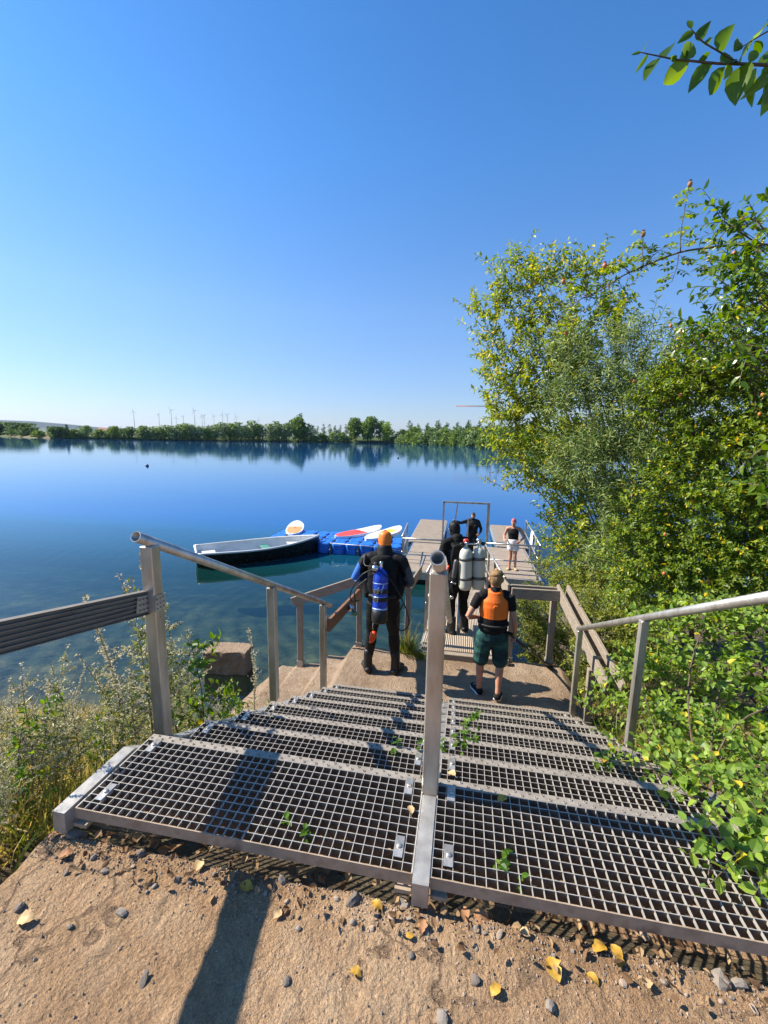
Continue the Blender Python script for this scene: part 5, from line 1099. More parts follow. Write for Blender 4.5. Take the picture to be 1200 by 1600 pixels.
def shrub(name, label, root_at, blobs, mat, L, wr, gap, cov, cat='shrub', tpl=T4, shoot=(0.18, 0.42), droop=0.25, up=0.35, bark='twig_bark', clear=True, stems=True, parts='foliage', spread=0.75, zsq=0.9, hips=0, hipmat='rose_hip', thick=0.012):
    root = empty(name, tuple(root_at), 0, label, cat); R0 = np.array(root_at, float); bag = LeafBag(); st = LeafBag(); hp = []
    for (bx, by, br, dep) in blobs:
        c = atd(bx, by, dep); r = br*dep/F_PX
        nl = cov*PI*r*r/(L*L*wr*1.1); per = 0.5*(shoot[0]+shoot[1])/gap; ns = max(4, int(nl/per))
        u = rdir(ns)*(rng.random((ns, 1))**0.45)*r*spread*np.array([1.1, 1.15, zsq]); P0 = c+u
        dirn = unit(unit(u)*0.55 + unit(c-R0)*0.55 + np.array([0, 0, up]) + rdir(ns)*0.55)
        ln = rng.uniform(*shoot, ns); K = 6; t = np.linspace(0, 1, K)
        bend = np.array([0, 0, -1.0])*droop + rdir(ns)*0.12
        P = P0[:, None, :] + dirn[:, None, :]*(t[None, :, None]*ln[:, None, None]) + bend[:, None, :]*(t[None, :, None]**2*ln[:, None, None])
        if clear: ok = keep_clear(P).all(1); P = P[ok]; ln = ln[ok]; ns = len(P)
        if ns == 0: continue
        st.add(*tubes_np(P, np.broadcast_to(np.linspace(0.0028, 0.0009, K), (ns, K))*(L/0.05)**0.5, 3))
        m = max(3, int(round(per))); tt = np.linspace(0.08, 1.0, m)[None, :]*(1-0.06*rng.random((ns, m))); x = tt*(K-1); i0 = np.minimum(x.astype(int), K-2); f = (x-i0)[..., None]
        ii = np.arange(ns)[:, None]; A = P[ii, i0]*(1-f)+P[ii, i0+1]*f; tan = unit(P[ii, i0+1]-P[ii, i0])
        ph = (np.arange(m)*2.4)[None, :]+rng.random((ns, 1))*6.28+rng.normal(size=(ns, m))*0.3
        e1 = unit(np.cross(tan, np.array([0.31, 0.2, 0.93]))); e2 = np.cross(tan, e1); rad = e1*np.cos(ph)[..., None]+e2*np.sin(ph)[..., None]
        D = unit(tan*0.55+rad*0.85+np.array([0, 0, -0.12])); Nn = unit(np.array([-0.25, -0.05, 0.9])+rdir(ns*m).reshape(ns, m, 3)*0.6)
        sz = L*rng.uniform(0.6, 1.15, (ns, m))*np.where(tt > 0.9, 0.7, 1.0); q = ns*m
        bag.add(*leaf_arrays(A.reshape(q, 3), D.reshape(q, 3), Nn.reshape(q, 3), sz.ravel(), sz.ravel()*wr*0.5, tpl, 0.35, rng.uniform(-0.05, 0.35, q)))
        if stems and rng.random() < 0.6:                                   # a bough from the root into this part of the crown and twigs from it to the shoots
            mid = R0+(c-R0)*np.array([0.35, 0.35, 0.62])+rng.normal(size=3)*0.12; tq = np.linspace(0, 1, 10)[:, None]; B = (1-tq)**2*R0+2*tq*(1-tq)*mid+tq**2*c
            if (not clear) or keep_clear(B[3:]).all(): st.add(*tubes_np(B[None], (np.linspace(thick, 0.004, 10))[None], 6))
            sel = rng.random(ns) < 0.10; q0 = P[sel, 0]; s_ = rng.uniform(0.6, 1.0, len(q0)); bi = np.minimum((s_*9).astype(int), 9); TQ = B[bi]; tw = np.linspace(0, 1, 4)[None, :, None]
            TW = TQ[:, None, :]*(1-tw)+q0[:, None, :]*tw+np.array([0, 0, 1.0])*(tw*(1-tw))*0.15*np.linalg.norm(q0-TQ, axis=1)[:, None, None]
            if clear: TW = TW[keep_clear(TW).all(1)]
            if len(TW): st.add(*tubes_np(TW, np.broadcast_to(np.linspace(0.004, 0.002, 4), (len(TW), 4)), 3))
        if hips and rng.random() < hips:
            for k in rng.choice(ns, min(ns, 2), False): hp.append(P[k, -1])
    for o_, nm in ((bag.build(parts, mat), parts), (st.build('stems', bark), 'stems')):
        if o_ is not None: under(root, o_)
    for p in hp:
        m = MB(); m.ball((0, 0, 0), 0.011*max(1, L/0.035), 8, 6, (1, 1, 1.2)); m.lathe([(0.004, 0.012), (0.007, 0.017), (0, 0.016)], 6); o = m.build('rose_hip', hipmat); under(root, o); o.location = Vector(p)
        o.matrix_parent_inverse = Matrix.Translation(-Vector(root.location))
    return root
gz = lambda x, y: float(ground_z(np.array([x]), np.array([y]))[0])
shrub('tall_shrub', 'tall pale green shrub with small oval leaves leaning out over the water beside the dock', (4.3, 6.6, gz(4.3, 6.6)),
      [(795, 425, 22, 5.9), (775, 495, 24, 5.9), (742, 497, 13, 5.9), (808, 470, 32, 5.9), (845, 440, 30, 5.7), (835, 515, 38, 5.8), (790, 555, 30, 5.9), (765, 525, 15, 5.9), (772, 590, 22, 5.9), (805, 610, 38, 5.8), (850, 580, 45, 5.6), (905, 470, 32, 5.4), (880, 430, 24, 5.5), (925, 432, 24, 5.2), (900, 535, 42, 5.5), (955, 485, 28, 5.2), (960, 535, 34, 5.2), (775, 645, 20, 5.9), (815, 655, 38, 5.8), (860, 640, 40, 5.7), (800, 700, 26, 5.8), (835, 715, 38, 5.7), (862, 765, 38, 5.7), (828, 752, 20, 5.8), (890, 815, 40, 5.6), (800, 772, 11, 5.9), (862, 830, 20, 5.7), (900, 870, 34, 5.6), (910, 590, 40, 5.4), (890, 700, 40, 5.5)], 'leaves_oval', 0.078, 0.5, 0.025, 7.5, shoot=(0.22, 0.58), thick=0.02, spread=0.7)
shrub('willow_shrub', 'grey green willow shrub with narrow leaves in the middle of the right thicket', (4.6, 5.2, gz(4.6, 5.2)),
      [(905, 640, 45, 5.0), (950, 610, 48, 4.9), (985, 560, 38, 4.7), (905, 735, 50, 5.0), (965, 715, 55, 4.8), (1000, 645, 48, 4.7), (1035, 580, 40, 4.6), (940, 810, 50, 4.9), (900, 560, 36, 5.1), (1010, 790, 50, 4.7), (915, 885, 36, 4.9), (975, 880, 45, 4.8)], 'leaves_willow', 0.085, 0.22, 0.018, 6.5, shoot=(0.3, 0.6), droop=0.15, up=0.6, thick=0.018)
shrub('rose_bush', 'dense wild rose bush with yellowing leaves and red hips at the right edge', (4.6, 3.6, gz(4.6, 3.6)),
      [(1050, 640, 52, 4.3), (1100, 605, 48, 4.1), (1150, 570, 48, 3.9), (1105, 700, 62, 4.2), (1165, 680, 60, 4.0), (1050, 755, 58, 4.3), (1000, 830, 50, 4.4), (1120, 800, 66, 4.1), (1190, 780, 55, 3.9), (1045, 860, 56, 4.3), (1110, 880, 58, 4.1), (960, 900, 42, 4.4), (1170, 870, 58, 3.9), (1195, 610, 45, 3.8), (1085, 545, 26, 4.1), (1240, 660, 60, 3.7), (1250, 780, 60, 3.7), (1235, 560, 45, 3.7), (1240, 880, 60, 3.7), (1020, 925, 45, 4.3), (1090, 940, 50, 4.1), (1160, 950, 50, 3.9), (1075, 590, 40, 4.2), (1170, 510, 34, 3.6), (1135, 535, 26, 3.8), (1198, 460, 30, 3.5), (1195, 405, 16, 3.3), (1240, 480, 50, 3.5)], 'leaves_rose', 0.05, 0.55, 0.018, 8.5, shoot=(0.18, 0.4), droop=0.4, hips=0.75, thick=0.014)
shrub('low_shrub', 'low yellow green shrub behind the timber fence at the landing', (3.5, 5.6, gz(3.5, 5.6)),
      [(840, 985, 28, 6.7), (872, 1000, 34, 6.4), (836, 1032, 22, 6.3), (868, 1042, 26, 6.0), (895, 1062, 22, 5.4), (818, 955, 16, 7.2), (838, 935, 18, 7.4), (860, 955, 24, 7.0), (828, 965, 22, 6.2), (845, 1000, 22, 6.0), (880, 965, 34, 5.6), (895, 1000, 34, 5.4), (935, 960, 40, 5.2), (950, 1005, 38, 5.0), (885, 925, 30, 5.9), (925, 915, 34, 5.6), (985, 960, 40, 5.0), (1000, 1010, 40, 4.8), (868, 905, 16, 6.2), (848, 888, 12, 6.5), (828, 1010, 16, 5.9), (905, 1045, 24, 5.6), (975, 1035, 26, 5.0)], 'leaves_low', 0.045, 0.42, 0.016, 7.5, shoot=(0.15, 0.4), droop=0.2, up=0.5, thick=0.01)
shrub('creeping_vine', 'bright green creeping vine spilling over the right edge of the metal stairs', (2.75, 1.3, gz(2.75, 1.3)),
      [(1050, 985, 44, 3.5), (1105, 970, 46, 3.3), (1165, 985, 50, 3.1), (1000, 1055, 36, 3.7), (1060, 1050, 48, 3.4), (1130, 1060, 56, 3.1), (1190, 1080, 50, 2.8), (968, 1095, 20, 3.8), (1010, 1125, 32, 3.5), (1075, 1130, 46, 3.1), (1150, 1150, 52, 2.8), (1195, 1190, 46, 2.5), (1110, 1195, 42, 2.75), (1050, 1185, 24, 2.9), (1250, 1100, 60, 2.5), (1250, 1220, 60, 2.3), (1200, 1230, 40, 2.3), (1130, 1180, 30, 2.6), (925, 1118, 12, 4.0)], 'leaves_vine', 0.054, 0.62, 0.023, 4.6, cat='vine', tpl=T8, shoot=(0.15, 0.38), droop=0.3, up=0.2, clear=False, thick=0.006, zsq=0.7)
shrub('fruit_branch', 'broad leaved bough reaching in from the right edge at head height', (5.4, 1.9, gz(5.4, 1.9)),
      [(1195, 425, 22, 2.6), (1185, 470, 26, 2.6), (1150, 455, 18, 2.7), (1200, 515, 30, 2.5), (1175, 545, 22, 2.6), (1120, 545, 14, 2.8), (1198, 690, 24, 2.3), (1178, 340, 16, 2.7), (1205, 345, 20, 2.6), (1145, 500, 16, 2.7), (1112, 522, 10, 2.8), (1160, 425, 14, 2.7), (1128, 440, 8, 2.8), (1130, 345, 7, 2.8), (1190, 390, 14, 2.6), (1195, 760, 14, 2.2), (1240, 450, 50, 2.5), (1245, 560, 50, 2.4), (1200, 800, 14, 2.2)], 'leaves_branch', 0.066, 0.46, 0.026, 4.2, cat='tree branch', tpl=T8, shoot=(0.2, 0.35), droop=0.35, up=0.1, thick=0.012)

shrub('trailing_vine', 'trailing vine with round leaves lying over the right ends of the top treads', (2.75, 0.75, gz(2.75, 0.75)),
      [(1196, 1300, 32, 1.42), (1160, 1296, 20, 1.43), (1168, 1245, 34, 1.74), (1130, 1248, 20, 1.77), (1085, 1222, 14, 1.86), (1192, 1355, 12, 1.31), (1012, 1192, 13, 2.24), (1115, 1325, 6, 1.37), (1050, 1185, 16, 2.28), (1110, 1200, 28, 2.18), (1195, 1195, 40, 1.95), (1250, 1320, 36, 1.4), (1060, 1215, 10, 2.0), (1150, 1340, 6, 1.33), (985, 1185, 9, 2.35), (1035, 1205, 12, 2.1), (1075, 1200, 16, 2.15), (1130, 1215, 24, 2.0), (1175, 1275, 30, 1.55), (1140, 1280, 16, 1.55), (1205, 1340, 24, 1.33), (960, 1165, 6, 2.6), (1100, 1245, 10, 1.8), (1178, 1330, 14, 1.36)], 'leaves_vine', 0.044, 0.66, 0.022, 3.8, cat='vine', tpl=T8, shoot=(0.07, 0.2), droop=0.2, up=0.25, clear=False, thick=0.004, zsq=0.6)
shrub('dense_thicket', 'dark dense thicket filling in behind the willow and rose bushes', (6.2, 7.4, gz(6.2, 7.4)),
      [(870, 700, 50, 7.4), (900, 770, 55, 7.3), (955, 690, 60, 7.2), (985, 780, 65, 7.0), (1045, 690, 65, 6.9), (1080, 790, 70, 6.7), (1150, 720, 70, 6.6), (1190, 820, 70, 6.4), (900, 850, 45, 7.3), (960, 860, 55, 7.1), (1050, 880, 60, 6.8), (1140, 900, 65, 6.5), (990, 620, 50, 7.2), (1090, 610, 55, 7.0), (1180, 620, 60, 6.8), (1250, 740, 70, 6.4), (920, 905, 40, 7.2), (860, 640, 34, 7.5)], 'leaves_rose', 0.085, 0.5, 0.03, 6.5, shoot=(0.25, 0.55), droop=0.3, up=0.3, thick=0.02)
def cane():
    """the long arching rose cane with its side shoots, leaflets and hips"""
    root = empty('rose_cane', tuple(atd(1205, 383, 2.9)), 0, 'long arching rose cane with small leaflets and hips against the sky', 'rose cane')
    pts = [(1290, 470, 2.7), (1250, 400, 2.8), (1200, 383, 2.9), (1150, 383, 3.0), (1100, 388, 3.1), (1060, 395, 3.2), (1015, 412, 3.3), (975, 430, 3.45), (935, 455, 3.6), (900, 472, 3.75), (868, 505, 3.9)]
    low = [tuple(Vector((4.4, 2.3, gz(4.4, 2.3)))), tuple(Vector((4.1, 2.2, 0.6)))]
    P = spl([Vector(p) for p in low]+[Vector(atd(*p)) for p in pts], 6); m = MB(); m.tube(P, list(np.linspace(.011, .0035, len(P))), 7); under(root, m.build('stem', 'twig_bark'))
    sides = [[(1063, 394, 3.2), (1064, 360, 3.2), (1071, 320, 3.2), (1078, 288, 3.2)], [(1005, 416, 3.3), (1004, 390, 3.3), (1005, 366, 3.3)], [(1060, 396, 3.2), (1058, 415, 3.2), (1050, 440, 3.2)], [(1120, 388, 3.1), (1130, 365, 3.0), (1160, 345, 2.9)], [(1140, 384, 3.0), (1160, 360, 2.9), (1190, 335, 2.8)], [(985, 426, 3.4), (965, 412, 3.4), (945, 415, 3.4)], [(950, 445, 3.5), (955, 470, 3.5), (950, 490, 3.5)], [(1010, 414, 3.3), (1020, 400, 3.3), (1040, 385, 3.3)], [(1100, 390, 3.1), (1110, 410, 3.1), (1120, 430, 3.1)], [(1170, 384, 3.0), (1165, 405, 2.9), (1150, 425, 2.9)], [(925, 460, 3.6), (905, 445, 3.6), (880, 440, 3.6)], [(905, 470, 3.7), (890, 490, 3.7), (885, 520, 3.7)]]
    bag = LeafBag(); m = MB(); hips = []
    for s in sides:
        Q = spl([Vector(atd(*p)) for p in s], 5); m.tube(Q, list(np.linspace(.0045, .0018, len(Q))), 5)
        for i in range(1, len(Q)):
            dr = rng.normal(size=3); dr[2] = abs(dr[2])*0.4-0.2; dr = dr/np.linalg.norm(dr); base = np.array(Q[i]); tip = base+dr*0.085+np.array([0, 0, -0.02]); m.tube([Vector(base), Vector((base+tip)/2+np.array([0, 0, .008])), Vector(tip)], [.0014, .0012, .0008], 4)
            sd = np.cross(dr, [0, 0, 1.0]); sd = sd/np.linalg.norm(sd); A = []; D = []
            for t in (.35, .65, .92):
                for e in (1, -1): A.append(base+(tip-base)*t); D.append(sd*e+dr*0.5+np.array([0, 0, -.15]))
            A.append(tip); D.append(dr); n = len(A); bag.add(*leaf_arrays(np.array(A), np.array(D), np.array([[-.2, -.2, .9]])+rng.normal(size=(n, 3))*.35, rng.uniform(.030, .046, n), .0115, T8, .35, .2))
        hips.append(Q[-1])
    under(root, m.build('side_shoots', 'twig_bark')); under(root, bag.build('leaves', 'leaves_rose'))
    for k, p in enumerate(hips[:2]+hips[3:6:2]+hips[10:]):
        h = MB(); h.ball((0, 0, 0), .017, 10, 8, (1, 1, 1.25)); h.lathe([(.006, .019), (.013, .028), (.004, .026), (0, .024)], 7, smooth=False); o = h.build('rose_hip', 'leaf_brown' if k < 2 else 'rose_hip'); under(root, o); o.location = p
cane()
def top_branch():
    """the twig with big oval leaves hanging into the upper right corner"""
    root = empty('overhanging_branch', tuple(atd(1215, 105, 1.25)), 0, 'leafy twig with large oval leaves hanging into the sky at upper right', 'tree branch'); d = 1.25
    Z = lambda x, y: (960+x*.2, y*.2)
    m = MB()
    for path in ([(2600, 900), (1900, 640), (1500, 540), (1200, 510), (1000, 500), (800, 495), (590, 475), (480, 465), (330, 435), (200, 408)], [(980, 500), (830, 410), (690, 325), (615, 245), (600, 225)], [(1500, 540), (1350, 180), (1200, 245), (1080, 315), (950, 395)]):
        P = spl([Vector(atd(*Z(x, y), d+0.00012*(x-800)*.2)) for x, y in path], 5); m.tube(P, list(np.linspace(.0062 if path[0][0] == 2600 else .0028, .0013, len(P))), 6)
    under(root, m.build('twig', 'bark'))
    LV = [(210, 408, 130, 430, .30), (218, 402, 265, 310, .3), (265, 415, 165, 575, .22), (345, 455, 228, 622, .5), (400, 452, 440, 345, .8), (590, 472, 360, 668, .5), (520, 470, 645, 318, .55), (640, 312, 742, 178, .45), (600, 228, 575, 148, .45), (620, 250, 494, 332, .5), (735, 480, 575, 728, .42), (650, 482, 758, 405, .5), (865, 520, 722, 760, .45), (830, 505, 955, 425, .75), (800, 385, 918, 205, .6), (1010, 502, 935, 800, .5), (1010, 372, 985, 490, .6), (1110, 525, 1035, 872, .38), (1165, 560, 1000, 800, .45), (1050, 492, 1122, 372, .55), (1085, 285, 1215, 158, .55), (1290, 640, 1140, 805, .6), (1190, 500, 1235, 335, .6), (1250, 560, 1180, 875, .5), (1090, 290, 1010, 440, .3), (1350, 560, 1300, 850, .5), (1330, 450, 1400, 250, .5), (1250, 240, 1240, 60, .5), (760, 500, 700, 560, .7), (1500, 600, 1450, 900, .5), (1160, 575, 1230, 590, .5), (480, 468, 440, 440, .5), (930, 405, 1000, 300, .55), (1100, 320, 1150, 420, .5), (700, 330, 770, 300, .6), (900, 500, 860, 620, .55), (1330, 560, 1230, 760, .5), (1200, 510, 1160, 640, .55), (560, 470, 530, 400, .6), (1240, 240, 1300, 120, .5), (1000, 360, 940, 300, .5)]
    A = np.array([atd(*Z(a, b), d+0.00012*(a-800)*.2) for a, b, *_ in LV]); B = np.array([atd(*Z(c, e), d+0.00012*(a-800)*.2+rng.uniform(-.02, .02)) for a, b, c, e, w in LV]); Ln = np.linalg.norm(B-A, axis=1); w = np.array([q[4] for q in LV])
    tw = (CAM[None]-A); tw = unit(tw); Nn = unit(tw*np.sign(rng.normal(size=(len(A), 1))+0.4)*0.8+rng.normal(size=A.shape)*.45)
    bag = LeafBag(); TL = dict(t=np.array([0, .12, .12, .12, .34, .34, .34, .58, .58, .58, .82, .82, .82, 1.0]), s=np.array([0, -.62, 0, .62, -1, 0, 1, -.93, 0, .93, -.5, 0, .5, 0]), tri=[(0, 2, 1), (0, 3, 2), (10, 11, 13), (11, 12, 13)], quad=[(1, 2, 5, 4), (2, 3, 6, 5), (4, 5, 8, 7), (5, 6, 9, 8), (7, 8, 11, 10), (8, 9, 12, 11)])
    bag.add(*leaf_arrays(A, B-A, Nn, Ln, Ln*w*.5, TL, .42, rng.uniform(.0, .16, len(A)))); under(root, bag.build('leaves', 'leaves_branch', None, True))
top_branch()

# ---------------------------------------------------------------- weeds on the left bank
def weed_proto(kind, seed, h):
    """a stalk with side spikes; kinds: mugwort with pale flower spikes, leafy green, dry"""
    r = np.random.default_rng(seed); K = 12; t = np.linspace(0, 1, K); lean = r.normal(size=2)*0.10
    S = np.stack([lean[0]*t**2*h+0.01*np.sin(t*7+seed), lean[1]*t**2*h+0.01*np.cos(t*6), t*h], -1); st = LeafBag(); st.add(*tubes_np(S[None], np.linspace(.0048, .0014, K)[None]*(0.5+0.5*h), 5)); lf = LeafBag(); fl = LeafBag()
    def along(P, n, L, wr, bag, out=0.8, lo=0.0, hi=1.0, tpl=T4):
        tt = r.uniform(lo, hi, n); x = tt*(len(P)-1); i = np.minimum(x.astype(int), len(P)-2); A = P[i]*(1-(x-i)[:, None])+P[i+1]*(x-i)[:, None]; T = unit(P[i+1]-P[i]); R = unit(r.normal(size=(n, 3))); R = unit(R-T*np.sum(R*T, -1, keepdims=True)); D = unit(T*(1-out)+R*out+np.array([0, 0, .1])); sz = L*r.uniform(.5, 1.2, n)
        bag.add(*leaf_arrays(A, D, unit(np.array([-.2, 0, .9])+r.normal(size=(n, 3))*.6), sz, sz*wr*.5, tpl, .3, r.uniform(-.1, .4, n)))
    if kind == 'mugwort':
        along(S, int(90*h), .055, .25, lf, .8, .05, .75); along(S, 60, .016, .6, fl, .7, .6, 1.0)
        nb = int(18*h)+6
        for k in range(nb):
            z = r.uniform(.35, .95); i = int(z*(K-1)); b = S[i]; a = r.uniform(0, 6.28); L = (1.02-z)*0.42*h*r.uniform(.5, 1.1)+.04; d = np.array([math.cos(a)*.62, math.sin(a)*.62, .8]); q = np.linspace(0, 1, 6)[:, None]; B = b+d*q*L+np.array([math.cos(a), math.sin(a), -.9])*q**2*L*.25
            st.add(*tubes_np(B[None], np.linspace(.0018, .0008, 6)[None], 3)); along(B, int(150*L)+10, .013, .62, fl, .75, .15, 1.0); along(B, int(40*L)+2, .032, .25, lf, .7, .0, .7)
    elif kind == 'leafy':
        along(S, int(50*h)+10, .045, .42, lf, .85, .1, 1.0, T8)
        for k in range(int(14*h)+5):
            z = r.uniform(.1, .95); i = int(z*(K-1)); b = S[i]; a = r.uniform(0, 6.28); L = h*r.uniform(.15, .38); d = np.array([math.cos(a)*.75, math.sin(a)*.75, .7]); q = np.linspace(0, 1, 6)[:, None]; B = b+d*q*L-np.array([0, 0, 1.0])*q**2*L*.2
            st.add(*tubes_np(B[None], np.linspace(.002, .0008, 6)[None], 3)); along(B, int(60*L)+6, .034, .45, lf, .8, .15, 1.0, T8)
    elif kind == 'spire':                          # slender stalk with a long seed spike
        along(S, 240, .018, .55, fl, .72, .42, 1.0); along(S, 14, .05, .2, lf, .7, .02, .5)
        for k in range(8):
            z = r.uniform(.5, .9); i = int(z*(K-1)); b = S[i]; a = r.uniform(0, 6.28); L = .05+.05*r.random(); B = b+np.array([math.cos(a)*.5, math.sin(a)*.5, .9])*np.linspace(0, 1, 4)[:, None]*L; along(B, 14, .013, .6, fl, .7)
    return st, lf, fl
PROTO = {}
def weed(kind, name, label, variants, hs, leaf, flower, group):
    out = []
    for k in range(variants):
        st, lf, fl = weed_proto(kind, 100+k*7+len(kind), hs[k % len(hs)])
        root = empty(name, (0, 0, -50), 0, label, 'weed', group)
        s = st.build('stem', 'dry_stalk' if kind != 'leafy' else 'twig_bark', root)
        if lf.a: lf.build('leaves', leaf, root)
        if fl.a: tag(fl.build('flower_spikes', flower, root), None, None, None, 'stuff')
        out.append([root, hs[k % len(hs)], False])
    return out
WL = {'mugwort': 'tall mugwort weed with pale flower spikes on the left bank', 'leafy': 'bushy bright green weed growing on the left bank', 'spire': 'slender dry seed stalk standing among the left bank weeds'}
WP = {'mugwort': weed('mugwort', 'mugwort', WL['mugwort'], 6, [0.9, 1.0, 0.85, 1.1, 0.95, 1.0], 'leaves_weed', 'weed_flower', 'mugwort weeds on the left bank'),
      'leafy': weed('leafy', 'green_weed', WL['leafy'], 5, [0.55, 0.6, 0.5, 0.65, 0.6], 'leaves_bright', 'weed_flower', 'green weeds on the left bank'),
      'spire': weed('spire', 'seed_stalk', WL['spire'], 3, [1.0, 0.9, 1.1], 'leaves_weed', 'weed_flower', 'seed stalks on the left bank')}
def plant(kind, x, y, h, k=None, z=None):
    P = WP[kind]; p = P[(k if k is not None else int(rng.integers(len(P)))) % len(P)]; o = copy_tree(p[0]) if p[2] else p[0]; p[2] = True
    o.location = (x, y, (gz(x, y) if z is None else z)-0.02); o.rotation_euler = (rng.normal()*.06, rng.normal()*.06, rng.uniform(0, 6.28)); s = h/p[1]; o.scale = (0.5*s+0.5*min(s, 1.2), 0.5*s+0.5*min(s, 1.2), s); return o
for tx, ty, dep, kind in [(25, 1040, 1.75, 'mugwort'), (70, 1048, 1.95, 'spire'), (100, 1030, 2.1, 'mugwort'), (8, 1110, 1.65, 'leafy'), (52, 1017, 1.85, 'mugwort'), (12, 1060, 1.75, 'mugwort'), (85, 1055, 1.95, 'spire'), (135, 1018, 2.15, 'mugwort'), (168, 903, 2.15, 'spire'), (214, 888, 2.3, 'mugwort'), (272, 868, 2.45, 'mugwort'), (236, 925, 2.5, 'mugwort'), (308, 985, 2.6, 'leafy'), (392, 950, 3.3, 'spire'), (297, 975, 2.7, 'mugwort'), (190, 985, 2.2, 'mugwort'), (110, 1085, 1.9, 'mugwort'), (30, 1090, 1.7, 'mugwort'), (280, 930, 2.8, 'mugwort'), (205, 1020, 2.05, 'mugwort'), (160, 1060, 1.95, 'mugwort'), (60, 1100, 1.75, 'mugwort'), (355, 1062, 3.0, 'leafy')]:
    p = atd(tx, ty, dep); plant(kind, p[0], p[1], max(.25, p[2]-gz(p[0], p[1])))
for i in range(150):
    y = rng.uniform(-0.1, 3.3); x = -0.24-abs(rng.normal())*0.75-0.06; x = max(x, -2.6)
    if y > 2.0 and x > -0.45: x -= 0.5
    if y > 1.7 and rng.random() < 0.45: continue
    if x > -2.3 and y > 2.3 and rng.random() < 0.6: continue
    kind = rng.choice(['mugwort', 'leafy', 'spire'], p=[.50, .36, .14]) if y > 0.7 else rng.choice(['mugwort', 'leafy', 'spire'], p=[.72, .10, .18])
    plant(kind, x, y, rng.uniform(.28, .62)*(1.15 if kind != 'leafy' else .85))
for q in WP.values():
    for p in q:
        if not p[2]: plant([k for k in WP if WP[k] is q][0], -0.9, 1.5, .5)

def blades(name, n, area, lo, hi, mat, z_of, width=.0035, label=None, spread=.5, seed=3):
    r = np.random.default_rng(seed); x = r.uniform(area[0], area[1], n); y = r.uniform(area[2], area[3], n); ok = area[4](x, y) if len(area) > 4 else np.ones(n, bool); x, y = x[ok], y[ok]; n = len(x)
    P = np.stack([x, y, z_of(x, y)], -1); L = r.uniform(lo, hi, n); D = unit(np.stack([r.normal(size=n)*spread, r.normal(size=n)*spread, np.ones(n)], -1)); N = unit(r.normal(size=(n, 3)))
    bag = LeafBag(); bag.add(*leaf_arrays(P, D, N, L, width*r.uniform(.6, 1.3, n), dict(t=np.array([0, 0, .5, .5, 1]), s=np.array([-.8, .8, -1, 1, 0]), tri=[(2, 3, 4)], quad=[(0, 1, 3, 2)]), .0, r.uniform(.1, .75, n)))
    return tag(bag.build(name, mat), label, None, None, 'stuff')
clump = lambda x, y: noise(np.stack([x, y, 0*x], -1), 2.2, 3, 31)
lz = lambda x, y: ground_z(x, y)-0.01
blades('grass', 19000, (-2.9, -0.17, -0.75, 2.9, lambda x, y: (clump(x, y) > -.12) & (x < -0.2-0.05*np.clip(y, 0, 2))), .08, .27, 'dry_grass', lz, .0034, 'dry yellow green grass between the weeds of the left bank')
blades('grass', 9000, (-2.6, -0.17, -0.3, 3.2, lambda x, y: clump(x, y) > .0), .08, .22, 'green_grass', lz, .004, 'fresh green grass low on the left bank', seed=5)
blades('grass', 7000, (2.62, 4.6, -0.8, 5.5), .08, .28, 'green_grass', lz, .004, 'green grass under the shrubs of the right bank', seed=6)
def litter(name, n, area, z_of, label, mat='leaf_litter', seed=8, L=(.02, .06)):
    r = np.random.default_rng(seed); x = r.uniform(area[0], area[1], n); y = r.uniform(area[2], area[3], n); P = np.stack([x, y, z_of(x, y)+.012+.03*r.random(n)], -1); D = unit(np.stack([r.normal(size=n), r.normal(size=n), r.normal(size=n)*.3], -1)); N = unit(np.array([0, 0, 1.0])+r.normal(size=(n, 3))*.45)
    l = r.uniform(*L, n); bag = LeafBag(); bag.add(*leaf_arrays(P, D, N, l, l*.3, T8, .5, r.uniform(-.3, .5, n))); return tag(bag.build(name, mat), label, None, None, 'stuff')
litter('leaf_litter', 5200, (2.56, 4.4, -0.9, 4.6), lambda x, y: ground_z(x, y), 'brown dead leaves and bits under the vine of the right bank')
litter('leaf_litter', 900, (0.0, 2.5, 0.06, 1.2), lambda x, y: ground_z(x, y), 'dead leaves lying under the grating treads', seed=9)

def tuft(x, y, z, n, h, mat, label, seed, w=.003):
    r = np.random.default_rng(seed); root = empty('grass_tuft', (x, y, z), 0, label, 'grass tuft'); P = np.stack([r.normal(size=n)*.045, r.normal(size=n)*.035, np.zeros(n)], -1); D = unit(np.stack([P[:, 0]*7+r.normal(size=n)*.25, P[:, 1]*7+r.normal(size=n)*.25, np.ones(n)], -1))
    bag = LeafBag(); bag.add(*leaf_arrays(P, D, unit(r.normal(size=(n, 3))), h*r.uniform(.5, 1.1, n), w*r.uniform(.7, 1.3, n), dict(t=np.array([0, 0, .5, .5, 1]), s=np.array([-.8, .8, -1, 1, 0]), tri=[(2, 3, 4)], quad=[(0, 1, 3, 2)]), 0, r.uniform(.05, .7, n))); bag.build('blades', mat, root)
tuft(0.66, 4.36, -1.56, 220, .30, 'green_grass', 'yellow green grass tuft at the edge of the landing by the gangway', 1); tuft(0.60, 4.40, -1.56, 70, .42, 'dry_grass', 'straw coloured grass tuft leaning out over the water', 2, .002); tuft(0.80, 4.24, -1.56, 120, .14, 'green_grass', 'small green grass tuft beside the gangway corner', 3)

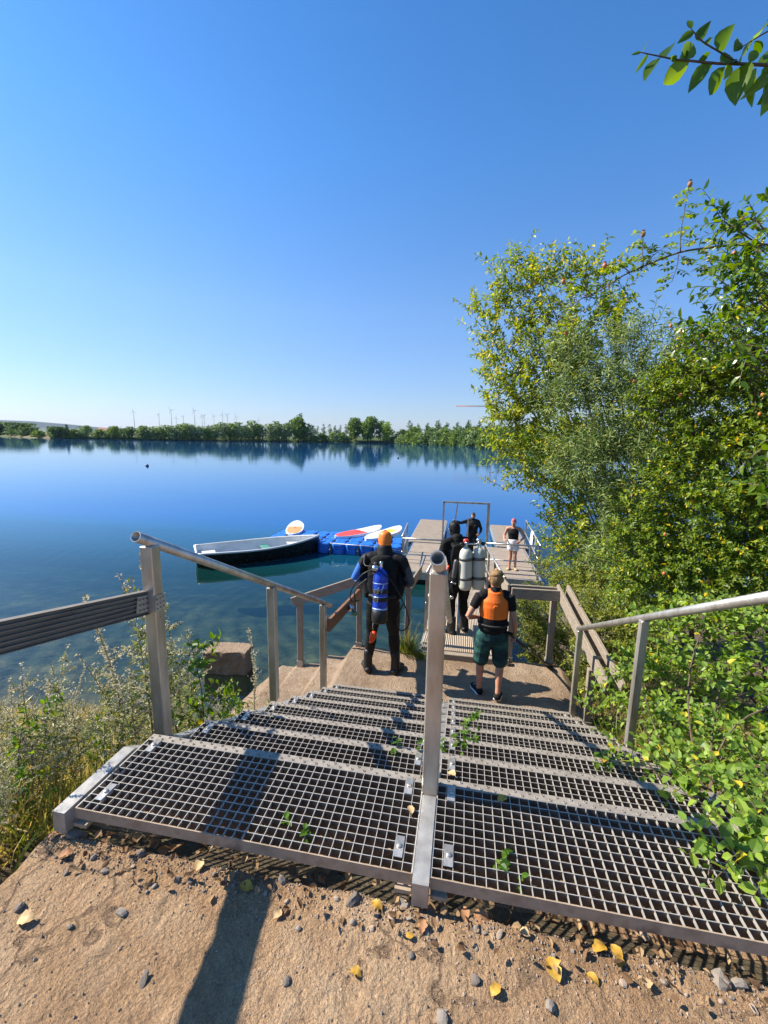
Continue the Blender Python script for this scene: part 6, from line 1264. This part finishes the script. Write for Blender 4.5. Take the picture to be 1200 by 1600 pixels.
# sprouts that come up through the grating
def sprout(i, px, py, k, h, lab):
    z = -RISE*k; p = atz(px, py, z); r = np.random.default_rng(40+i); root = empty('sprout', (p[0], p[1], z-.16), 0, lab, 'sprout', 'green sprouts in the grating'); bag = LeafBag(); st = LeafBag()
    for q in range(3):
        S = np.linspace(0, 1, 6)[:, None]*np.array([r.normal()*.05, r.normal()*.04, .16+h*r.uniform(.6, 1)]); st.add(*tubes_np(S[None], np.linspace(.0016, .0007, 6)[None], 4)); n = 9; tt = r.uniform(.55, 1, n); A = S[-1]*tt[:, None]; D = unit(np.stack([r.normal(size=n), r.normal(size=n), r.uniform(0, .6, n)], -1)); l = r.uniform(.018, .036, n); bag.add(*leaf_arrays(A, D, np.array([[0, 0, 1.0]])+r.normal(size=(n, 3))*.3, l, l*.33, T8, .3, .2))
    st.build('stem', 'twig_bark', root); bag.build('leaves', 'leaves_bright', root)
for i, a in enumerate([(706, 1168, 1, .09, 'low green sprout in the second tread beside the centre post'), (728, 1168, 1, .10, 'leafy green sprout in the second tread right of the centre post'), (722, 1140, 2, .10, 'tall green sprout in the third tread right of the centre post'), (745, 1118, 3, .05, 'small green sprout in the fourth tread right of the centre post'), (632, 1170, 1, .06, 'thin green sprout in the left treads beside the centre post'), (495, 1292, 0, .02, 'tiny green blade in the middle of the left top tread'), (804, 1360, 0, .03, 'single green leaf in the right top tread'), (940, 1190, 1, .04, 'green sprout under the yellow leaf at right')]): sprout(i, *a)

# ---------------------------------------------------------------- fallen leaves, pebbles and crumbs on the pad
def dead_leaf(x, y, z, L, mat, rz, label, group, curl=.35):
    root_m = LeafBag(); n = 9; V = []; F_ = []; r = np.random.default_rng(int(abs(x*1000)+abs(y*777)) % 9999)
    for i in range(n):
        t = i/(n-1); w = .36*L*(math.sin(PI*min(1, t*1.02))**.7)*(1+.12*math.sin(t*23+L*99)); bend = curl*L*(.6*math.sin(t*PI)*r.uniform(.8, 1.2)-.2*t)
        for s in (-1, -.5, 0, .5, 1): V.append((L*(t-.5), s*w*(1+.1*r.normal()), .006+bend*.5+abs(s)**1.5*w*curl*.8+.05*L*r.random()))
    for i in range(n-1): F_ += [(i*5+k, i*5+k+1, (i+1)*5+k+1, (i+1)*5+k) for k in range(4)]
    o = link('fallen_leaf', np_mesh('fallen_leaf', V, np.array(F_), mat, True)); o.location = (x, y, z); o.rotation_euler = (r.normal()*.12, r.normal()*.12, rz); tag(o, label, 'leaf', group)
    s = MB(); s.tube([(-L*.5, 0, .008), (-L*.65, .006, .006), (-L*.85, .004, .004)], .0012, 5); s.build('leaf_stalk', 'dry_stalk', o); return o
def pad_at(x, y): return float(pad_z(np.array([[x]]), np.array([[y]]))[0, 0])
FL = [(385, 1388, .052, 'leaf_yellow', 'bright yellow leaf lying in the dark shadow before the stairs'), (312, 1355, .055, 'leaf_tan', 'pale tan leaf on the ground left of the dark shadow'), (42, 1440, .06, 'leaf_tan', 'pale crumpled leaf near the left edge of the ground'), (865, 1518, .066, 'leaf_yellow', 'large ochre leaf standing curled on the ground at right'), (937, 1487, .055, 'leaf_yellow', 'ochre leaf below the right grating'), (962, 1490, .045, 'leaf_yellow', 'second ochre leaf touching another below the right grating'), (775, 1552, .042, 'leaf_yellow', 'small bright yellow leaf near the bottom edge'), (925, 1535, .04, 'leaf_yellow', 'small curled yellow leaf right of the large ochre one'), (968, 1507, .036, 'leaf_yellow', 'small yellow leaf under the pair of ochre leaves'), (588, 1418, .045, 'leaf_yellow', 'yellow leaf on the ground near the centre stringer'), (432, 1432, .042, 'leaf_tan', 'tan leaf at the right rim of the dark shadow'), (555, 1525, .04, 'leaf_yellow', 'faded yellow leaf flat on bare ground in the middle'), (660, 1450, .045, 'leaf_brown', 'red brown leaf right of the centre stringer'), (750, 1435, .06, 'leaf_brown', 'curled brown leaf among debris right of the centre stringer'), (725, 1432, .05, 'leaf_brown', 'brown leaf nearest the centre stringer debris'), (640, 1466, .03, 'leaf_yellow', 'tiny yellow leaf right of the centre stringer'), (862, 1455, .04, 'leaf_brown', 'rusty leaf under the right front plate'), (104, 1338, .05, 'leaf_brown', 'brown leaf on the ground at the left corner'), (205, 1300, .04, 'leaf_brown', 'orange brown leaf under the left front plate'), (85, 1308, .04, 'leaf_brown', 'dark leaf at the left end of the stairs'), (255, 1325, .036, 'leaf_tan', 'small tan leaf beside the two dark pebbles'), (350, 1362, .03, 'leaf_tan', 'small tan leaf at the left rim of the shadow'), (820, 1462, .036, 'leaf_tan', 'tan leaf below the middle of the right front plate'), (1010, 1540, .036, 'leaf_tan', 'tan leaf next to the grey stones at right')]
for i, (x, y, L, mt, lab) in enumerate(FL):
    p = atz(x, y, -.10); z = pad_at(p[0], p[1]); p = atz(x, y, z); dead_leaf(p[0], p[1], pad_at(p[0], p[1])+.002, L*.86, mt, i*1.7, lab, 'fallen leaves on the ground', .3+.25*((i*37) % 5)/5)
p = atz(785, 1252, 0.002); dead_leaf(p[0], p[1], .004, .042, 'leaf_yellow', .4, 'yellow leaf lying on the right top tread', 'leaves on the treads')
p = atz(941, 1190, -RISE+.002); dead_leaf(p[0], p[1], -RISE+.004, .042, 'leaf_yellow', 1.4, 'yellow leaf lying on the right second tread', 'leaves on the treads')
p = atz(706, 1212, -RISE*1+.002); dead_leaf(p[0], p[1], -RISE+.004, .05, 'leaf_tan', 2.4, 'tan leaf on the second tread beside the centre post', 'leaves on the treads')
p = atz(641, 1268, .002); dead_leaf(p[0], p[1], .004, .035, 'leaf_tan', 2.0, 'small tan leaf on the left top tread near the centre stringer', 'leaves on the treads')
import bmesh
PEB = []
for k in range(6):
    bm = bmesh.new(); bmesh.ops.create_icosphere(bm, subdivisions=2, radius=1.0); co = np.array([v.co for v in bm.verts]); n = noise(co, 1.1, 3, 50+k); n2 = noise(co, 3.5, 2, 60+k); st_ = np.array([[1.25, .9, .62], [1.0, .85, .7], [1.5, .8, .5], [1.1, 1.0, .75], [1.3, .7, .6], [1.0, .95, .85]][k])
    for v, a, b in zip(bm.verts, n, n2): v.co *= (1+a*.9+b*.45); v.co.x *= st_[0]; v.co.y *= st_[1]; v.co.z *= st_[2]
    for mt in ('stone_grey', 'stone_tan', 'stone_dark'):
        me = bpy.data.meshes.new('pebble'); bm.to_mesh(me); me.materials.append(MATS[mt]); me.polygons.foreach_set('use_smooth', np.zeros(len(me.polygons), bool)); PEB.append((mt, me))
    bm.free()
WORD = {'stone_grey': 'grey', 'stone_tan': 'tan', 'stone_dark': 'dark'}
def pebble(x, y, z, s, mt, label, group='pebbles scattered before the stairs'):
    c = [m for t, m in PEB if t == mt]; o = link('pebble', c[int(rng.integers(len(c)))]); o.location = (x, y, z+s*.25); o.scale = (s, s, s); o.rotation_euler = (rng.normal()*.4, rng.normal()*.4, rng.uniform(0, 6.28)); tag(o, label, 'pebble', group); return o
for x, y, s, mt, lab in [(190, 1428, .016, 'stone_grey', 'lone grey pebble on the bare ground at left'), (220, 1335, .016, 'stone_dark', 'dark pebble left of its twin before the left front plate'), (263, 1328, .017, 'stone_dark', 'dark pebble right of its twin before the left front plate'), (278, 1376, .011, 'stone_dark', 'small dark pebble left of the tan leaf'), (32, 1420, .015, 'stone_dark', 'dark stone beside the pale leaf at left'), (118, 1305, .024, 'stone_grey', 'slanting grey stone slab chip at the left foot of the stairs'), (440, 1362, .015, 'stone_tan', 'upper pebble of the little pile in the shadow'), (441, 1376, .014, 'stone_grey', 'lower pebble of the little pile in the shadow'), (452, 1366, .016, 'stone_tan', 'pale pebble of the little pile in the shadow'), (552, 1408, .019, 'stone_dark', 'angular dark stone left of the centre stringer'), (600, 1395, .026, 'stone_tan', 'big tan stone under the front edge left of the centre stringer'), (631, 1414, .023, 'stone_grey', 'round grey stone touching the centre stringer'), (612, 1438, .012, 'stone_tan', 'tan pebble below the round grey stone'), (838, 1438, .022, 'stone_tan', 'pale stone under the right front plate'), (1125, 1535, .024, 'stone_grey', 'large grey stone before the right front plate'), (1155, 1540, .018, 'stone_grey', 'grey stone right of the large one'), (1170, 1500, .026, 'stone_tan', 'tan stone at the right end of the front plate'), (690, 1592, .015, 'stone_grey', 'grey stone cut by the bottom edge'), (448, 1535, .012, 'stone_dark', 'dark crumb on bare ground right of the shadow'), (225, 1533, .013, 'stone_dark', 'dark crumb on bare ground left of the shadow'), (742, 1532, .012, 'stone_dark', 'dark crumb left of the small yellow leaf'), (860, 1573, .014, 'stone_grey', 'grey pebble near the bottom below the large ochre leaf'), (970, 1470, .015, 'stone_grey', 'grey pebble in the stripes of the grating shadow'), (1010, 1455, .018, 'stone_tan', 'tan stone in the stripes of the grating shadow')]:
    p = atz(x, y, -.10); z = pad_at(p[0], p[1]); p = atz(x, y, z); pebble(p[0], p[1], pad_at(p[0], p[1]), s, mt, lab)
for i in range(70):
    x = rng.uniform(-.05, 2.7); y = -.035-abs(rng.normal())*.04 if rng.random() < .8 else rng.uniform(-.45, 0)
    mt = rng.choice(['stone_grey', 'stone_tan', 'stone_dark'], p=[.4, .4, .2]); pebble(x, y, pad_at(x, y), rng.uniform(.004, .010), mt, 'small %s pebble in the gravel strip along the front plates' % WORD[mt], 'gravel pebbles along the front plates')
def crumbs(n, seed):
    r = np.random.default_rng(seed); x = r.uniform(-.1, 3.0, n); y = np.where(r.random(n) < .62, -.02-np.abs(r.normal(size=n))*.06+.02, r.uniform(-.6, .1, n)); z = pad_z(x[None], y[None])[0]; s = r.uniform(.0012, .0045, n)
    V = (np.array([[1, 0, 0], [-1, 0, 0], [0, 1, 0], [0, -1, 0], [0, 0, 1], [0, 0, -1.0]])[None]*r.uniform(.5, 1.3, (n, 6, 1))*s[:, None, None]+np.stack([x, y, z+s*.4], -1)[:, None, :]).reshape(-1, 3)
    F_ = np.array([(0, 2, 4), (2, 1, 4), (1, 3, 4), (3, 0, 4), (2, 0, 5), (1, 2, 5), (3, 1, 5), (0, 3, 5)]); return V, (F_[None]+(np.arange(n)*6)[:, None, None]).reshape(-1, 3)
for mt, n, sd in (('stone_tan', 1500, 1), ('stone_dark', 900, 2), ('stone_grey', 700, 3)):
    V, F_ = crumbs(n, sd); tag(link('gravel', np_mesh('gravel', V, F_, mt, False)), 'fine %s gravel crumbs on the concrete pad' % WORD[mt], None, None, 'stuff')
litter('leaf_litter', 190, (0.1, 2.7, -0.12, -0.01), lambda x, y: pad_z(x[None], y[None])[0]-.006, 'dry leaf scraps in the gravel along the front plates', seed=12, L=(.012, .032))
# ================================================================ THE FAR SHORE
SH = [(-1100, 560), (-800, 470), (-560, 400)] + [tuple(atz(x, y, WATER_Z)[:2]) for x, y in ((60, 684.5), (130, 685.5), (200, 687.0), (300, 688.6), (400, 689.6), (480, 690.6), (560, 691.8), (620, 693.0), (700, 696.2), (780, 699.0))] + [(35, 215), (90, 160), (200, 150), (700, 200)]
SHX = np.array([p[0] for p in SH]); SHY = np.array([p[1] for p in SH])
def shore_y(x): return np.interp(x, SHX, SHY)
def far_z(X, Y):
    d = Y-shore_y(X); z = -3.6+np.clip(d, 0, 8)*0.35; bank = np.exp(-((X+20)/95.0)**2)*6.0
    z = z + bank*sstep(6, 30, d) + 1.0*sstep(10, 80, d)
    p = np.stack([X.ravel(), Y.ravel(), 0*X.ravel()], -1)
    far = sstep(1500, 5200, Y)*(25+20*noise(p, 0.0007, 3, 3).reshape(X.shape))
    ridge = 150*np.exp(-((Y-7000)/1500.0)**2)*(1-sstep(-9000, -5600, X))*(1+0.5*noise(p, 0.0006, 4, 5).reshape(X.shape)) + 45*np.exp(-((Y-7200)/1600.0)**2)*(1-sstep(-6500, -2500, X))
    return z+far+ridge
fy = np.unique(np.concatenate([np.linspace(0, 40, 9), np.linspace(40, 400, 12), np.linspace(400, 3000, 16), np.linspace(3000, 11000, 34)])); fx = steps((-12000, -3000, 250), (-3000, -700, 90), (-700, 300, 12), (300, 1500, 80), (1500, 6000, 300))
Xg, Dg = np.meshgrid(fx, fy); Yg = shore_y(Xg)+Dg-0.5; Zg = far_z(Xg, Yg); Zg[0] = -5.0; nx = len(fx); i_ = (np.arange(len(fy)-1)[:, None]*nx+np.arange(nx-1)[None, :]).ravel()
tag(link('hills', np_mesh('hills', np.stack([Xg, Yg, Zg], -1).reshape(-1, 3), np.stack([i_, i_+1, i_+nx+1, i_+nx], -1), 'far_land', True)), kind='structure')

def crown_mesh(seed, w, h, style, n):
    """lumpy crown of many leaf clumps with gaps, unit metres; styles: round, tall, willow, poplar, bush"""
    r = np.random.default_rng(seed); k = {'round': 9, 'tall': 11, 'willow': 12, 'poplar': 7, 'bush': 8}[style]; C = []; R = []
    for i in range(k):
        a = r.uniform(0, 6.28); t = (i+.5)/k
        prof = {'round': math.sin(PI*(.18+.74*t)), 'tall': math.sin(PI*(.2+.72*t))*.9, 'willow': math.sin(PI*(.25+.6*t)), 'poplar': (1-t)*.9+.12, 'bush': math.cos(t*1.3)}[style]
        rad = w/2*prof*r.uniform(.25, .6); lo = {'bush': .12, 'willow': .16}.get(style, .24); z = h*(lo+(1-lo)*t*.94); q = w/2*prof*r.uniform(.45, .72)+.08*w; C.append((math.cos(a)*rad, math.sin(a)*rad, min(z, h-q*.45))); R.append(q)
    C = np.array(C); R = np.array(R); b = r.choice(k, n, p=R**2/np.sum(R**2)); u = unit(r.normal(size=(n, 3))); rr = r.random(n)**.38; P = C[b]+u*(R[b]*rr)[:, None]*np.array([1, 1, .92]); P[:, 2] = np.clip(P[:, 2], .04*h, h)
    L = (w*.10+.15)*r.uniform(.5, 1.25, n); D = unit(u+r.normal(size=(n, 3))*.7+np.array([0, 0, .2 if style != 'willow' else -.5])); N = unit(u+r.normal(size=(n, 3))*.6+np.array([0, 0, .4]))
    return leaf_arrays(P-D*L[:, None]*.5, D, N, L, L*.42, T4, .3, .1)
CR = {}
def far_tree(px, top, wpx, style, mat, label, back=6.0, group='trees on the far shore', name='tree', seed=0, n=420, base=None):
    """stands on the far shore below the point of the skyline where the photograph has it"""
    d = _ray(px, 690.0); t = 330.0
    for _ in range(30): p = CAM+d*t; t *= 1+0.5*((shore_y(np.array([p[0]]))[0]+back)/p[1]-1)
    x, y = p[0], p[1]; z = float(far_z(np.array([[x]]), np.array([[y]]))[0, 0]); dep = (np.array([x, y, 0])-CAM)@_f; tp = aty(px, top, y); h = max(tp[2]-z, 1.5); w = wpx*dep/F_PX*1.45; n = int(n*1.7)
    root = empty(name, (x, y, z-.2), 0, label, 'bush' if name == 'bush' else 'tree', group); V, F_ = crown_mesh(seed*31+int(px), w, h, style, n); bag = LeafBag(); bag.add(V, F_); bag.build('crown', mat, root)
    m = MB(); m.tube([(0, 0, -.5), (.02*w, 0, h*.3), (0, .02*w, h*.72)], [max(.12, .022*h), max(.09, .016*h), .05], 6); m.build('trunk', 'bark', root); return root
ORD = ['first', 'second', 'third', 'fourth', 'fifth', 'sixth', 'seventh', 'eighth', 'ninth', 'tenth', 'eleventh', 'twelfth', 'thirteenth', 'fourteenth', 'fifteenth', 'sixteenth', 'seventeenth', 'eighteenth', 'nineteenth', 'twentieth', 'twenty first', 'twenty second', 'twenty third', 'twenty fourth']
S = 0
for k, (x, tp, w) in enumerate([(-30, 660, 40), (5, 661, 34), (28, 662, 30), (44, 668, 22)]):
    far_tree(x, tp, w, 'round', 'crown_dark', 'dark broad tree of the wood at the left edge, %s from the left' % ORD[k], 10, 'dark wood at the left edge', seed=1, n=600)
for k, (x, tp, w, st, mt) in enumerate([(62, 673, 14, 'bush', 'crown_green'), (84, 667, 18, 'round', 'crown_dark'), (97, 667, 16, 'round', 'crown_dark'), (106, 661, 8, 'poplar', 'crown_dark'), (118, 671, 18, 'bush', 'crown_green'), (136, 665, 16, 'round', 'crown_silver'), (155, 671, 14, 'round', 'crown_green'), (171, 672, 12, 'bush', 'crown_dark'), (181, 666, 16, 'round', 'crown_green'), (194, 669, 13, 'round', 'crown_dark'), (206, 667, 15, 'round', 'crown_dark')]):
    far_tree(x, tp, w, st, mt, '%s %s tree in the gap left of the willows, %s from the left' % ({'poplar': 'pointed', 'bush': 'low', 'round': 'rounded'}[st], {'crown_green': 'green', 'crown_dark': 'dark green', 'crown_silver': 'silvery'}[mt], ORD[k]), 5, 'scattered trees on the far left shore', seed=2, n=420)
WIL = [(223, 665, 14), (235, 667, 14), (247, 666, 14), (258, 664, 15), (270, 665, 15), (281, 663, 15), (293, 661, 16), (303, 664, 14), (313, 665, 13), (324, 666, 14), (336, 663, 15), (348, 660, 16), (360, 661, 16), (371, 660, 18), (384, 665, 14), (396, 657, 19), (410, 663, 15), (424, 662, 17), (436, 658, 17), (448, 661, 16)]
for k, (x, tp, w) in enumerate(WIL):
    far_tree(x, tp, w, 'willow', 'crown_silver' if k % 3 else 'crown_green', '%s willow in the long row on the far shore, %s from the left' % ('silvery green' if k % 3 else 'fresh green', ORD[k]), 4, 'row of willows on the far shore', 'willow_tree', 3, 520)
far_tree(466, 652, 26, 'tall', 'crown_green', 'tallest dark green tree on the far shore with a narrow top', 5, seed=4, n=900); far_tree(471, 644.5, 13, 'round', 'crown_dark', 'narrow treetop rising above the tallest far shore tree', 8, seed=4, n=300); far_tree(484, 662, 14, 'willow', 'crown_silver', 'pale willow leaning at the right of the tallest far tree', 3, seed=4)
for k, (x, tp, w) in enumerate([(496, 664, 8), (506, 662, 8), (515, 661, 9), (524, 663, 8), (532, 662, 8), (541, 661, 8)]): far_tree(x, tp, w, 'poplar', 'crown_dark', 'small dark tree in the row behind the low bushes, %s from the left' % ORD[k], 60, 'small trees behind the low bushes', seed=5, n=200)
far_tree(556, 652.5, 22, 'tall', 'crown_green', 'left tree of the big cluster in the middle of the far shore', 5, seed=6, n=900); far_tree(579, 651, 24, 'tall', 'crown_green', 'middle and tallest tree of the big far shore cluster', 4, seed=6, n=900); far_tree(594, 657, 16, 'round', 'crown_dark', 'dark rounded tree at the right of the big far shore cluster', 7, seed=6, n=500); far_tree(604, 659, 17, 'round', 'crown_bright', 'light yellow green tree in front of the big far shore cluster', 2.5, seed=6, n=600)
for k, (x, tp, w) in enumerate([(640, 655.5, 11), (653, 660, 9), (668, 659, 10), (683, 655, 13), (698, 659, 10), (714, 658, 10), (731, 655, 13), (747, 657, 12), (764, 658, 11), (780, 656, 13), (797, 658, 13)]): far_tree(x, tp, w, 'poplar', 'crown_dark', 'pointed tree on top of the right far bank, %s from the left' % ORD[k], 26, 'pointed trees on the far bank', seed=7, n=260)
BU = [(490, 681, 14), (505, 677, 15), (520, 675, 16), (534, 676, 15), (545, 681, 12), (616, 683, 14), (628, 679, 16), (640, 675, 18), (654, 676, 18), (668, 675, 18), (682, 674, 19), (697, 676, 18), (711, 674, 20), (726, 675, 19), (740, 673, 20), (755, 675, 20), (771, 672, 22), (788, 674, 24), (810, 672, 26), (835, 672, 26), (862, 673, 28), (890, 674, 28)]
for k, (x, tp, w) in enumerate(BU):
    mt = ('crown_green', 'crown_dark', 'crown_silver', 'crown_green')[k % 4]; far_tree(x, tp, w, 'bush', mt, '%s bush at the far water line, %s of the row from the left' % ({'crown_green': 'green', 'crown_dark': 'dark', 'crown_silver': 'greyish'}[mt], ORD[k]), 2.5, 'bushes on the far bank', 'bush', 8, 420)
for k, (x, tp, w) in enumerate([(628, 671, 20), (648, 667, 22), (672, 668, 22), (694, 668, 22), (716, 667, 24), (738, 667, 24), (762, 666, 24), (786, 666, 26), (815, 664, 28)]): far_tree(x, tp, w, 'bush', ('crown_dark', 'crown_green')[k % 2], '%s bush higher up on the right far bank, %s from the left' % (('dark', 'green')[k % 2], ORD[k]), 14, 'upper bushes on the far bank', 'bush', 9, 360)

def turbine(px, topy, label, Y=4200.0, rot=0.3):
    hub = aty(px, topy, Y); x = hub[0]; z0 = float(far_z(np.array([[x]]), np.array([[Y]]))[0, 0]); h = max(hub[2]-z0, 60); root = empty('wind_turbine', (x, Y, z0), 0, label, 'wind turbine', 'wind turbines on the horizon'); B = 46.0
    m = MB(); m.lathe([(2.9, -5), (2.5, h*.4), (1.7, h-1), (0, h-1)], 10); m.build('tower', 'turbine_white', root); m = MB(); m.box(-1.8, 1.8, -5, 3, h-2, h+2, .5); m.build('nacelle', 'turbine_white', root)
    for k in range(3):
        a = rot+k*2*PI/3; m = MB(); d = Vector((math.sin(a), 0, math.cos(a))); q = Vector((d.z, 0, -d.x)); V = []
        for t, c in ((0, .8), (.12, 1.6), (.5, 1.0), (1, .3)): p = Vector((0, -6, h))+d*B*t; V += [p-q*c+Vector((0, -.3, 0)), p+q*c+Vector((0, -.3, 0)), p+q*c+Vector((0, .4, 0)), p-q*c+Vector((0, .4, 0))]
        Fs = [(i*4+j, i*4+(j+1) % 4, i*4+4+(j+1) % 4, i*4+4+j) for i in range(3) for j in range(4)]+[(0, 1, 2, 3), (12, 13, 14, 15)]; m.add(V, Fs); m.build('blade', 'turbine_white', root)
for k, (x, y, Y) in enumerate([(208.5, 643, 3800), (248, 648, 4300), (267, 641, 3700), (275.5, 653, 5000), (286.3, 651, 4800), (303.5, 641.5, 3600), (315.5, 651, 4700), (318.8, 650, 4500), (334, 650, 4600), (347.3, 648, 4400), (355, 648.5, 4500), (369, 651, 4700), (404, 657, 5200)]): turbine(x, y, 'pale wind turbine on the horizon, %s from the left' % ORD[k], Y, k*.73)

def crane():
    Y = 700.0; top = aty(771, 641, Y); tip = aty(712, 634.5, Y); x = top[0]; z0 = float(far_z(np.array([[x]]), np.array([[Y]]))[0, 0]); root = empty('tower_crane', (x, Y, z0), 0, 'slim tower crane with a long level jib behind the far bank', 'tower crane'); H = tip[2]-z0; L = x-tip[0]
    def lattice(p, q, w, n, name):
        p = Vector(p); q = Vector(q); d = (q-p)/n; a = d.normalized(); u = a.orthogonal().normalized(); v = a.cross(u); m = MB(); cs = [(u+v)*w, (u-v)*w, (-u-v)*w, (v-u)*w]
        for c in cs: m.tube([p+c, q+c], .22, 4)
        for i in range(n):
            for k in range(4): m.tube([p+d*i+cs[k], p+d*(i+1)+cs[(k+1) % 4]], .14, 4)
        m.build(name, 'crane_metal', root)
    lattice((0, 0, -2), (0, 0, H+4), .9, 14, 'mast'); lattice((-L, 0, H), (12, 0, H), .6, 22, 'jib'); m = MB(); m.box(7, 11, -1, 1, H-4, H-.8); m.build('counterweight', 'crane_metal', root); m = MB(); m.box(-1, 1, -2.4, -.9, H-3, H-.3); m.build('cab', 'crane_metal', root)
crane()
def house():
    p = aty(163, 684, 470.0); x = p[0]; z = float(far_z(np.array([[x]]), np.array([[470.0]]))[0, 0]); root = empty('house', (x, 470, z), .2, 'small reddish house between trees on the far left shore', 'house')
    m = MB(); m.box(-6, 6, -4, 4, 0, 5); w = m.build('wall', 'house_wall', root); m = MB(); m.prism([(-4.6, 5), (4.6, 5), (0, 8.6)], 'x', -6.5, 6.5); m.build('roof', 'house_roof', root)
    for k in (-3.5, 0, 3.5): m = MB(); m.box(k-.6, k+.6, -4.06, -3.98, 1.8, 3.4); m.build('window', 'dark_metal', root)
house()

# ================================================================ THE AIR
def haze():
    m = MB(); m.box(-13000, 7500, -220, 12500, -14, 320); t = NT('haze_air'); v = t.n('ShaderNodeVolumePrincipled'); v.inputs['Color'].default_value = (0.62, 0.76, 1.0, 1); v.inputs['Density'].default_value = 0.00003; v.inputs['Anisotropy'].default_value = 0.2
    t.l(v.outputs[0], t.out.inputs['Volume']); tag(m.build('haze', 'haze_air'), None, None, None, 'stuff')
haze()
